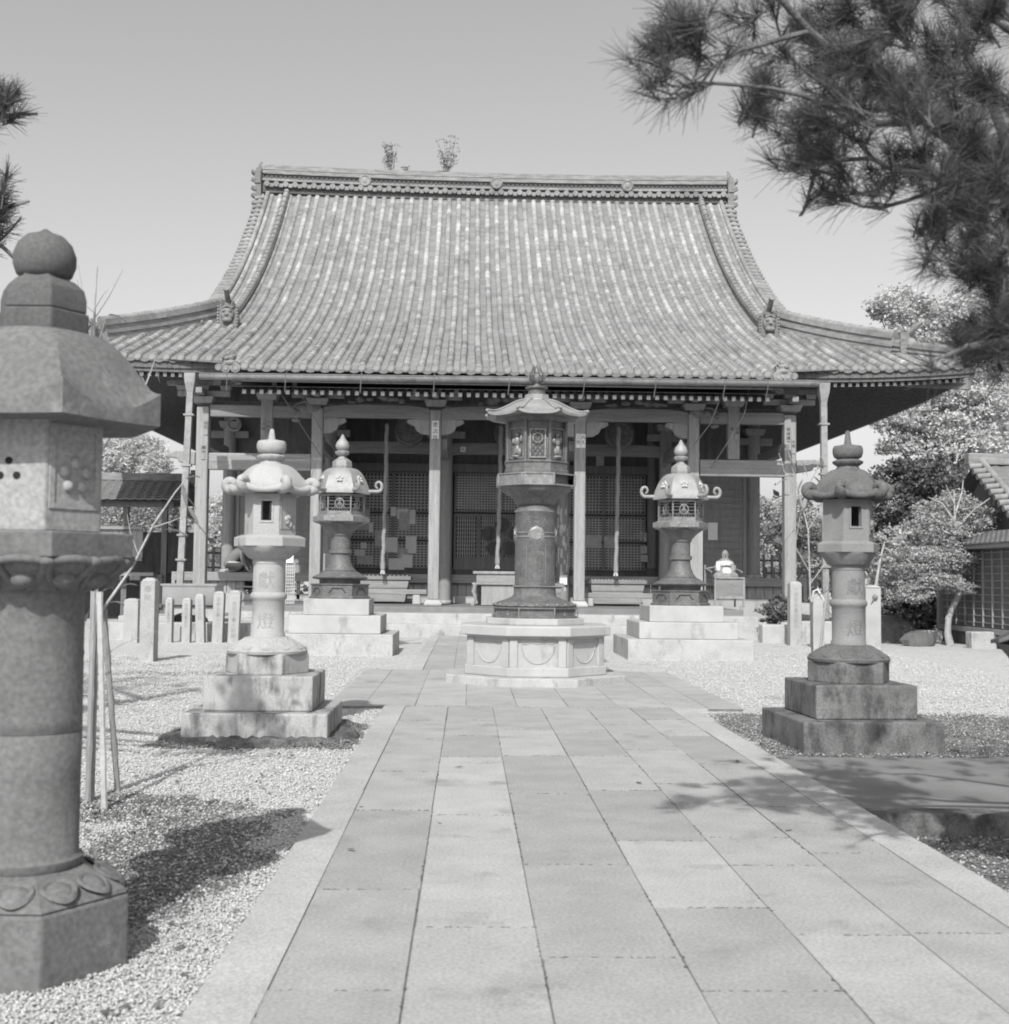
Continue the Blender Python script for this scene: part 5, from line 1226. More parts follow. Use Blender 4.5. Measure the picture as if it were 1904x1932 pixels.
# gutter, hooks, downpipes
gt = thing('gutter', None, None); gt.parent = hall
gL, gR = Vector((-7.2, 33.0, 6.84)), Vector((9.42, 33.0, 6.90))
m = MB(); n = 10
for k in range(n):
    pass
for sgn in (1,):
    pts = [(-pi+pi*i/8) for i in range(9)]; vs = []
    for P_ in (gL, gR):
        for a in pts: vs.append((P_.x, P_.y+.125*cos(a), P_.z-.02+.13*sin(a)))
    N_ = 9; m.add(vs, [(i, i+1, N_+i+1, N_+i) for i in range(8)]); m.add([(P_.x, P_.y, P_.z-.0) for P_ in (gL, gR)], [])
    vs2 = []
    for P_ in (gL, gR):
        for a in pts: vs2.append((P_.x, P_.y+.105*cos(a), P_.z-.015+.11*sin(a)))
    m.add(vs2, [(N_+i, N_+i+1, i+1, i) for i in range(8)])
m.tube([gL+Vector((0, -.125, 0)), gR+Vector((0, -.125, 0))], .014, 6)
m.build('trough', m_copper, gt, smooth=60)
for px_ in (430, 540, 682, 820, 961, 1010, 1102, 1236, 1366, 1447):
    p = at(px_, 716, 33.0); m = MB(); m.tube([(p.x, 33.15, 6.97), (p.x, 32.86, 6.86), (p.x, 32.87, 6.7), (p.x-.03, 33.0, 6.40)], .012, 5); m.build('gutter_hook', m_iron, gt)
for side, (xt, xb_, xn) in enumerate(((-7.45, -7.62, 'left'), (9.55, 9.6, 'right'))):
    dp = thing('downpipe', None, None); dp.parent = hall; y = 33.05
    m = MB(); m.stack([(.10, 6.15), (.12, 6.35), (.19, 6.62), (.21, 6.78), (.21, 6.86)], 4, pi/4, (xt, y)); m.build('rainwater_head', m_copper, dp, bevel=.01)
    m = MB(); zb = .5
    m.beam((xb_, y+.02, zb), (xt, y, 6.3), .17, .15, up=Vector((0, 1, 0))); m.build('pipe', m_copper, dp, bevel=.01)
    m = MB()
    for z in (1.9, 2.55, 4.4, 5.75): t = (z-zb)/(6.3-zb); m.box(xb_+(xt-xb_)*t, y, z, .27, .2, .05)
    m.build('pipe_strap', m_copper, dp)
# conduits and cables from the eaves
for pts in (((518, 722, 33.9), (560, 790, 34.2), (605, 860, 35.2)), ((555, 722, 33.9), (600, 800, 34.3), (650, 880, 36))):
    MB().tube([at(*p) for p in pts], .012, 5).build('hanging_cable', m_iron, hall)
for pts in (((1368, 724, 33.9), (1362, 745, 33.9), (1340, 800, 34.2), (1302, 850, 35.2)), ((1415, 728, 33.9), (1405, 780, 34.1), (1370, 840, 34.6), (1320, 915, 36))):
    MB().tube([at(*p) for p in pts], .016, 5).build('hanging_cable', m_copper, hall)
for x, y in ((518, 719), (556, 719), (1368, 722), (1396, 723), (1420, 724)):
    p = at(x, y+6, 33.9); MB().b(p.x-.06, p.x+.06, 33.85, 33.95, p.z-.06, p.z+.05).build('cable_insulator', m_white, hall)
MB().tube([at(442, 800, 36.5)+Vector((.18*cos(t), 0, .18*sin(t))) for t in np.linspace(0, 2*pi, 17)], .05, 6).build('coiled_ring', m_wood_lt, hall, smooth=60)

# ------------------------------------------------------------------ things hanging and standing at the hall
def bell_rope(x, ztop, zbot, y, label, twist=True):
    m = MB(); K = 40
    T = thing('bell_rope', label, 'rope', (x, y, zbot), group='bell ropes hanging from the porch')
    pts = []; rr = []
    for k in range(K+1):
        t = k/K; z = ztop+(zbot+.35-ztop)*t; pts.append((x-.06*t*t+.01*sin(k*1.1), y, z)); rr.append(.058+.012*(k % 2))
    m.tube(pts, rr, 8); m.build('cord', m_wood_lt, T, smooth=60)
    b = MB(); b.tube([(x-.06, y, zbot+.36), (x-.06, y, zbot+.14)], .075, 8); b.build('wooden_grip', m_marble if not twist else m_wood_lt, T)
    b = MB()
    for k in range(7): a = k; b.tube([(x-.06+.03*cos(a), y+.03*sin(a), zbot+.15), (x-.06+.06*cos(a), y+.06*sin(a), zbot)], .016, 5)
    b.build('tassel', m_white_cloth, T)
a = at(722, 1083, 37.2); bell_rope(a.x+.06, 6.1, a.z, 37.2, 'long bell rope left of the second porch pillar, ending over the grey box')
a = at(941, 1073, 37.4); bell_rope(a.x+.02, 6.1, a.z, 37.4, 'twisted bell rope in front of the central doors, beside the tall bronze lantern')
a = at(1162, 1087, 37.2); bell_rope(a.x+.06, 6.1, a.z, 37.2, 'long frayed bell rope in front of the right lattice bay')
def gong(x, y, z, lab):
    T = thing('temple_gong', lab, 'gong', (x, y, z), group='gongs under the porch ceiling'); m = MB()
    m.tube([(x, y+.16, z), (x, y-.16, z)], .45, 28); m.build('body', m_bronze, T, smooth=40)
    m = MB(); m.tube([(x+.36*cos(t), y-.165, z+.36*sin(t)) for t in np.linspace(0, 2*pi, 29)], .03, 6); m.tube([(x, y-.16, z), (x, y-.2, z)], .12, 16); m.build('face_rings', m_bronze, T)
    m = MB(); [m.tube([(x+s*.3, y, z+.38), (x+s*.3, y, 7.2)], .02, 5) for s in (-1, 1)]; m.build('hanging_chain', m_iron, T)
for x, l in ((-1.85, 'round gong behind the left bell rope'), (1.2, 'round gong over the central doors'), (4.6, 'round gong behind the right bell rope')): gong(x, 37.9, 5.95, l)
# offertory chests and tables
def chest(x0, x1, y0, y1, z0, z1, name, label, cat, flare=.12):
    T = thing(name, label, cat, ((x0+x1)/2, (y0+y1)/2, z0)); m = MB()
    poly = [(x0+flare, z0), (x1-flare, z0), (x1, z1-.12), (x0, z1-.12)]; m.prism(poly, y0, y1); m.build('body', m_wood_lth, T, bevel=.01)
    m = MB(); m.b(x0-.06, x1+.06, y0-.05, y1+.05, z1-.118, z1); m.build('rim', m_woodh, T, bevel=.01)
    m = MB(); [m.b(x0+(x1-x0)*t-.02, x0+(x1-x0)*t+.02, y0, y1, z1+.002, z1+.03) for t in np.linspace(.03, .97, 16)]; m.build('slatted_top', m_wood, T)
    m = MB(); zz = (z0+z1)/2; m.b(x0+.05, x1-.05, y0-.02, y0-.002, zz+.02, zz+.07); m.build('moulding', m_woodh, T)
    return T
a = at(645, 1125, 37.6); b_ = at(772, 1087, 37.6)
chest(a.x, b_.x, 37.5, 38.6, .76, b_.z, 'offertory_chest', 'long low slatted offertory chest left of the second porch pillar', 'chest')
a = at(1113, 1125, 37.6); b_ = at(1216, 1095, 37.6)
chest(a.x, b_.x, 37.5, 38.6, .76, b_.z, 'offertory_chest', 'long low slatted offertory chest to the right of the tall bronze lantern', 'chest')
a = at(895, 1138, 36.9); b_ = at(1010, 1100, 36.9)
chest(a.x, b_.x+.8, 36.9, 37.9, .702, b_.z, 'offertory_chest', 'pale tapering offertory chest before the central doors', 'chest')
T = thing('incense_table', 'carved wooden incense table with curved legs beside the tall bronze lantern', 'table', (.75, 36.2, .7))
m = MB(); m.b(.15, 1.6, 35.9, 36.5, 1.62, 1.70); m.build('table_top', m_wood_lt, T, bevel=.01)
m = MB(); m.b(.25, 1.5, 35.95, 36.45, 1.36, 1.618); m.build('drawer_box', m_wood_lth, T, bevel=.01)
m = MB(); m.b(.12, 1.62, 35.93, 36.47, 1.31, 1.358); m.build('apron', m_wood_lt, T, bevel=.01)
for x in (.22, 1.5):
    for y in (35.98, 36.42): MB().tube([(x, y, 1.31), (x-.06*(1 if x < 1 else -1), y, 1.1), (x+.02, y, .9), (x-.08*(1 if x < 1 else -1), y, .705)], [.07, .055, .04, .06], 8).build('leg', m_wood_lt, T)
MB().b(.4, 1.35, 36.0, 36.4, .72, 1.30).build('panel', m_wood_lt, T)
for x0, x1, zz, l in ((-3.9, -1.2, 1.0, 'left'), (3.4, 6.25, .96, 'right')):
    tag(MB().b(x0, x1, 36.55, 36.8, zz, zz+.14).build('timber_rail', m_wood_lth, bevel=.02), 'long plain timber rail resting on stones by the %s offertory chest' % l, 'timber')
    o = bpy.context.scene.objects
    for x, e_ in ((x0+.2, 'left'), (x1-.3, 'right')):
        tag(MB().box(x, 36.68, (zz+.70)/2, .24, .24, zz-.702, taper=.9).build('rail_stone', m_marble, bevel=.03), 'small stone under the %s end of the timber rail by the %s chest' % (e_, l), 'stone', group='stones under the timber rails')
# seated statue with bib behind a table-like stand
a = at(1347.6, 1141, 37.0); b_ = at(1405.5, 1141, 37.0); x0, x1 = a.x, b_.x; cx = (x0+x1)/2
T = thing('statue_chair', 'wooden armchair stand with a plain front panel holding the bibbed statue', 'chair', (cx, 37.3, .7))
zt = at(1375, 1092, 37.0).z
for x in (x0+.03, x1-.03): MB().b(x-.03, x+.03, 36.97, 37.03, .702, zt).build('front_leg', m_white_cloth if False else m_wood_lt, T)
for x in (x0-.12, x1-.12): MB().b(x-.025, x+.025, 37.8, 37.85, .702, zt+.42).build('back_leg', m_wood_lt, T)
MB().b(x0, x1, 36.95, 37.05, zt+.002, zt+.05).build('front_rail', m_wood_lt, T); MB().b(x0+.06, x1-.06, 36.98, 37.02, zt-.60, zt-.52).build('lower_rail', m_wood_lt, T)
MB().b(x0+.06, x1-.06, 36.99, 37.01, zt-.518, zt-.0).build('front_panel', m_woodh, T)
MB().b(x0, x1, 37.05, 37.8, zt-.1, zt-.04).build('seat', m_wood, T)
for x in (x0-.1, x1-.1):
    m = MB(); m.tube([(x+.04, 37.1, zt+.2), (x, 37.4, zt+.26), (x, 37.82, zt+.3)], .028, 6); m.tube([(x, 37.82, zt+.3), (x+.3*(1 if x < cx else -1), 37.84, zt+.36)], .025, 6); m.build('arm_rest', m_wood_lt, T, smooth=50)
def soft_figure(name, joints, edges, mat, parent, voxel=.016):
    m = MB()
    for p, r in joints: m.ball(p, r, r, r, 14, 10)
    for a, b_ in edges: m.tube([joints[a][0], joints[b_][0]], [joints[a][1], joints[b_][1]], 14)
    o = m.build(name, mat, parent)
    md = o.modifiers.new('remesh', 'REMESH'); md.mode = 'VOXEL'; md.voxel_size = voxel; md.use_smooth_shade = True
    sm = o.modifiers.new('smooth', 'SMOOTH'); sm.factor = .5; sm.iterations = 6
    return o
S2 = thing('seated_statue', 'dark seated wooden figure wearing a white bib, on the armchair stand', 'statue', (cx-.05, 37.45, zt-.04))
c0 = cx-.05; y = 37.45; z = zt-.02
J = [((c0, y, z+.10), .20), ((c0, y, z+.34), .19), ((c0, y-.01, z+.52), .16), ((c0, y-.02, z+.60), .07), ((c0, y-.03, z+.68), .10), ((c0, y-.03, z+.78), .10), ((c0, y-.03, z+.84), .06),
     ((c0-.19, y, z+.48), .09), ((c0-.25, y-.05, z+.28), .08), ((c0-.12, y-.22, z+.20), .06), ((c0+.19, y, z+.48), .09), ((c0+.25, y-.05, z+.28), .08), ((c0+.12, y-.22, z+.20), .06),
     ((c0-.26, y-.15, z+.08), .13), ((c0-.05, y-.3, z+.07), .10), ((c0+.26, y-.15, z+.08), .13), ((c0+.05, y-.3, z+.09), .10)]
E_ = [(0, 1), (1, 2), (2, 3), (3, 4), (4, 5), (5, 6), (2, 7), (7, 8), (8, 9), (2, 10), (10, 11), (11, 12), (0, 13), (13, 14), (0, 15), (15, 16)]
soft_figure('body', J, E_, m_wood, S2)
hm = MB(); hm.ball((c0-.105, y-.03, z+.73), .02, .03, .04); hm.ball((c0+.105, y-.03, z+.73), .02, .03, .04); hm.ball((c0, y-.14, z+.72), .018, .02, .03); hm.ball((c0-.04, y-.125, z+.76), .014, .01, .008); hm.ball((c0+.04, y-.125, z+.76), .014, .01, .008); hm.ball((c0, y-.12, z+.665), .03, .012, .008)
hm.build('face', m_wood_dk, S2, smooth=70)
m = MB()
for k, (zz, hw, yy) in enumerate(((.60, .10, -.12), (.55, .19, -.17), (.44, .20, -.20), (.40, .17, -.21))):
    pass
n = 9; rows = []
for zz, hw, yy in ((.62, .09, -.10), (.57, .20, -.16), (.50, .24, -.20), (.43, .16, -.23)):
    rows.append([(c0+hw*u, y+yy+.10*abs(u)**2, z+zz-.03*abs(u)) for u in np.linspace(-1, 1, n)])
sheet('bib', rows, m_white_cloth, S2)
rows = [[(c0+.02+hw*u, y+yy+.06*u*u, z+zz) for u in np.linspace(-1, 1, n)] for zz, hw, yy in ((.36, .10, -.22), (.26, .15, -.30), (.18, .12, -.34))]
sheet('lap_cloth', rows, m_white_cloth, S2)
rows = [[(c0-.22+hw*u, y+yy+.04*u*u, z+zz) for u in np.linspace(-1, 1, n)] for zz, hw, yy in ((.54, .05, -.10), (.40, .08, -.16), (.26, .06, -.2))]
sheet('sleeve_cloth', rows, m_white_cloth, S2)

# person crouching on the veranda, turned to the right, face hidden behind the pale lantern
PE = thing('person', 'person crouching on the veranda in grey jacket and dark trousers, head bent down', 'person', (-7.0, 39.6, FZ))
px0 = at(425, 1072, 39.47).x; y = 39.47; g0 = FZ
def P_(dx, dz, dy=0): return (px0+dx, y+dy, g0+dz)
Jp = [(P_(.14, .26), .155), (P_(.22, .42), .165), (P_(.38, .57), .17), (P_(.55, .62), .14), (P_(.66, .62), .065), (P_(.76, .60), .10), (P_(.84, .55), .095),
      (P_(.55, .60, -.19), .075), (P_(.60, .36, -.22), .055), (P_(.70, .16, -.18), .045), (P_(.74, .07, -.16), .03),
      (P_(.55, .60, .19), .075), (P_(.62, .36, .22), .055), (P_(.75, .16, .18), .045), (P_(.80, .07, .16), .03),
      (P_(.18, .24, -.12), .12), (P_(.52, .22, -.14), .095), (P_(.46, .11, -.13), .07), (P_(.12, .07, -.12), .06), (P_(.02, .04, -.12), .04),
      (P_(.18, .24, .12), .12), (P_(.52, .22, .14), .095), (P_(.46, .11, .13), .07), (P_(.12, .07, .12), .06), (P_(.02, .04, .12), .04)]
Ep = [(0, 1), (1, 2), (2, 3), (3, 4), (4, 5), (5, 6), (3, 7), (7, 8), (8, 9), (9, 10), (3, 11), (11, 12), (12, 13), (13, 14), (0, 15), (15, 16), (16, 17), (17, 18), (18, 19), (0, 20), (20, 21), (21, 22), (22, 23), (23, 24)]
soft_figure('body', Jp, Ep, m_skin, PE)
Jj = [(P_(.12, .27), .175), (P_(.22, .43), .185), (P_(.38, .58), .185), (P_(.55, .63), .15), (P_(.55, .60, -.20), .09), (P_(.60, .36, -.23), .07), (P_(.68, .20, -.19), .055), (P_(.55, .60, .20), .09), (P_(.62, .36, .23), .07), (P_(.72, .20, .19), .055)]
soft_figure('jacket', Jj, [(0, 1), (1, 2), (2, 3), (3, 4), (4, 5), (5, 6), (3, 7), (7, 8), (8, 9)], m_cloth, PE)
Jt = [(P_(.14, .22), .16), (P_(.18, .22, -.12), .13), (P_(.52, .21, -.14), .105), (P_(.46, .12, -.13), .08), (P_(.16, .09, -.12), .07), (P_(.18, .22, .12), .13), (P_(.52, .21, .14), .105), (P_(.46, .12, .13), .08), (P_(.16, .09, .12), .07)]
soft_figure('trousers', Jt, [(0, 1), (1, 2), (2, 3), (3, 4), (0, 5), (5, 6), (6, 7), (7, 8)], m_cloth_dk, PE)
m = MB(); m.ball(P_(.75, .645), .12, .11, .095, 14, 10); m.ball(P_(.69, .62), .10, .11, .1, 14, 10); m.build('hair', m_hair, PE, smooth=80)
m = MB(); m.ball(P_(.07, .05, -.12), .11, .045, .04); m.ball(P_(.07, .05, .12), .11, .045, .04); m.build('socks', m_white_cloth, PE, smooth=80)
m = MB()
for sy in (-.165, .165):
    for k in range(4): m.tube([P_(.755+.01*k, .07, sy-.03+.018*k), P_(.80+.012*k, .035, sy-.035+.02*k), P_(.83+.01*(k % 2), .012, sy-.035+.02*k)], [.011, .010, .007], 6)
    m.tube([P_(.75, .07, sy+.03), P_(.77, .03, sy+.06), P_(.80, .015, sy+.065)], [.012, .010, .008], 6)
m.build('fingers', m_skin, PE, smooth=70)

# small things by the pillars
a = at(609, 1108, 37.0); T = thing('sign_board', 'white upright board half hidden behind the left bronze lantern', 'sign', (a.x+.2, 37, .7))
MB().b(a.x, a.x+.26, 37, 37.03, .702, at(610, 1044, 37).z).build('board_side', m_wood_lt, T); MB().b(a.x+.262, a.x+.52, 36.98, 37.01, .702, at(610, 1044, 37).z).build('board_face', m_white, T)
a = at(1300, 1100, 34.9); T = thing('sign_board', 'white upright board behind the right bronze lantern', 'sign', (a.x, 34.9, .7))
MB().b(a.x-.02, a.x+.36, 34.9, 34.93, .702, at(1300, 985, 34.9).z).build('board_face', m_wood_lt, T); MB().b(a.x+.362, a.x+.38, 34.88, 34.95, .702, at(1300, 985, 34.9).z).build('frame', m_white, T)
a = at(539, 1136, 36.0); b_ = at(556, 1062, 36.0)
T = thing('lattice_stand', 'small white lattice stand beside the pale stone lantern', 'stand', ((a.x+b_.x)/2, 36, .7)); m = MB()
for t in np.linspace(0, 1, 5): m.b(a.x+(b_.x-a.x)*t-.012, a.x+(b_.x-a.x)*t+.012, 35.99, 36.01, .70, b_.z)
for t in np.linspace(0, 1, 13): z = .72+(b_.z-.74)*t; m.b(a.x, b_.x, 35.975, 35.995, z-.012, z+.012)
m.build('grid', m_white, T); MB().b(a.x, b_.x-.03, 35.93, 36.0, b_.z, b_.z+.22).build('top_sheet', m_paper, T)

# ------------------------------------------------------------------ posts, basin, chain
def post(x, y, w_, d_, h, label, grp, txt=None, size=.1, lean=0, mat=m_granite, cap=.06, tint=None):
    T = thing('inscribed_post', label, 'post', (x, y, -.03), radians(lean*0), group=grp)
    m = MB(); z1 = h-cap
    m.box(x, y, z1/2-.06, w_, d_, z1+.12)
    m.stack([(w_*.705, z1), (w_*.6, z1+cap*.5), (w_*.3, z1+cap)], 4, pi/4, (x, y)); o = m.build('shaft', mat, T, bevel=.012)
    if txt:
        g = text_mb(txt, size, .002); place(g, (x, y-d_/2-.003, z1-.05)); g.build('carved_inscription', m_carve_lt, T, fix=False)
    if lean: T.rotation_euler = (0, radians(lean), 0)
    return T
GP = 'inscribed granite fence posts on the left'
for i, (xa, xb, yt, yb, txt, lean, lab) in enumerate(((312.3, 327.5, 1127, 1213, '金五拾圓寄附', 0, 'narrow inscribed post, just right of the big weathered post'), (344, 361.7, 1128, 1211, '金壱百圓田中', 0, 'low flat-topped inscribed post, second to the right of the big weathered post'),
        (371, 389.3, 1120, 1211, '山本吉次郎', -2.2, 'slightly tilted inscribed post before the metal basin'), (401, 422.8, 1115.5, 1208, '金参百圓川口', 1.2, 'wide pale inscribed post at the right corner of the metal basin'), (430.6, 453, 1113.8, 1207, '一金壱千圓大師講', 1.5, 'tallest and palest fence post, nearest the pale stone lantern'))):
    Y = 28.4+.05*i; a = at(xa, yb, Y); b_ = at(xb, yt, Y); post((a.x+b_.x)/2, Y, b_.x-a.x, .22, b_.z, lab, GP, txt, (b_.x-a.x)*.45, lean)
a = at(240, 1213, 28.2); b_ = at(259, 1129, 28.2); post((a.x+b_.x)/2, 28.2, .32, .3, b_.z, 'plain thick fence post partly hidden behind the big weathered post', GP, None, mat=m_granite)
a = at(262, 1246, 22.0); b_ = at(293.4, 1090, 22.0)
m_bigpost = M('weathered_granite', .30, .38, 3, 60, rough=.95, speck=.3, bump=.4, stain=.14, stain_scale=(5, 5, 1.2), stain_lo=.56)
post((a.x+b_.x)/2, 22.15, b_.x-a.x, .33, b_.z, 'big weathered square post with a pyramid top, in front of the fence row', 'large posts', '奉納', .13, mat=m_bigpost, cap=.07)
GR = 'inscribed granite posts on the right'
a = at(1490.5, 1216, 29.5); b_ = at(1512, 1097, 29.5); post((a.x+b_.x)/2, 29.6, b_.x-a.x, .28, b_.z, 'tall white inscribed post in front of the right outer pillar', GR, '一金参百圓京都市', .115)
a = at(1533.7, 1220, 28.8); b_ = at(1554, 1118, 28.8); post((a.x+b_.x)/2, 28.9, b_.x-a.x, .28, b_.z, 'white post with a broken sloping top, between the tall post and the grey lantern', GR, None, cap=.16); PX2 = (a.x+b_.x)/2; PZ2 = b_.z
a = at(1633, 1225, 27.9); b_ = at(1661, 1104, 27.9); post((a.x+b_.x)/2, 28.0, b_.x-a.x, .3, b_.z, 'white chain post with an iron boss, right of the grey stone lantern', GR, None); PX3 = (a.x+b_.x)/2; PZ3 = b_.z
a = at(1633, 1215, 30.2); b_ = at(1646, 1091, 30.2); post((a.x+b_.x)/2, 30.3, .2, .25, b_.z, 'narrow post peeping out behind the chain post', GR, None)
T = thing('chain_boss', 'iron boss on the face of the white chain post', 'bolt', (PX3, 27.83, PZ3-.25)); m = MB(); m.ball((PX3+.03, 27.82, PZ3-.27), .06); m.build('knob', m_iron, T, smooth=80)
pts = []
for k in range(21): t = k/20; pts.append((PX2+.1+(PX3-PX2-.1)*t, 28.7-.9*t, (PZ2-.25)*(1-t)+(PZ3-.3)*t-.55*(1-(2*t-1)**2)))
tag(MB().tube(pts, .014, 5).build('chain', m_iron), 'slack chain hanging between the white posts behind the grey lantern', 'chain')
tag(MB().tube([(PX2-.16, 28.75, PZ2-.22), (PX2-.13, 28.75, PZ2+.02), (PX2-.02, 28.75, PZ2+.08), (PX2+.08, 28.75, PZ2-.1), (PX2+.16, 28.75, PZ2-.25)], .03, 6).build('pale_rope', m_white_cloth, smooth=60), 'pale rope looped over the broken white post', 'rope')
tag(MB().tube([at(1548, 1221, 27.4), at(1563, 1092, 27.6)], .03, 6).build('wooden_stake', m_wood, smooth=60), 'thin leaning stake between the broken post and the grey lantern', 'stake')
# metal basin on an arched stone base
bx0, bx1 = at(305, 1143, 29.5).x, at(398, 1143, 29.5).x; bz0, bz1 = .78, at(350, 1104, 29.5).z
T = thing('metal_basin', 'large polished metal basin behind the inscribed fence posts', 'basin', ((bx0+bx1)/2, 30, .78))
m = MB(); m.b(bx0, bx1+.1, 29.5, 30.5, bz0, bz1); m.build('tank', m_steel, T, bevel=.02)
m = MB()
for a_ in ((bx0-.03, bx1+.13, 29.46, 29.52), (bx0-.03, bx1+.13, 30.48, 30.54), (bx0-.04, bx0+.03, 29.52, 30.48), (bx1+.07, bx1+.14, 29.52, 30.48)): m.b(*a_, bz1-.015, bz1+.03)
m.build('rim', m_steel, T)
T = thing('basin_plinth', 'arched stone stand under the metal basin', 'stand', ((bx0+bx1)/2, 30, 0))
m = MB(); x0, x1 = bx0+.05, bx1+.05; poly = [(x0, .40), (x0+.12, .40)]+[(x0+.12+(x1-x0-.24)*(1-cos(pi*k/10))/2, .40+.22*sin(pi*k/10)) for k in range(1, 10)]+[(x1-.12, .40), (x1, .40), (x1, .76), (x0, .76)]
m.prism(poly, 29.6, 30.4); m.build('arch', m_marble, T, bevel=.01)
MB().b(bx0-1.3, bx1+1.2, 29.2, 31.2, -.1, .38).build('base_slab', m_grstep, T, bevel=.015)
tag(MB().b(-8.4, -6.4, 30.2, 32.2, -.1, .5).build('stone_slab', m_grstep, bevel=.02), 'low pale stone slab to the left of the big weathered post', 'stone')
tag(MB().b(-6.6, -3.3, 31.3, 32.0, -.1, .42).build('stone_block', m_grstep, bevel=.02), 'long stone block behind the pale lantern, beside the hall steps', 'stone')

# ------------------------------------------------------------------ low buildings at both sides
def tile_slope(mb, x0, x1, ya, za, yb, zb, pitch=.3, r=.05):
    n = int((x1-x0)/pitch)
    for i in range(n+1):
        x = x0+(x1-x0)*i/n; mb.tube([(x, ya, za+.03), (x, yb, zb+.03)], r, 6)
def courses(mb, x0, x1, ya, za, yb, zb, n):
    for k in range(n):
        t0, t1 = k/n, (k+1)/n; y0_, y1_ = ya+(yb-ya)*t0, ya+(yb-ya)*t1; z0_, z1_ = za+(zb-za)*t0, za+(zb-za)*t1
        nx_ = int((x1-x0)/.3)
        for i in range(nx_):
            xa = x0+(x1-x0)*i/nx_; xb_ = x0+(x1-x0)*(i+1)/nx_; xm = xa*.6+xb_*.4
            mb.add([(xa, y0_, z0_+.05), (xm, y0_, z0_+.02), (xb_, y0_, z0_+.06), (xb_, y1_, z1_+.03), (xm, y1_, z1_-.01), (xa, y1_, z1_+.02), (xa, y0_, z0_), (xm, y0_, z0_-.03), (xb_, y0_, z0_)],
                   [(0, 1, 4, 5), (1, 2, 3, 4), (6, 7, 1, 0), (7, 8, 2, 1)])
LS = thing('roofed_corridor', 'small open-sided corridor building with a tiled roof at the left of the hall', 'building', (-11.5, 43, 0))
lx0, lx1 = -14.5, -9.55
m = MB(); courses(m, lx0, lx1, 41.6, 4.0, 43, 4.75, 9); m.build('front_roof', m_tile, LS, fix=False)
m = MB(); courses(m, lx0, lx1, 44.4, 4.0, 43, 4.75, 9); m.build('back_roof', m_tile, LS, fix=False)
sheet('roof_boarding', [[(lx0, 41.65, 3.93), (lx1, 41.65, 3.93)], [(lx0, 43, 4.68), (lx1, 43, 4.68)], [(lx0, 44.35, 3.93), (lx1, 44.35, 3.93)]], m_wood_dk, LS)
MB().b(lx0, lx1+.05, 42.85, 43.15, 4.72, 4.98).build('ridge', m_ridge, LS, bevel=.02); MB().b(lx1-.02, lx1+.15, 42.8, 43.2, 4.6, 5.1).build('ridge_end', m_orn, LS)
for x in (-13.6, -12.5, -11.5, -10.2): MB().b(x-.09, x+.09, 41.9, 42.08, .0, 3.85).build('post', m_wood_dk if x > -12 else m_wood, LS)
MB().b(lx0, -9.9, 41.85, 41.95, 3.75, 3.98).build('eave_beam', m_wood_dk, LS)
MB().b(lx0, -10.9, 41.8, 41.89, 3.0, 3.10).build('sill_rail', m_wood_lth, LS)
m = MB(); x = lx0
while x < -11.0: m.b(x, x+.19, 41.92, 41.96, 2.05, 3.0); x += .2
m.build('board_wall', m_wood_lt, LS)
MB().b(lx0, -10.9, 41.8, 41.9, 1.95, 2.04).build('base_rail', m_wood_lth, LS); MB().b(lx0, -10.4, 41.4, 44, 1.45, 1.56).build('floor', m_wood_lth, LS)
MB().b(lx0, -9.6, 44.3, 44.4, .0, 3.0).build('back_wall', m_wood_dk, LS)
MB().b(-10.95, -10.2, 41.8, 42.1, .4, 1.5).build('lower_wall', m_wood_dk, LS)
def railing(x0, x1, y, z0, z1, lab):
    T = thing('railing_fence', lab, 'fence', ((x0+x1)/2, y, 0)); m = MB(); n = int((x1-x0)/.28)
    m.b(x0, x1, y-.03, y+.03, z1-.25, z1-.18); m.b(x0, x1, y-.03, y+.03, z0+.12, z0+.19); m.build('rails', m_wood_dk, T)
    m = MB(); [m.b(x0+(x1-x0)*i/n-.05, x0+(x1-x0)*i/n+.05, y-.055, y-.032, z0, z1) for i in range(n+1)]; m.build('pickets', m_wood, T)
railing(-10.2, -8.2, 44.5, 1.62, 2.5, 'dark picket railing between the corridor and the hall veranda')
railing(-9.3, -7.0, 48, 1.62, 2.6, 'dark picket railing on the veranda beyond the left corner pillar')
railing(9.7, 12.2, 47, 1.3, 2.5, 'dark picket railing beyond the right corner of the veranda')
railing(10.6, 13, 44, 1.0, 2.0, 'dark lattice fence between the right outer pillar and the downpipe')

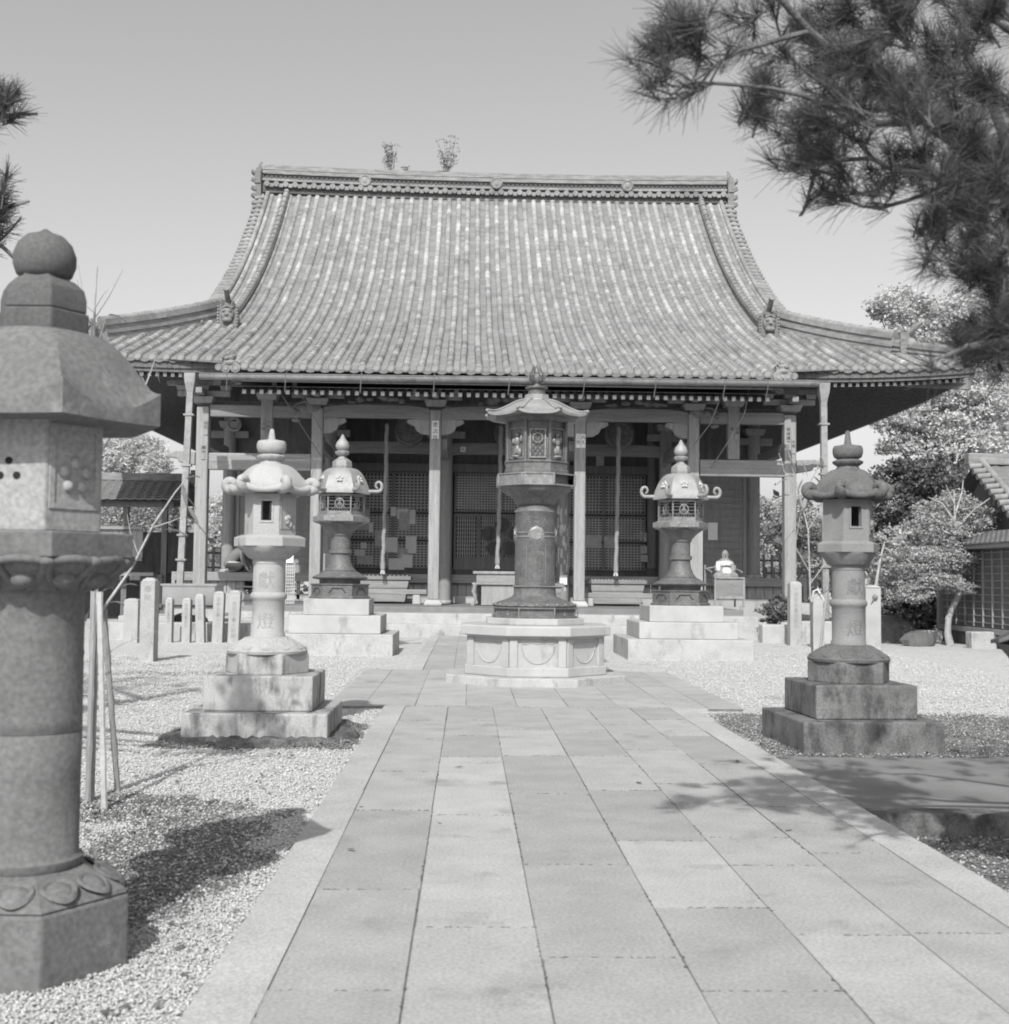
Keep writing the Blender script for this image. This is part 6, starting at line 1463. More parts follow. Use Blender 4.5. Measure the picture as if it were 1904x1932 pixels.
RS = thing('tiled_house', 'dark low house with latticed wall and tiled roof at the right edge', 'house', (14.5, 30, 0))
wx = 12.55
MB().b(wx, 20, 26, 32.6, -.1, 2.45).build('wall', m_wood_dk, RS)
m = MB()
for z in np.arange(.55, 2.3, .17): m.b(wx-.035, wx-.003, 26, 32.5, z-.012, z+.012)
for y in np.arange(26, 32.5, .55): m.b(wx-.05, wx-.003, y-.02, y+.02, .45, 2.3)
m.build('lattice', m_wood, RS)
MB().b(wx-.12, wx+.02, 25.9, 32.6, .30, .42).build('ground_sill', m_wood, RS); MB().b(wx-.1, wx+.02, 32.45, 32.65, .0, 2.5).build('corner_post', m_wood, RS)
m = MB()                                                  # low pent roof along the side
for k in range(7):
    t0, t1 = k/7, (k+1)/7; xa, xb_ = wx-.36+.9*t0, wx-.36+.9*t1; za, zb = 2.45+.35*t0, 2.45+.35*t1
    for y in np.arange(25, 31.4, .28):
        m.add([(xa, y, za+.05), (xa, y+.16, za+.02), (xa, y+.28, za+.05), (xb_, y+.28, zb+.02), (xb_, y+.16, zb-.01), (xb_, y, zb+.02), (xa, y, za-.01), (xa, y+.28, za-.01)], [(0, 1, 4, 5), (1, 2, 3, 4), (6, 7, 2, 1, 0)])
m.build('pent_roof', m_tile, RS, fix=False); MB().b(wx-.33, wx+.1, 25, 31.5, 2.34, 2.43).build('pent_eave', m_wood, RS)
m = MB(); courses(m, 13.15, 20, 29.2, 2.95, 32, 4.6, 14); m.build('main_roof', m_tile, RS, fix=False)
sheet('roof_boarding', [[(13.15, 29.25, 2.88), (20, 29.25, 2.88)], [(13.15, 32, 4.53), (20, 32, 4.53)], [(13.15, 34.8, 2.88), (20, 34.8, 2.88)]], m_wood_dk, RS)
m = MB(); n = 11
for k in range(n): t = k/n; m.tube([(12.98, 29.2+2.8*t, 3.02+1.65*t), (13.4, 29.2+2.8*t, 3.06+1.65*t)], .085, 8)
m.tube([(13.38, 29.1, 3.05), (13.38, 32, 4.76)], .09, 8); m.build('verge_tiles', m_tile_round, RS, smooth=60)
MB().b(13.02, 20, 31.85, 32.15, 4.6, 4.9).build('ridge', m_ridge, RS, bevel=.02)
MB().prism([(29.3, 2.5), (34.7, 2.5), (32, 4.45)], 13.5, 13.6, 'x').build('gable_wall', m_wood_dk, RS)
# roof corner at the extreme right edge, near the camera
T = thing('notice_stand', 'dark sloping roof corner of a wooden stand jutting in at the right edge', 'stand', (3.35, 6.7, 0))
A0, A1, A2 = at(1869, 1207, 6.6), at(1925, 1178, 6.6), at(1925, 1196, 6.6); B1 = at(1990, 1172, 6.1); B0 = at(1885, 1206, 6.1)
m = MB(); m.add([A0, A1+Vector((.5, 0, .2)), B1+Vector((.4, 0, .2)), B0, A0+Vector((0, 0, -.02)), A2+Vector((.5, 0, .15)), B1+Vector((.4, 0, .12)), B0+Vector((0, 0, -.02))], [(0, 1, 2, 3), (7, 6, 5, 4), (0, 4, 5, 1), (1, 5, 6, 2), (2, 6, 7, 3), (3, 7, 4, 0)])
m.build('roof_board', m_wood_dk, T, bevel=.004)
G = [at(1874, 1213, 6.65), at(1892, 1232, 6.65), at(1925, 1275, 6.65)]
m = MB(); m.prism([(G[0].x, G[0].z), (G[1].x, G[1].z), (G[2].x, G[2].z), (G[2].x+.5, -.15), (G[2].x+.6, -.15), (G[2].x+.6, G[0].z+.14), (G[0].x+.12, G[0].z+.03)], 6.15, 6.62)
m.build('side_board', m_wood_dk, T)

# rocks at the right
def rock(x, y, sx, sy, sz, lab, mat=m_marble, seed=0, nm='rock'):
    q = random.Random(seed); m = MB(); m.ball((0, 0, 0), 1, 1, 1, 10, 6)
    m.v = [(x+a*sx*q.uniform(.82, 1.1), y+b*sy*q.uniform(.82, 1.1), sz*.4+max(-.6, min(.75, c))*sz*q.uniform(.85, 1.1)) for a, b, c in m.v]
    return tag(m.build(nm, mat, smooth=25), lab, 'rock')
rock(10.7, 31.5, .8, .4, .55, 'big speckled boulder at the foot of the dark bushes', m_lichen, 1)
rock(11.0, 30.0, .45, .3, .28, 'flat stone in front of the speckled boulder', m_lichen, 2)
for x, y, w_, h, l in ((11.65, 31.5, .9, .3, 'pale dressed block beside the curved tree trunk'), (12.2, 29.2, .62, .36, 'pale flared stone by the lattice house'), (7.9, 31.0, 1.1, .42, 'worn kerb block beyond the right end of the hall steps'), (8.9, 31.4, .9, .5, 'dark kerb block under the tall white post')):
    tag(MB().box(x, y, h/2-.05, w_, .35, h+.1, rz=.05, taper=1.02).build('stone_block', m_grstep, bevel=.03), l, 'stone')
tag(MB().tube([(12.05, 27.6, .0), (12.2, 27.55, .03), (12.4, 27.6, .0)], .05, 6).build('crumpled_paper', m_white_cloth), 'scrap of white paper lying on the gravel near the lattice house', 'paper')

# ------------------------------------------------------------------ trees
def leaves(blobs, size, seed, aspect=.6, shell=.55):
    """blobs (x,y,z,rx,ry,rz,n): leaf quads gathered in small sprays inside each blob"""
    r = np.random.RandomState(seed); C = []
    for x, y, z, rx, ry, rz2, n in blobs:
        k = max(3, n//30); d = r.normal(size=(k, 3)); d /= np.linalg.norm(d, axis=1)[:, None]
        cc = d*(shell+(1.12-shell)*r.rand(k, 1)**.7)*np.array([rx, ry, rz2])+np.array([x, y, z])
        idx = r.randint(0, k, n); sp_ = r.normal(size=(n, 3))*np.array([rx, ry, rz2*.6])*.17
        cs = r.uniform(.5, 1.5, (k, 1)); C.append(cc[idx]+sp_*cs[idx])
    C = np.concatenate(C); n = len(C)
    a = r.normal(size=(n, 3)); a[:, 2] *= .7; a /= np.linalg.norm(a, axis=1)[:, None]
    b_ = np.cross(a, r.normal(size=(n, 3))); b_ /= np.linalg.norm(b_, axis=1)[:, None]
    s = size*r.uniform(.6, 1.3, (n, 1)); a = a*s; b_ = b_*s*aspect
    V = np.stack([C-a, C-b_*.9, C+a, C+b_*.9], 1).reshape(-1, 3); Fq = np.arange(4*n).reshape(-1, 4)
    return V, Fq
def tree(name, label, base, trunk_pts, trunk_r, limbs, blobs, size, lmat, bmat, seed, group=None, cat='tree', asp=.6):
    T = thing(name, label, cat, base, group=group)
    if trunk_pts: MB().tube(trunk_pts, trunk_r, 10).build('trunk', bmat, T, smooth=60)
    if limbs:
        m = MB()
        for p, r in limbs: m.tube(p, r, 6)
        m.build('limbs', bmat, T, smooth=60)
    V, Fq = leaves(blobs, size, seed, asp); np_mesh('crown', V, Fq, lmat, T)
    return T
def blobs_px(lst):
    """(x, y, Y, rx_px, rz_px, n) photo-guided crown masses at distance Y, as deep as they are wide"""
    o = []
    for x, y, Y, rx, rz2, n in lst:
        p = at(x, y, Y); s = Y/2340; o.append((p.x, p.y, p.z, rx*s, rx*s*.8, rz2*s, n))
    return o
def limbset(top, targets, r0=.08):
    L = []
    for t in targets:
        t = Vector(t); top = Vector(top); mid = (top+t)/2+Vector((0, 0, -.12*(t-top).length)); L.append(([top, mid, t], [r0, r0*.6, r0*.2]))
    return L
b1 = blobs_px([(1700, 580, 45, 55, 34, 1500), (1780, 610, 45, 70, 45, 1800), (1860, 590, 45, 70, 60, 1800), (1720, 640, 45, 50, 26, 900), (1850, 680, 45, 80, 45, 1500), (1780, 740, 45, 80, 34, 2200), (1860, 760, 45, 75, 45, 2000), (1720, 790, 45, 55, 26, 1500),
               (1800, 830, 45, 75, 45, 2000), (1880, 850, 45, 50, 50, 1400), (1700, 840, 45, 38, 20, 700), (1760, 790, 45, 70, 30, 1500), (1660, 590, 45, 22, 12, 160), (1668, 800, 45, 22, 14, 220)])
tb = at(1812, 1170, 45)
tree('maple_tree', 'tall pale-leaved tree spreading behind the right corner of the hall roof', (tb.x, 45, 0), [(tb.x, 45, -.1), (tb.x-.1, 45, 2.5), (tb.x+.1, 45, 5.5), (tb.x+.5, 45, 8)], [.35, .28, .22, .1],
     limbset((tb.x, 45, 4.2), [b[:3] for b in b1]), [b[:6]+(int(b[6]*2.2),) for b in b1], .075, m_leaf_lt, m_bark, 31)
b2 = blobs_px([(1700, 900, 35.5, 50, 30, 1700), (1735, 885, 36, 35, 20, 700), (1740, 920, 36.5, 60, 40, 1600), (1690, 960, 35.5, 45, 30, 1100), (1770, 960, 37, 60, 50, 1400), (1660, 1000, 36, 30, 50, 900), (1800, 930, 37.5, 50, 40, 1000)])
tb = at(1740, 1180, 36.5)
tree('evergreen_tree', 'dense dark evergreen behind the grey stone lantern', (tb.x, 36.5, 0), [(tb.x, 36.5, -.1), (tb.x, 36.5, 3.2), (tb.x, 36.5, 4.6)], [.22, .16, .06], limbset((tb.x, 36.5, 2.5), [b[:3] for b in b2]), [b[:6]+(int(b[6]*1.6),) for b in b2], .065, m_leaf_dk, m_bark, 32)
b3 = blobs_px([(1800, 1050, 30.5, 55, 28, 2600), (1730, 1060, 30.2, 55, 28, 2500), (1680, 1090, 30, 32, 28, 1500), (1850, 1030, 30.8, 30, 26, 1100), (1860, 1070, 30.6, 26, 14, 600), (1760, 1095, 30, 45, 15, 1200), (1720, 1120, 29.8, 38, 16, 1000), (1760, 1000, 30.6, 52, 30, 2200), (1800, 965, 31, 46, 34, 1800),
               (1820, 1110, 30.2, 32, 10, 500), (1840, 975, 31, 38, 28, 1200), (1760, 960, 31, 36, 18, 700), (1880, 1045, 30.8, 24, 20, 700)])
bp = at(1793, 1213, 30.45)
P3 = [(at(x, y, 30.45)) for x, y in ((1793, 1217), (1788, 1195), (1790, 1165), (1800, 1140), (1811, 1120), (1813, 1095), (1808, 1070), (1800, 1030), (1802, 980), (1800, 925))]
tree('small_tree', 'small round-crowned tree with a pale S-curved trunk beside the lattice house', (bp.x, 30.45, 0), P3, [.105, .09, .085, .08, .075, .07, .06, .045, .03, .012],
     [([at(1802, 985, 30.45), at(1778, 950, 30.4), at(1752, 938, 30.4)], [.035, .025, .01]), ([at(1802, 970, 30.45), at(1815, 930, 30.5), at(1818, 905, 30.5)], [.03, .02, .01]), ([at(1801, 1010, 30.45), at(1770, 985, 30.2), at(1755, 968, 30.2)], [.035, .025, .01]), ([at(1801, 950, 30.4), at(1785, 915, 30.4)], [.02, .008]), ([at(1801, 1000, 30.5), at(1840, 960, 30.5), at(1868, 940, 30.5)], [.03, .02, .01])],
     [b[:6]+(int(b[6]*2.0),) for b in b3], .036, m_leaf_md, m_bark_lt, 33)
b4 = blobs_px([(1685, 1010, 29.5, 30, 20, 450), (1675, 1060, 29.4, 26, 20, 350)])
P4 = [at(x, y, 29.4) for x, y in ((1658, 1207), (1657, 1150), (1652, 1110), (1660, 1060), (1672, 1010))]
tree('young_tree', 'thin young tree between the chain post and the small curved tree', (P4[0].x, 29.4, 0), P4, [.06, .055, .045, .03, .015], None, b4, .05, m_leaf_md, m_bark_lt, 34)
def shrub(label, lst, size, mat, seed, name='shrub', grp=None):
    b = blobs_px(lst); x = sum(q[0] for q in b)/len(b); y = sum(q[1] for q in b)/len(b)
    T = thing(name, label, 'shrub', (x, y, 0), group=grp); V, Fq = leaves(b, size, seed); np_mesh('foliage', V, Fq, mat, T)
    m = MB(); q = random.Random(seed)
    for bb in b: m.tube([(x+q.uniform(-.2, .2), y, -.05), ((x+bb[0])/2, (y+bb[1])/2, bb[2]*.5), bb[:3]], [.04, .03, .01], 5)
    m.build('stems', m_bark, T); return T
shrub('dark bushes filling the corner left of the lattice house', [(1740, 1130, 34, 50, 34, 2600), (1700, 1150, 33.5, 34, 28, 1500), (1760, 1165, 33.5, 38, 24, 1500), (1665, 1120, 34, 26, 40, 1200), (1775, 1090, 35, 40, 50, 1600), (1700, 1080, 35, 50, 50, 1500)], .07, m_leaf_dk, 41)
shrub('low clipped shrub at the foot of the right outer pillar', [(1462, 1158, 31.6, 26, 20, 1500), (1478, 1135, 32, 16, 14, 500)], .045, m_leaf_dk, 42)
shrub('grey-green hedge seen between the right corner pillars', [(1445, 990, 90, 34, 45, 2600), (1500, 995, 90, 40, 50, 2800), (1550, 1015, 89, 40, 55, 2400), (1440, 1060, 89, 30, 30, 1200), (1510, 1070, 89, 40, 26, 1200), (1590, 1010, 88, 40, 50, 1800), (1640, 1000, 87, 30, 60, 3000), (1480, 1000, 91, 60, 50, 7000), (1560, 1030, 90, 60, 50, 6000)], .11, m_leaf_md, 43)
shrub('pale bush behind the left corner of the veranda', [(405, 1020, 90, 24, 46, 2200), (400, 960, 91, 16, 30, 300), (430, 1040, 90, 20, 26, 800), (370, 1040, 90, 20, 30, 1500), (405, 1000, 91, 24, 60, 4000)], .10, m_leaf_lt, 44)
shrub('mid-grey bushes seen through the corridor windows', [(200, 960, 50, 36, 50, 1900), (260, 970, 51, 40, 40, 2000), (320, 970, 50, 30, 40, 1500), (330, 1020, 49, 26, 40, 2000), (250, 980, 51, 80, 50, 5000)], .06, m_leaf_md, 45)
b5 = blobs_px([(215, 870, 60, 40, 34, 3000), (260, 850, 61, 45, 26, 2200), (295, 875, 60, 26, 22, 900), (230, 830, 61, 28, 18, 700), (170, 860, 60, 40, 40, 1800)])
tb = at(230, 1080, 60)
tree('bamboo_clump', 'feathery pale bamboo rising behind the roofed corridor', (tb.x, 60, 0), [(tb.x, 60, 0), (tb.x, 60, 6)], [.08, .04], limbset((tb.x, 60, 3), [b[:3] for b in b5], .05), [b[:6]+(int(b[6]*2.5),) for b in b5], .13, m_leaf_lt, m_bark, 46, asp=.22)
b6 = [(-40+i*9+rnd.uniform(-2, 2), 95+rnd.uniform(-5, 8), 3+rnd.uniform(-1, 1), 7, 5, 4, 1500) for i in range(14) if not (3 < i < 6)]
T = tag(np_mesh('far_wood', *leaves(b6, .35, 47), m_leaf_dk), 'far belt of trees beyond the temple grounds', 'trees', kind='stuff')
# weeds on the roof ridge
def weed(x, h, w_, lab, seed, trunk=True):
    T = thing('ridge_sapling', lab, 'sapling', (x, 51.5, RZ+.9), group='saplings rooted in the roof ridge'); q = random.Random(seed); m = MB(); b = []
    for k in range(16):
        t_ = q.uniform(.4, 1.0); tx = x+q.gauss(0, w_*.45); tz = RZ+.9+h*t_; m.tube([(x+q.uniform(-.12, .12), 51.5, RZ+.9), (x*.6+tx*.4+q.uniform(-.06, .06), 51.5, (RZ+.9+tz)/2), (tx, 51.5+q.uniform(-.2, .2), tz)], [.018, .012, .004], 4)
        for u in (.55, .75, 1.0): b.append((x+(tx-x)*u, 51.5, RZ+.9+h*t_*u, .16, .13, .16, 26))
    m.build('stems', m_bark, T); b.append((x, 51.5, RZ+.95+h*.08, w_*.8, .2, h*.08, 90)); V, Fq = leaves(b, .036, seed, shell=.2); np_mesh('leaves', V, Fq, m_leaf_md, T)
weed(-3.45, 1.3, .6, 'thin straggly sapling growing on the ridge, the left one', 51); weed(-1.1, 1.75, .55, 'taller bushy sapling growing on the ridge, the right one', 52)
T = thing('ridge_weeds', 'low tuft of weeds beside the left ridge sapling', 'weeds', (-2.7, 51.5, RZ+.9)); V, Fq = leaves([(-2.75, 51.5, RZ+1.05, .5, .2, .18, 160)], .05, 53); np_mesh('leaves', V, Fq, m_leaf_md, T)

# ------------------------------------------------------------------ pines
def needle_tufts(tufts, seed, ln=.122, wd=.00125, n=68):
    """tufts: list of (pos, dir, scale); needles fan forward around the shoot"""
    r = np.random.RandomState(seed); Vs = []
    for p, d, s in tufts:
        d = np.array(d, float); d /= np.linalg.norm(d)+1e-9; k = n
        th = r.uniform(.25, 1.45, k); ph = r.uniform(0, 2*pi, k); u = np.cross(d, [.31, .2, .9]); u /= np.linalg.norm(u)+1e-9; v = np.cross(d, u)
        dirs = d[None]*np.cos(th)[:, None]+(u[None]*np.cos(ph)[:, None]+v[None]*np.sin(ph)[:, None])*np.sin(th)[:, None]
        st = np.array(p)[None]-d[None]*(r.rand(k, 1)*.09*s); L = ln*s*r.uniform(.75, 1.1, (k, 1)); e = st+dirs*L; e[:, 2] -= .006*s
        side = np.cross(dirs, r.normal(size=(k, 3))); side /= np.linalg.norm(side, axis=1)[:, None]; side = side*wd
        Vs.append(np.stack([st-side, st+side, e+side*.4, e-side*.4], 1).reshape(-1, 3))
    V = np.concatenate(Vs); return V, np.arange(len(V)).reshape(-1, 4)
PB = []                                                   # (polyline px, distance start/end, radius start/end)
def br(pts, Y0, Y1, r0, r1):
    n = len(pts); P = [at(x, y, Y0+(Y1-Y0)*i/(n-1)) for i, (x, y) in enumerate(pts)]; return P, [r0+(r1-r0)*i/(n-1) for i in range(n)]
C_ = lambda *p: [(1104+.42*a, .42*b) for a, b in p]
PB = [br(C_((2500, 1500), (2150, 1100), (1900, 800), (1740, 640), (1580, 540), (1450, 410), (1330, 330), (1280, 280)), 5.0, 4.9, .09, .024),
      br(C_((1280, 280), (1180, 260), (1080, 205), (1010, 140), (950, 75), (880, 0), (840, -60)), 4.9, 4.7, .022, .010),
      br(C_((1650, -120), (1500, -20), (1380, 150), (1280, 280), (1200, 340), (1172, 400), (1182, 480), (1215, 550)), 5.3, 4.8, .020, .012),
      br(C_((1580, 540), (1400, 555), (1215, 550), (1100, 580), (980, 585), (900, 560)), 5.0, 4.8, .016, .006),
      br(C_((1900, 830), (1700, 810), (1500, 780), (1390, 765), (1290, 710), (1230, 640), (1170, 595)), 5.1, 4.9, .018, .007),
      br(C_((1290, 710), (1150, 720), (1040, 740), (960, 730)), 4.95, 4.8, .010, .005),
      br(C_((1700, 820), (1560, 860), (1450, 900), (1330, 935), (1240, 925), (1180, 900)), 5.1, 5.0, .012, .005),
      br(C_((1010, 140), (900, 170), (800, 200), (700, 225), (600, 280), (540, 330)), 4.8, 4.6, .012, .005),
      br(C_((1215, 550), (1100, 480), (980, 430), (850, 400), (740, 385), (600, 375), (490, 370), (430, 395), (390, 425), (355, 412)), 4.8, 4.5, .011, .004),
      br(C_((490, 370), (430, 330), (390, 318), (345, 305)), 4.55, 4.5, .006, .003),
      br(C_((600, 280), (520, 240), (500, 200)), 4.6, 4.6, .005, .003),
      br(C_((2300, 1000), (2100, 900), (1900, 900), (1700, 960), (1600, 1050), (1560, 1120)), 5.2, 5.2, .03, .008),
      br(C_((2300, 1300), (2050, 1250), (1850, 1200), (1700, 1150)), 5.3, 5.2, .03, .008),
      br(C_((2400, 1600), (2100, 1560), (1900, 1530), (1700, 1560), (1620, 1600)), 5.0, 4.6, .03, .008),
      br(C_((1900, 800), (1880, 600), (1800, 400), (1700, 200), (1690, 60), (1720, -60)), 5.2, 5.6, .03, .010),
      br(C_((2200, 300), (2000, 200), (1850, 100), (1760, 60)), 5.5, 5.3, .02, .008),
      br(C_((1500, -20), (1350, -10), (1250, 20), (1180, 60)), 5.1, 5.0, .010, .005),
      br(C_((1172, 400), (1080, 380), (1000, 330), (930, 260)), 4.85, 4.75, .008, .004)]
PT = thing('pine_tree', 'large dark pine reaching in from the right, long-needled boughs against the sky', 'tree', (4.9, 5.3, 0))
tk = MB(); tk.tube([(4.9, 5.3, -.2), (4.8, 5.3, 1.0), (4.6, 5.2, 2.0), (4.35, 5.05, 2.55)], [.22, .18, .14, .11], 12); tk.tube([(4.6, 5.2, 2.0), (4.9, 5.5, 3.4), (4.6, 5.8, 4.8), (5, 6, 6)], [.12, .09, .06, .03], 8)
e0 = PB[0][0][0]; tk.tube([(4.35, 5.05, 2.55), ((4.35+e0.x)/2, 5.05, (2.5+e0.z)/2), e0], [.11, .10, .09], 10)
for i in (11, 12, 13, 15): q = PB[i][0][0]; tk.tube([(4.6, 5.25, 2.1+.25*(i % 4)), ((4.6+q.x)/2, 5.3, (2.6+q.z)/2), q], [.05, .04, PB[i][1][0]], 7)
tk.build('trunk', m_bark, PT, smooth=60)
bm_ = MB(); tufts = []; q = random.Random(77)
def spray(p, d, s, big=1):
    """twig with a few tufts at p heading d"""
    d = Vector(d).normalized(); e = p+d*q.uniform(.06, .16)*s
    bm_.tube([p, (p+e)/2+Vector((0, 0, q.uniform(-.01, .01))), e], [.005, .004, .003], 4)
    d2 = (d+Vector((0, 0, .5))).normalized(); tufts.append((e, d2, s*q.uniform(.8, 1.15)))
for P, R_ in PB:
    bm_.tube(P, R_, 7); L = len(P)
    for i in range(L-1):
        a, b_ = P[i], P[i+1]; sl_ = (b_-a).length; k = max(1, int(sl_/.11))
        for j in range(k):
            t = q.random(); p = a+(b_-a)*t; ax = (b_-a).normalized()
            if R_[i] > .02 and q.random() < .45: continue
            d = ax*.6+Vector((q.uniform(-1, 1), q.uniform(-1, 1), q.uniform(-.35, .9)))
            spray(p, d, 1.)
    spray(P[-1], P[-1]-P[-2], 1.1)
fill = [(1330, 60, 60, 40, 10), (1440, 70, 70, 60, 22), (1560, 60, 80, 60, 26), (1700, 60, 90, 60, 34), (1830, 60, 80, 70, 34), (1480, 170, 70, 50, 26), (1600, 190, 80, 50, 30), (1740, 180, 90, 60, 38), (1860, 200, 60, 70, 30), (1550, 270, 60, 30, 22), (1700, 290, 90, 50, 36), (1840, 320, 70, 60, 36),
        (1640, 360, 50, 20, 14), (1760, 400, 80, 40, 30), (1870, 430, 50, 50, 26), (1790, 480, 40, 30, 18), (1870, 520, 45, 40, 18), (1850, 630, 60, 45, 26), (1890, 680, 30, 40, 14), (1480, 240, 40, 25, 12), (1265, 120, 60, 40, 14), (1540, 330, 40, 20, 10), (1530, 290, 40, 15, 10), (1800, 250, 70, 60, 25), (1600, 120, 60, 40, 18),
        (1880, 600, 40, 60, 40), (1860, 660, 40, 30, 34), (1870, 250, 60, 120, 60), (1800, 380, 90, 60, 40), (1860, 480, 50, 60, 40), (1650, 120, 120, 90, 50), (1780, 150, 110, 100, 50), (2050, 300, 140, 300, 90), (2000, -100, 300, 80, 60), (1600, -100, 250, 70, 50)]
for x, y, rx, ry, n in fill:
    for _ in range(max(2, int(n*.135))):                 # sprays sit in clumps round a twig, with gaps between
        a = q.uniform(0, 2*pi); r0 = sqrt(q.random()); p = at(x+rx*r0*cos(a), y+ry*r0*sin(a), q.uniform(4.5, 6.0)); d0_ = Vector((q.uniform(-1, .3), q.uniform(-.7, .7), q.uniform(-.1, .5))).normalized()
        bm_.tube([p-d0_*.13-Vector((0, 0, .02)), p-d0_*.06, p], [.005, .005, .004], 5)
        for _k in range(q.randint(4, 6)):
            d = d0_+Vector((q.uniform(-.8, .8), q.uniform(-.8, .8), q.uniform(-.3, .9))); spray(p-d0_*q.uniform(0, .16), d, 1.)
for _ in range(1800):                                      # crown out of the frame, overhead: it throws the dappled shade on the path
    p = Vector((q.uniform(3.3, 6.8), q.uniform(1.5, 6.0), q.uniform(3.9, 5.4))); d = Vector((q.uniform(-1, 1), q.uniform(-1, 1), q.uniform(-.1, .6)))
    pp_ = p
    v_ = RC.transposed() @ (pp_-Vector((0, 0, CH))); X_ = W_/2+F_*v_.x/-v_.z; Y_ = H_/2-F_*v_.y/-v_.z
    if v_.z < 0 and -80 < X_ < 1950 and -60 < Y_ < 1932: continue
    spray(p, d, 1.2)
bm_.build('branches', m_bark, PT, smooth=60)
V, Fq = needle_tufts(tufts, 5); np_mesh('needles', V, Fq, m_needle, PT)
# left pine: two bough tips in the frame, the rest outside throws shade on the gravel
PL = thing('pine_tree', 'second pine at the left edge, two bough tips showing above the big stone lantern', 'tree', (-5.2, 8.5, 0)); m = MB(); tf2 = []
m.tube([(-5.2, 8.5, -.1), (-5.0, 8.6, 2.5), (-5.4, 8.6, 5), (-5.2, 8.4, 7.5)], [.2, .17, .13, .06], 10); m.build('trunk', m_bark, PL, smooth=60)
bm_ = MB(); tufts = []
for pts, r0 in ((((-300, 180), (-100, 235), (0, 222), (40, 215), (70, 215)), .02), (((-300, 330), (-80, 400), (10, 470), (60, 520), (100, 560)), .02), (((-80, 260), (0, 190), (30, 175)), .01), (((-60, 400), (20, 390), (55, 380)), .012), (((-30, 480), (15, 440), (40, 410)), .01), (((-200, 520), (-40, 480), (10, 455)), .01)):
    P, R_ = br(pts, 7.2, 7.0, r0, .006); bm_.tube([(-5.1, 8.5, P[0].z-.4), P[0]], [.06, r0], 6); bm_.tube(P, R_, 6)
    for i in range(len(P)-1):
        k = int((P[i+1]-P[i]).length/.055)
        for j in range(k):
            if pts[i+1][0] > 12: continue
            p = P[i]+(P[i+1]-P[i])*q.random(); spray(p, (P[i+1]-P[i]).normalized()*.5+Vector((q.uniform(-1, 1), q.uniform(-1, 1), q.uniform(-.2, 1))), 1.05)
for x, y, rx, ry, n in ((15, 200, 30, 26, 16), (60, 215, 14, 16, 8), (20, 400, 40, 26, 24), (15, 450, 16, 24, 12)):
    for _ in range(n): p = at(x-58+q.uniform(-rx, rx), y+q.uniform(-ry, ry), q.uniform(6.9, 7.4)); spray(p, Vector((q.uniform(-.5, 1), q.uniform(-.5, .5), q.uniform(0, 1))), 1.05)
for cx_, cy_, cz_, n, sp_ in ((-8.0, 9.5, 6.6, 170, 1.3), (-9.8, 11, 7.3, 130, 1.4), (-6.6, 8.8, 7.6, 110, 1.0), (-9.2, 8, 6.0, 90, 1.2)):
    bm_.tube([(-5.2, 8.5, cz_-1.5), (cx_, cy_, cz_)], [.07, .03], 6)
    for _ in range(n): spray(Vector((q.gauss(cx_, sp_), q.gauss(cy_, sp_), q.gauss(cz_, .3))), Vector((q.uniform(-1, 1), q.uniform(-1, 1), q.uniform(0, .8))), 1.7)
bm_.build('branches', m_bark, PL, smooth=60); V, Fq = needle_tufts(tufts, 6, wd=.0024); np_mesh('needles', V, Fq, m_needle, PL)

# ------------------------------------------------------------------ saplings with large leaves
def big_leaf(mb, p, d, L_=.16, wd=.05, droop=.5):
    d = Vector(d).normalized(); s = d.cross(Vector((0, 0, 1))); s = s.normalized() if s.length > .05 else Vector((1, 0, 0)); pts = []
    for t, w_ in ((0, .05), (.25, .8), (.55, 1.), (.8, .6), (1, .03)):
        c = Vector(p)+d*L_*t+Vector((0, 0, -droop*L_*t*t)); pts.append((c-s*wd*w_*.5+Vector((0, 0, .008)), c, c+s*wd*w_*.5+Vector((0, 0, .008))))
    vs = [x for r in pts for x in r]; fs = []
    for k in range(4): a = k*3; fs += [(a, a+1, a+4, a+3), (a+1, a+2, a+5, a+4)]
    mb.add(vs, fs)
SPG = thing('sapling', 'leafless-topped sapling with a long side shoot, tied to bamboo canes left of the pale lantern', 'sapling', (-2.53, 8.6, 0))
m = MB(); A = lambda x, y, Y=8.6: at(x, y, Y)
m.tube([A(172, 1510), A(178, 1300), A(182, 1150), A(178, 900), A(177, 640), A(179, 570), A(184, 503)], [.022, .020, .017, .014, .010, .007, .003], 7)
m.tube([A(180, 1170), A(215, 1120), A(250, 1070), A(290, 990), (A(330, 930)), A(350, 905)], [.013, .012, .011, .009, .006, .004], 6)
m.tube([A(288, 995), A(320, 985), A(352, 972)], [.005, .004, .002], 5)
for a, b_, c in (((179, 590), (160, 575), (148, 500)), ((179, 600), (205, 560), (232, 508)), ((178, 612), (160, 600), (146, 528)), ((180, 580), (195, 555), (205, 545)), ((177, 625), (190, 605), (205, 598)), ((178, 620), (155, 590), (140, 560))): m.tube([A(*a), A(*b_), A(*c)], [.005, .004, .002], 5)
m.tube([A(178, 1200), A(165, 1180), A(150, 1160)], [.006, .004, .002], 5); m.tube([A(176, 1270), A(150, 1240), A(140, 1215)], [.007, .005, .002], 5); m.tube([A(232, 1075), A(215, 1040), A(203, 1010)], [.004, .003, .002], 5)
m.tube([A(178, 1250), A(230, 1215), A(300, 1190)], [.004, .003, .001], 4); m.tube([A(262, 1050), A(245, 1000), A(240, 970)], [.004, .003, .002], 5)
m.build('stem', m_bark_lt, SPG, smooth=60); lf = MB(); q = random.Random(4)
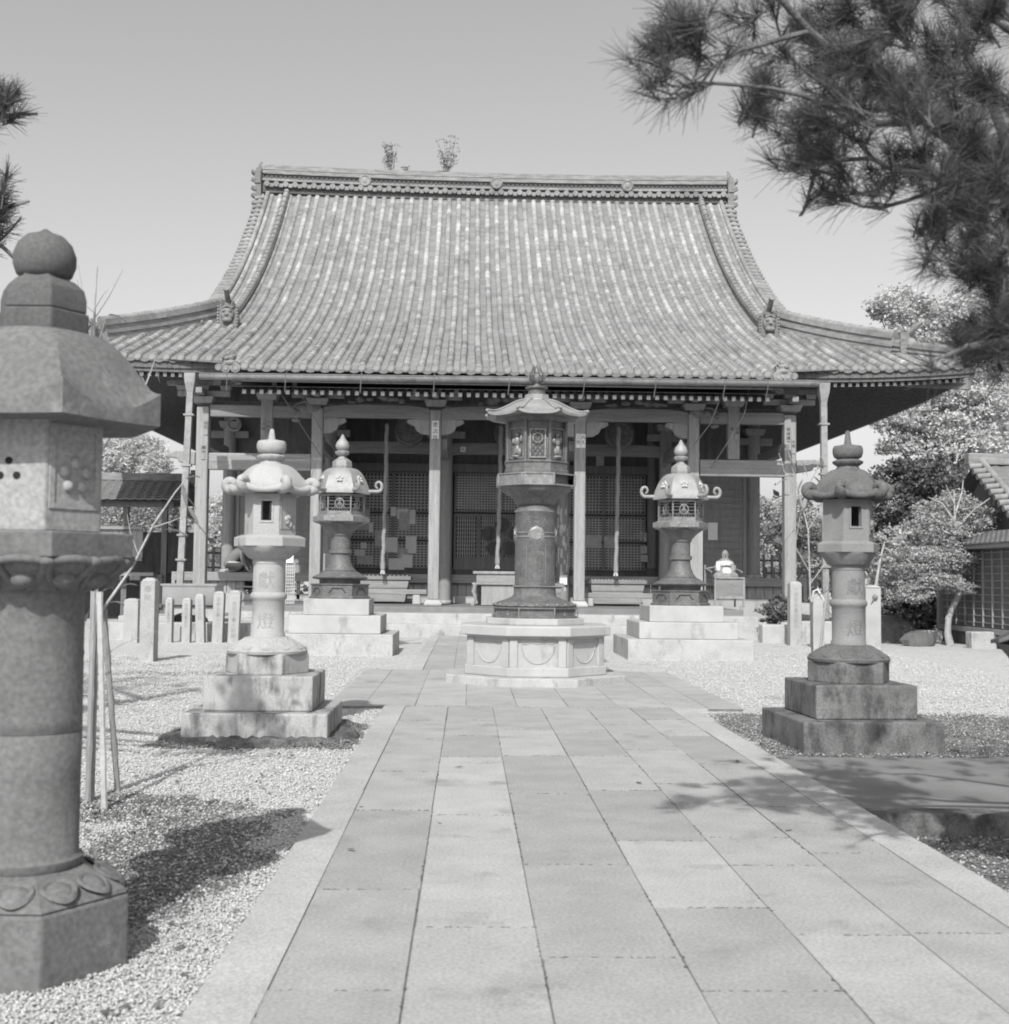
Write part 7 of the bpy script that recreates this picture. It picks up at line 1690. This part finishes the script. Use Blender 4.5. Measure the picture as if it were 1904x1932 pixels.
for x, y, dx, dz in ((345, 915, .3, -1), (352, 905, .8, .6), (355, 960, .6, -.5), (350, 975, 1, -.4), (340, 930, .6, -.3), (205, 595, 1, .1), (200, 600, -.3, -1), (195, 605, .2, -1), (183, 615, .4, -1), (175, 612, -.8, -.6), (200, 1140, 1, .5), (170, 1150, -.6, -1), (160, 1170, -.7, .6), (225, 1110, .9, .7),
                       (285, 680, .5, -.8), (300, 690, 1, .3), (310, 1000, .8, .2), (190, 1120, .9, 1), (205, 1020, -.4, -.8), (160, 1230, -.6, -.8), (215, 1115, -.5, .8)): big_leaf(lf, A(x, y), (dx+.01, q.uniform(-.4, .4), dz), q.uniform(.11, .17), .045)
m2_ = MB(); m2_.tube([A(262, 760), A(285, 700), A(297, 665)], [.007, .005, .002], 5); m2_.tube([A(275, 725), A(262, 700)], [.003, .001], 4); m2_.tube([A(178, 870), A(225, 800), A(262, 760)], [.009, .008, .007], 5); m2_.build('side_shoot', m_bark_lt, SPG, smooth=60)
lf.build('leaves', m_leaf_big, SPG, fix=False, smooth=60)
for i, (x0, y0, x1, y1, Y0, Y1, lab) in enumerate(((166, 1512, 178, 1112, 8.5, 8.6, 'thick grey cane propping the sapling, the leftmost'), (197, 1538, 188, 1118, 8.2, 8.55, 'pale bamboo cane standing upright by the sapling'), (222, 1490, 196, 1150, 8.9, 8.65, 'thin dark cane leaning from the right against the sapling'))):
    a, b_ = at(x0, y0, Y0), at(x1, y1, Y1); m = MB(); pts = []; rr = []
    for k in range(17):
        t = k/16; pts.append(a+(b_-a)*t); rr.append(.020 if k % 4 else .025)
    m.tube(pts, rr, 8); tag(m.build('bamboo_cane', (m_wood, m_bamboo, m_wood)[i], smooth=40), lab, 'cane', group='canes supporting the sapling')
S2P = thing('sapling', 'thin sapling with broad drooping leaves behind the grey stone lantern', 'sapling', (3.95, 13.3, 0)); m = MB(); A = lambda x, y, Y=13.3: at(x, y, Y); lf = MB()
m.tube([A(1537, 1345), A(1530, 1150), A(1525, 1000), A(1505, 920), A(1490, 860), A(1484, 838)], [.014, .012, .010, .008, .005, .003], 6)
for P in (((1525, 1000), (1550, 960), (1562, 940)), ((1512, 940), (1540, 890), (1548, 860)), ((1505, 920), (1480, 890), (1470, 855)), ((1528, 1080), (1500, 1030), (1512, 960)), ((1530, 1100), (1560, 1060), (1600, 1010), (1622, 985)), ((1600, 1010), (1640, 970), (1660, 950)), ((1530, 1130), (1570, 1110), (1620, 1040)), ((1522, 970), (1560, 950), (1590, 905))):
    m.tube([A(*p) for p in P], [.006, .005]+[.003]*(len(P)-2), 5)
m.build('stem', m_bark_lt, S2P, smooth=60)
for x, y in ((1484, 850), (1490, 865), (1478, 880), (1500, 880), (1512, 870), (1497, 900), (1485, 905), (1515, 905), (1530, 880), (1548, 862), (1535, 900), (1560, 930), (1550, 950), (1520, 940), (1508, 960), (1530, 980), (1562, 965), (1500, 1000), (1572, 990), (1590, 905), (1622, 985), (1610, 1000), (1640, 975), (1655, 955), (1630, 1030), (1540, 1010), (1490, 935), (1560, 880), (1575, 940), (1545, 1040)):
    big_leaf(lf, A(x, y), (q.uniform(-1, 1), q.uniform(-.5, .5), q.uniform(-1, .3)), q.uniform(.09, .15), .045)
lf.build('leaves', m_leaf_big, S2P, fix=False, smooth=60)
# bundled straw rope bag hanging by the right downpipe
p = at(1545, 905, 27.5)
for o in list(bpy.data.objects):
    if o.type == 'MESH' and not o.parent and 'label' not in o and 'kind' not in o and o.name not in ('camera', 'sun'): print('UNLABELLED', o.name)
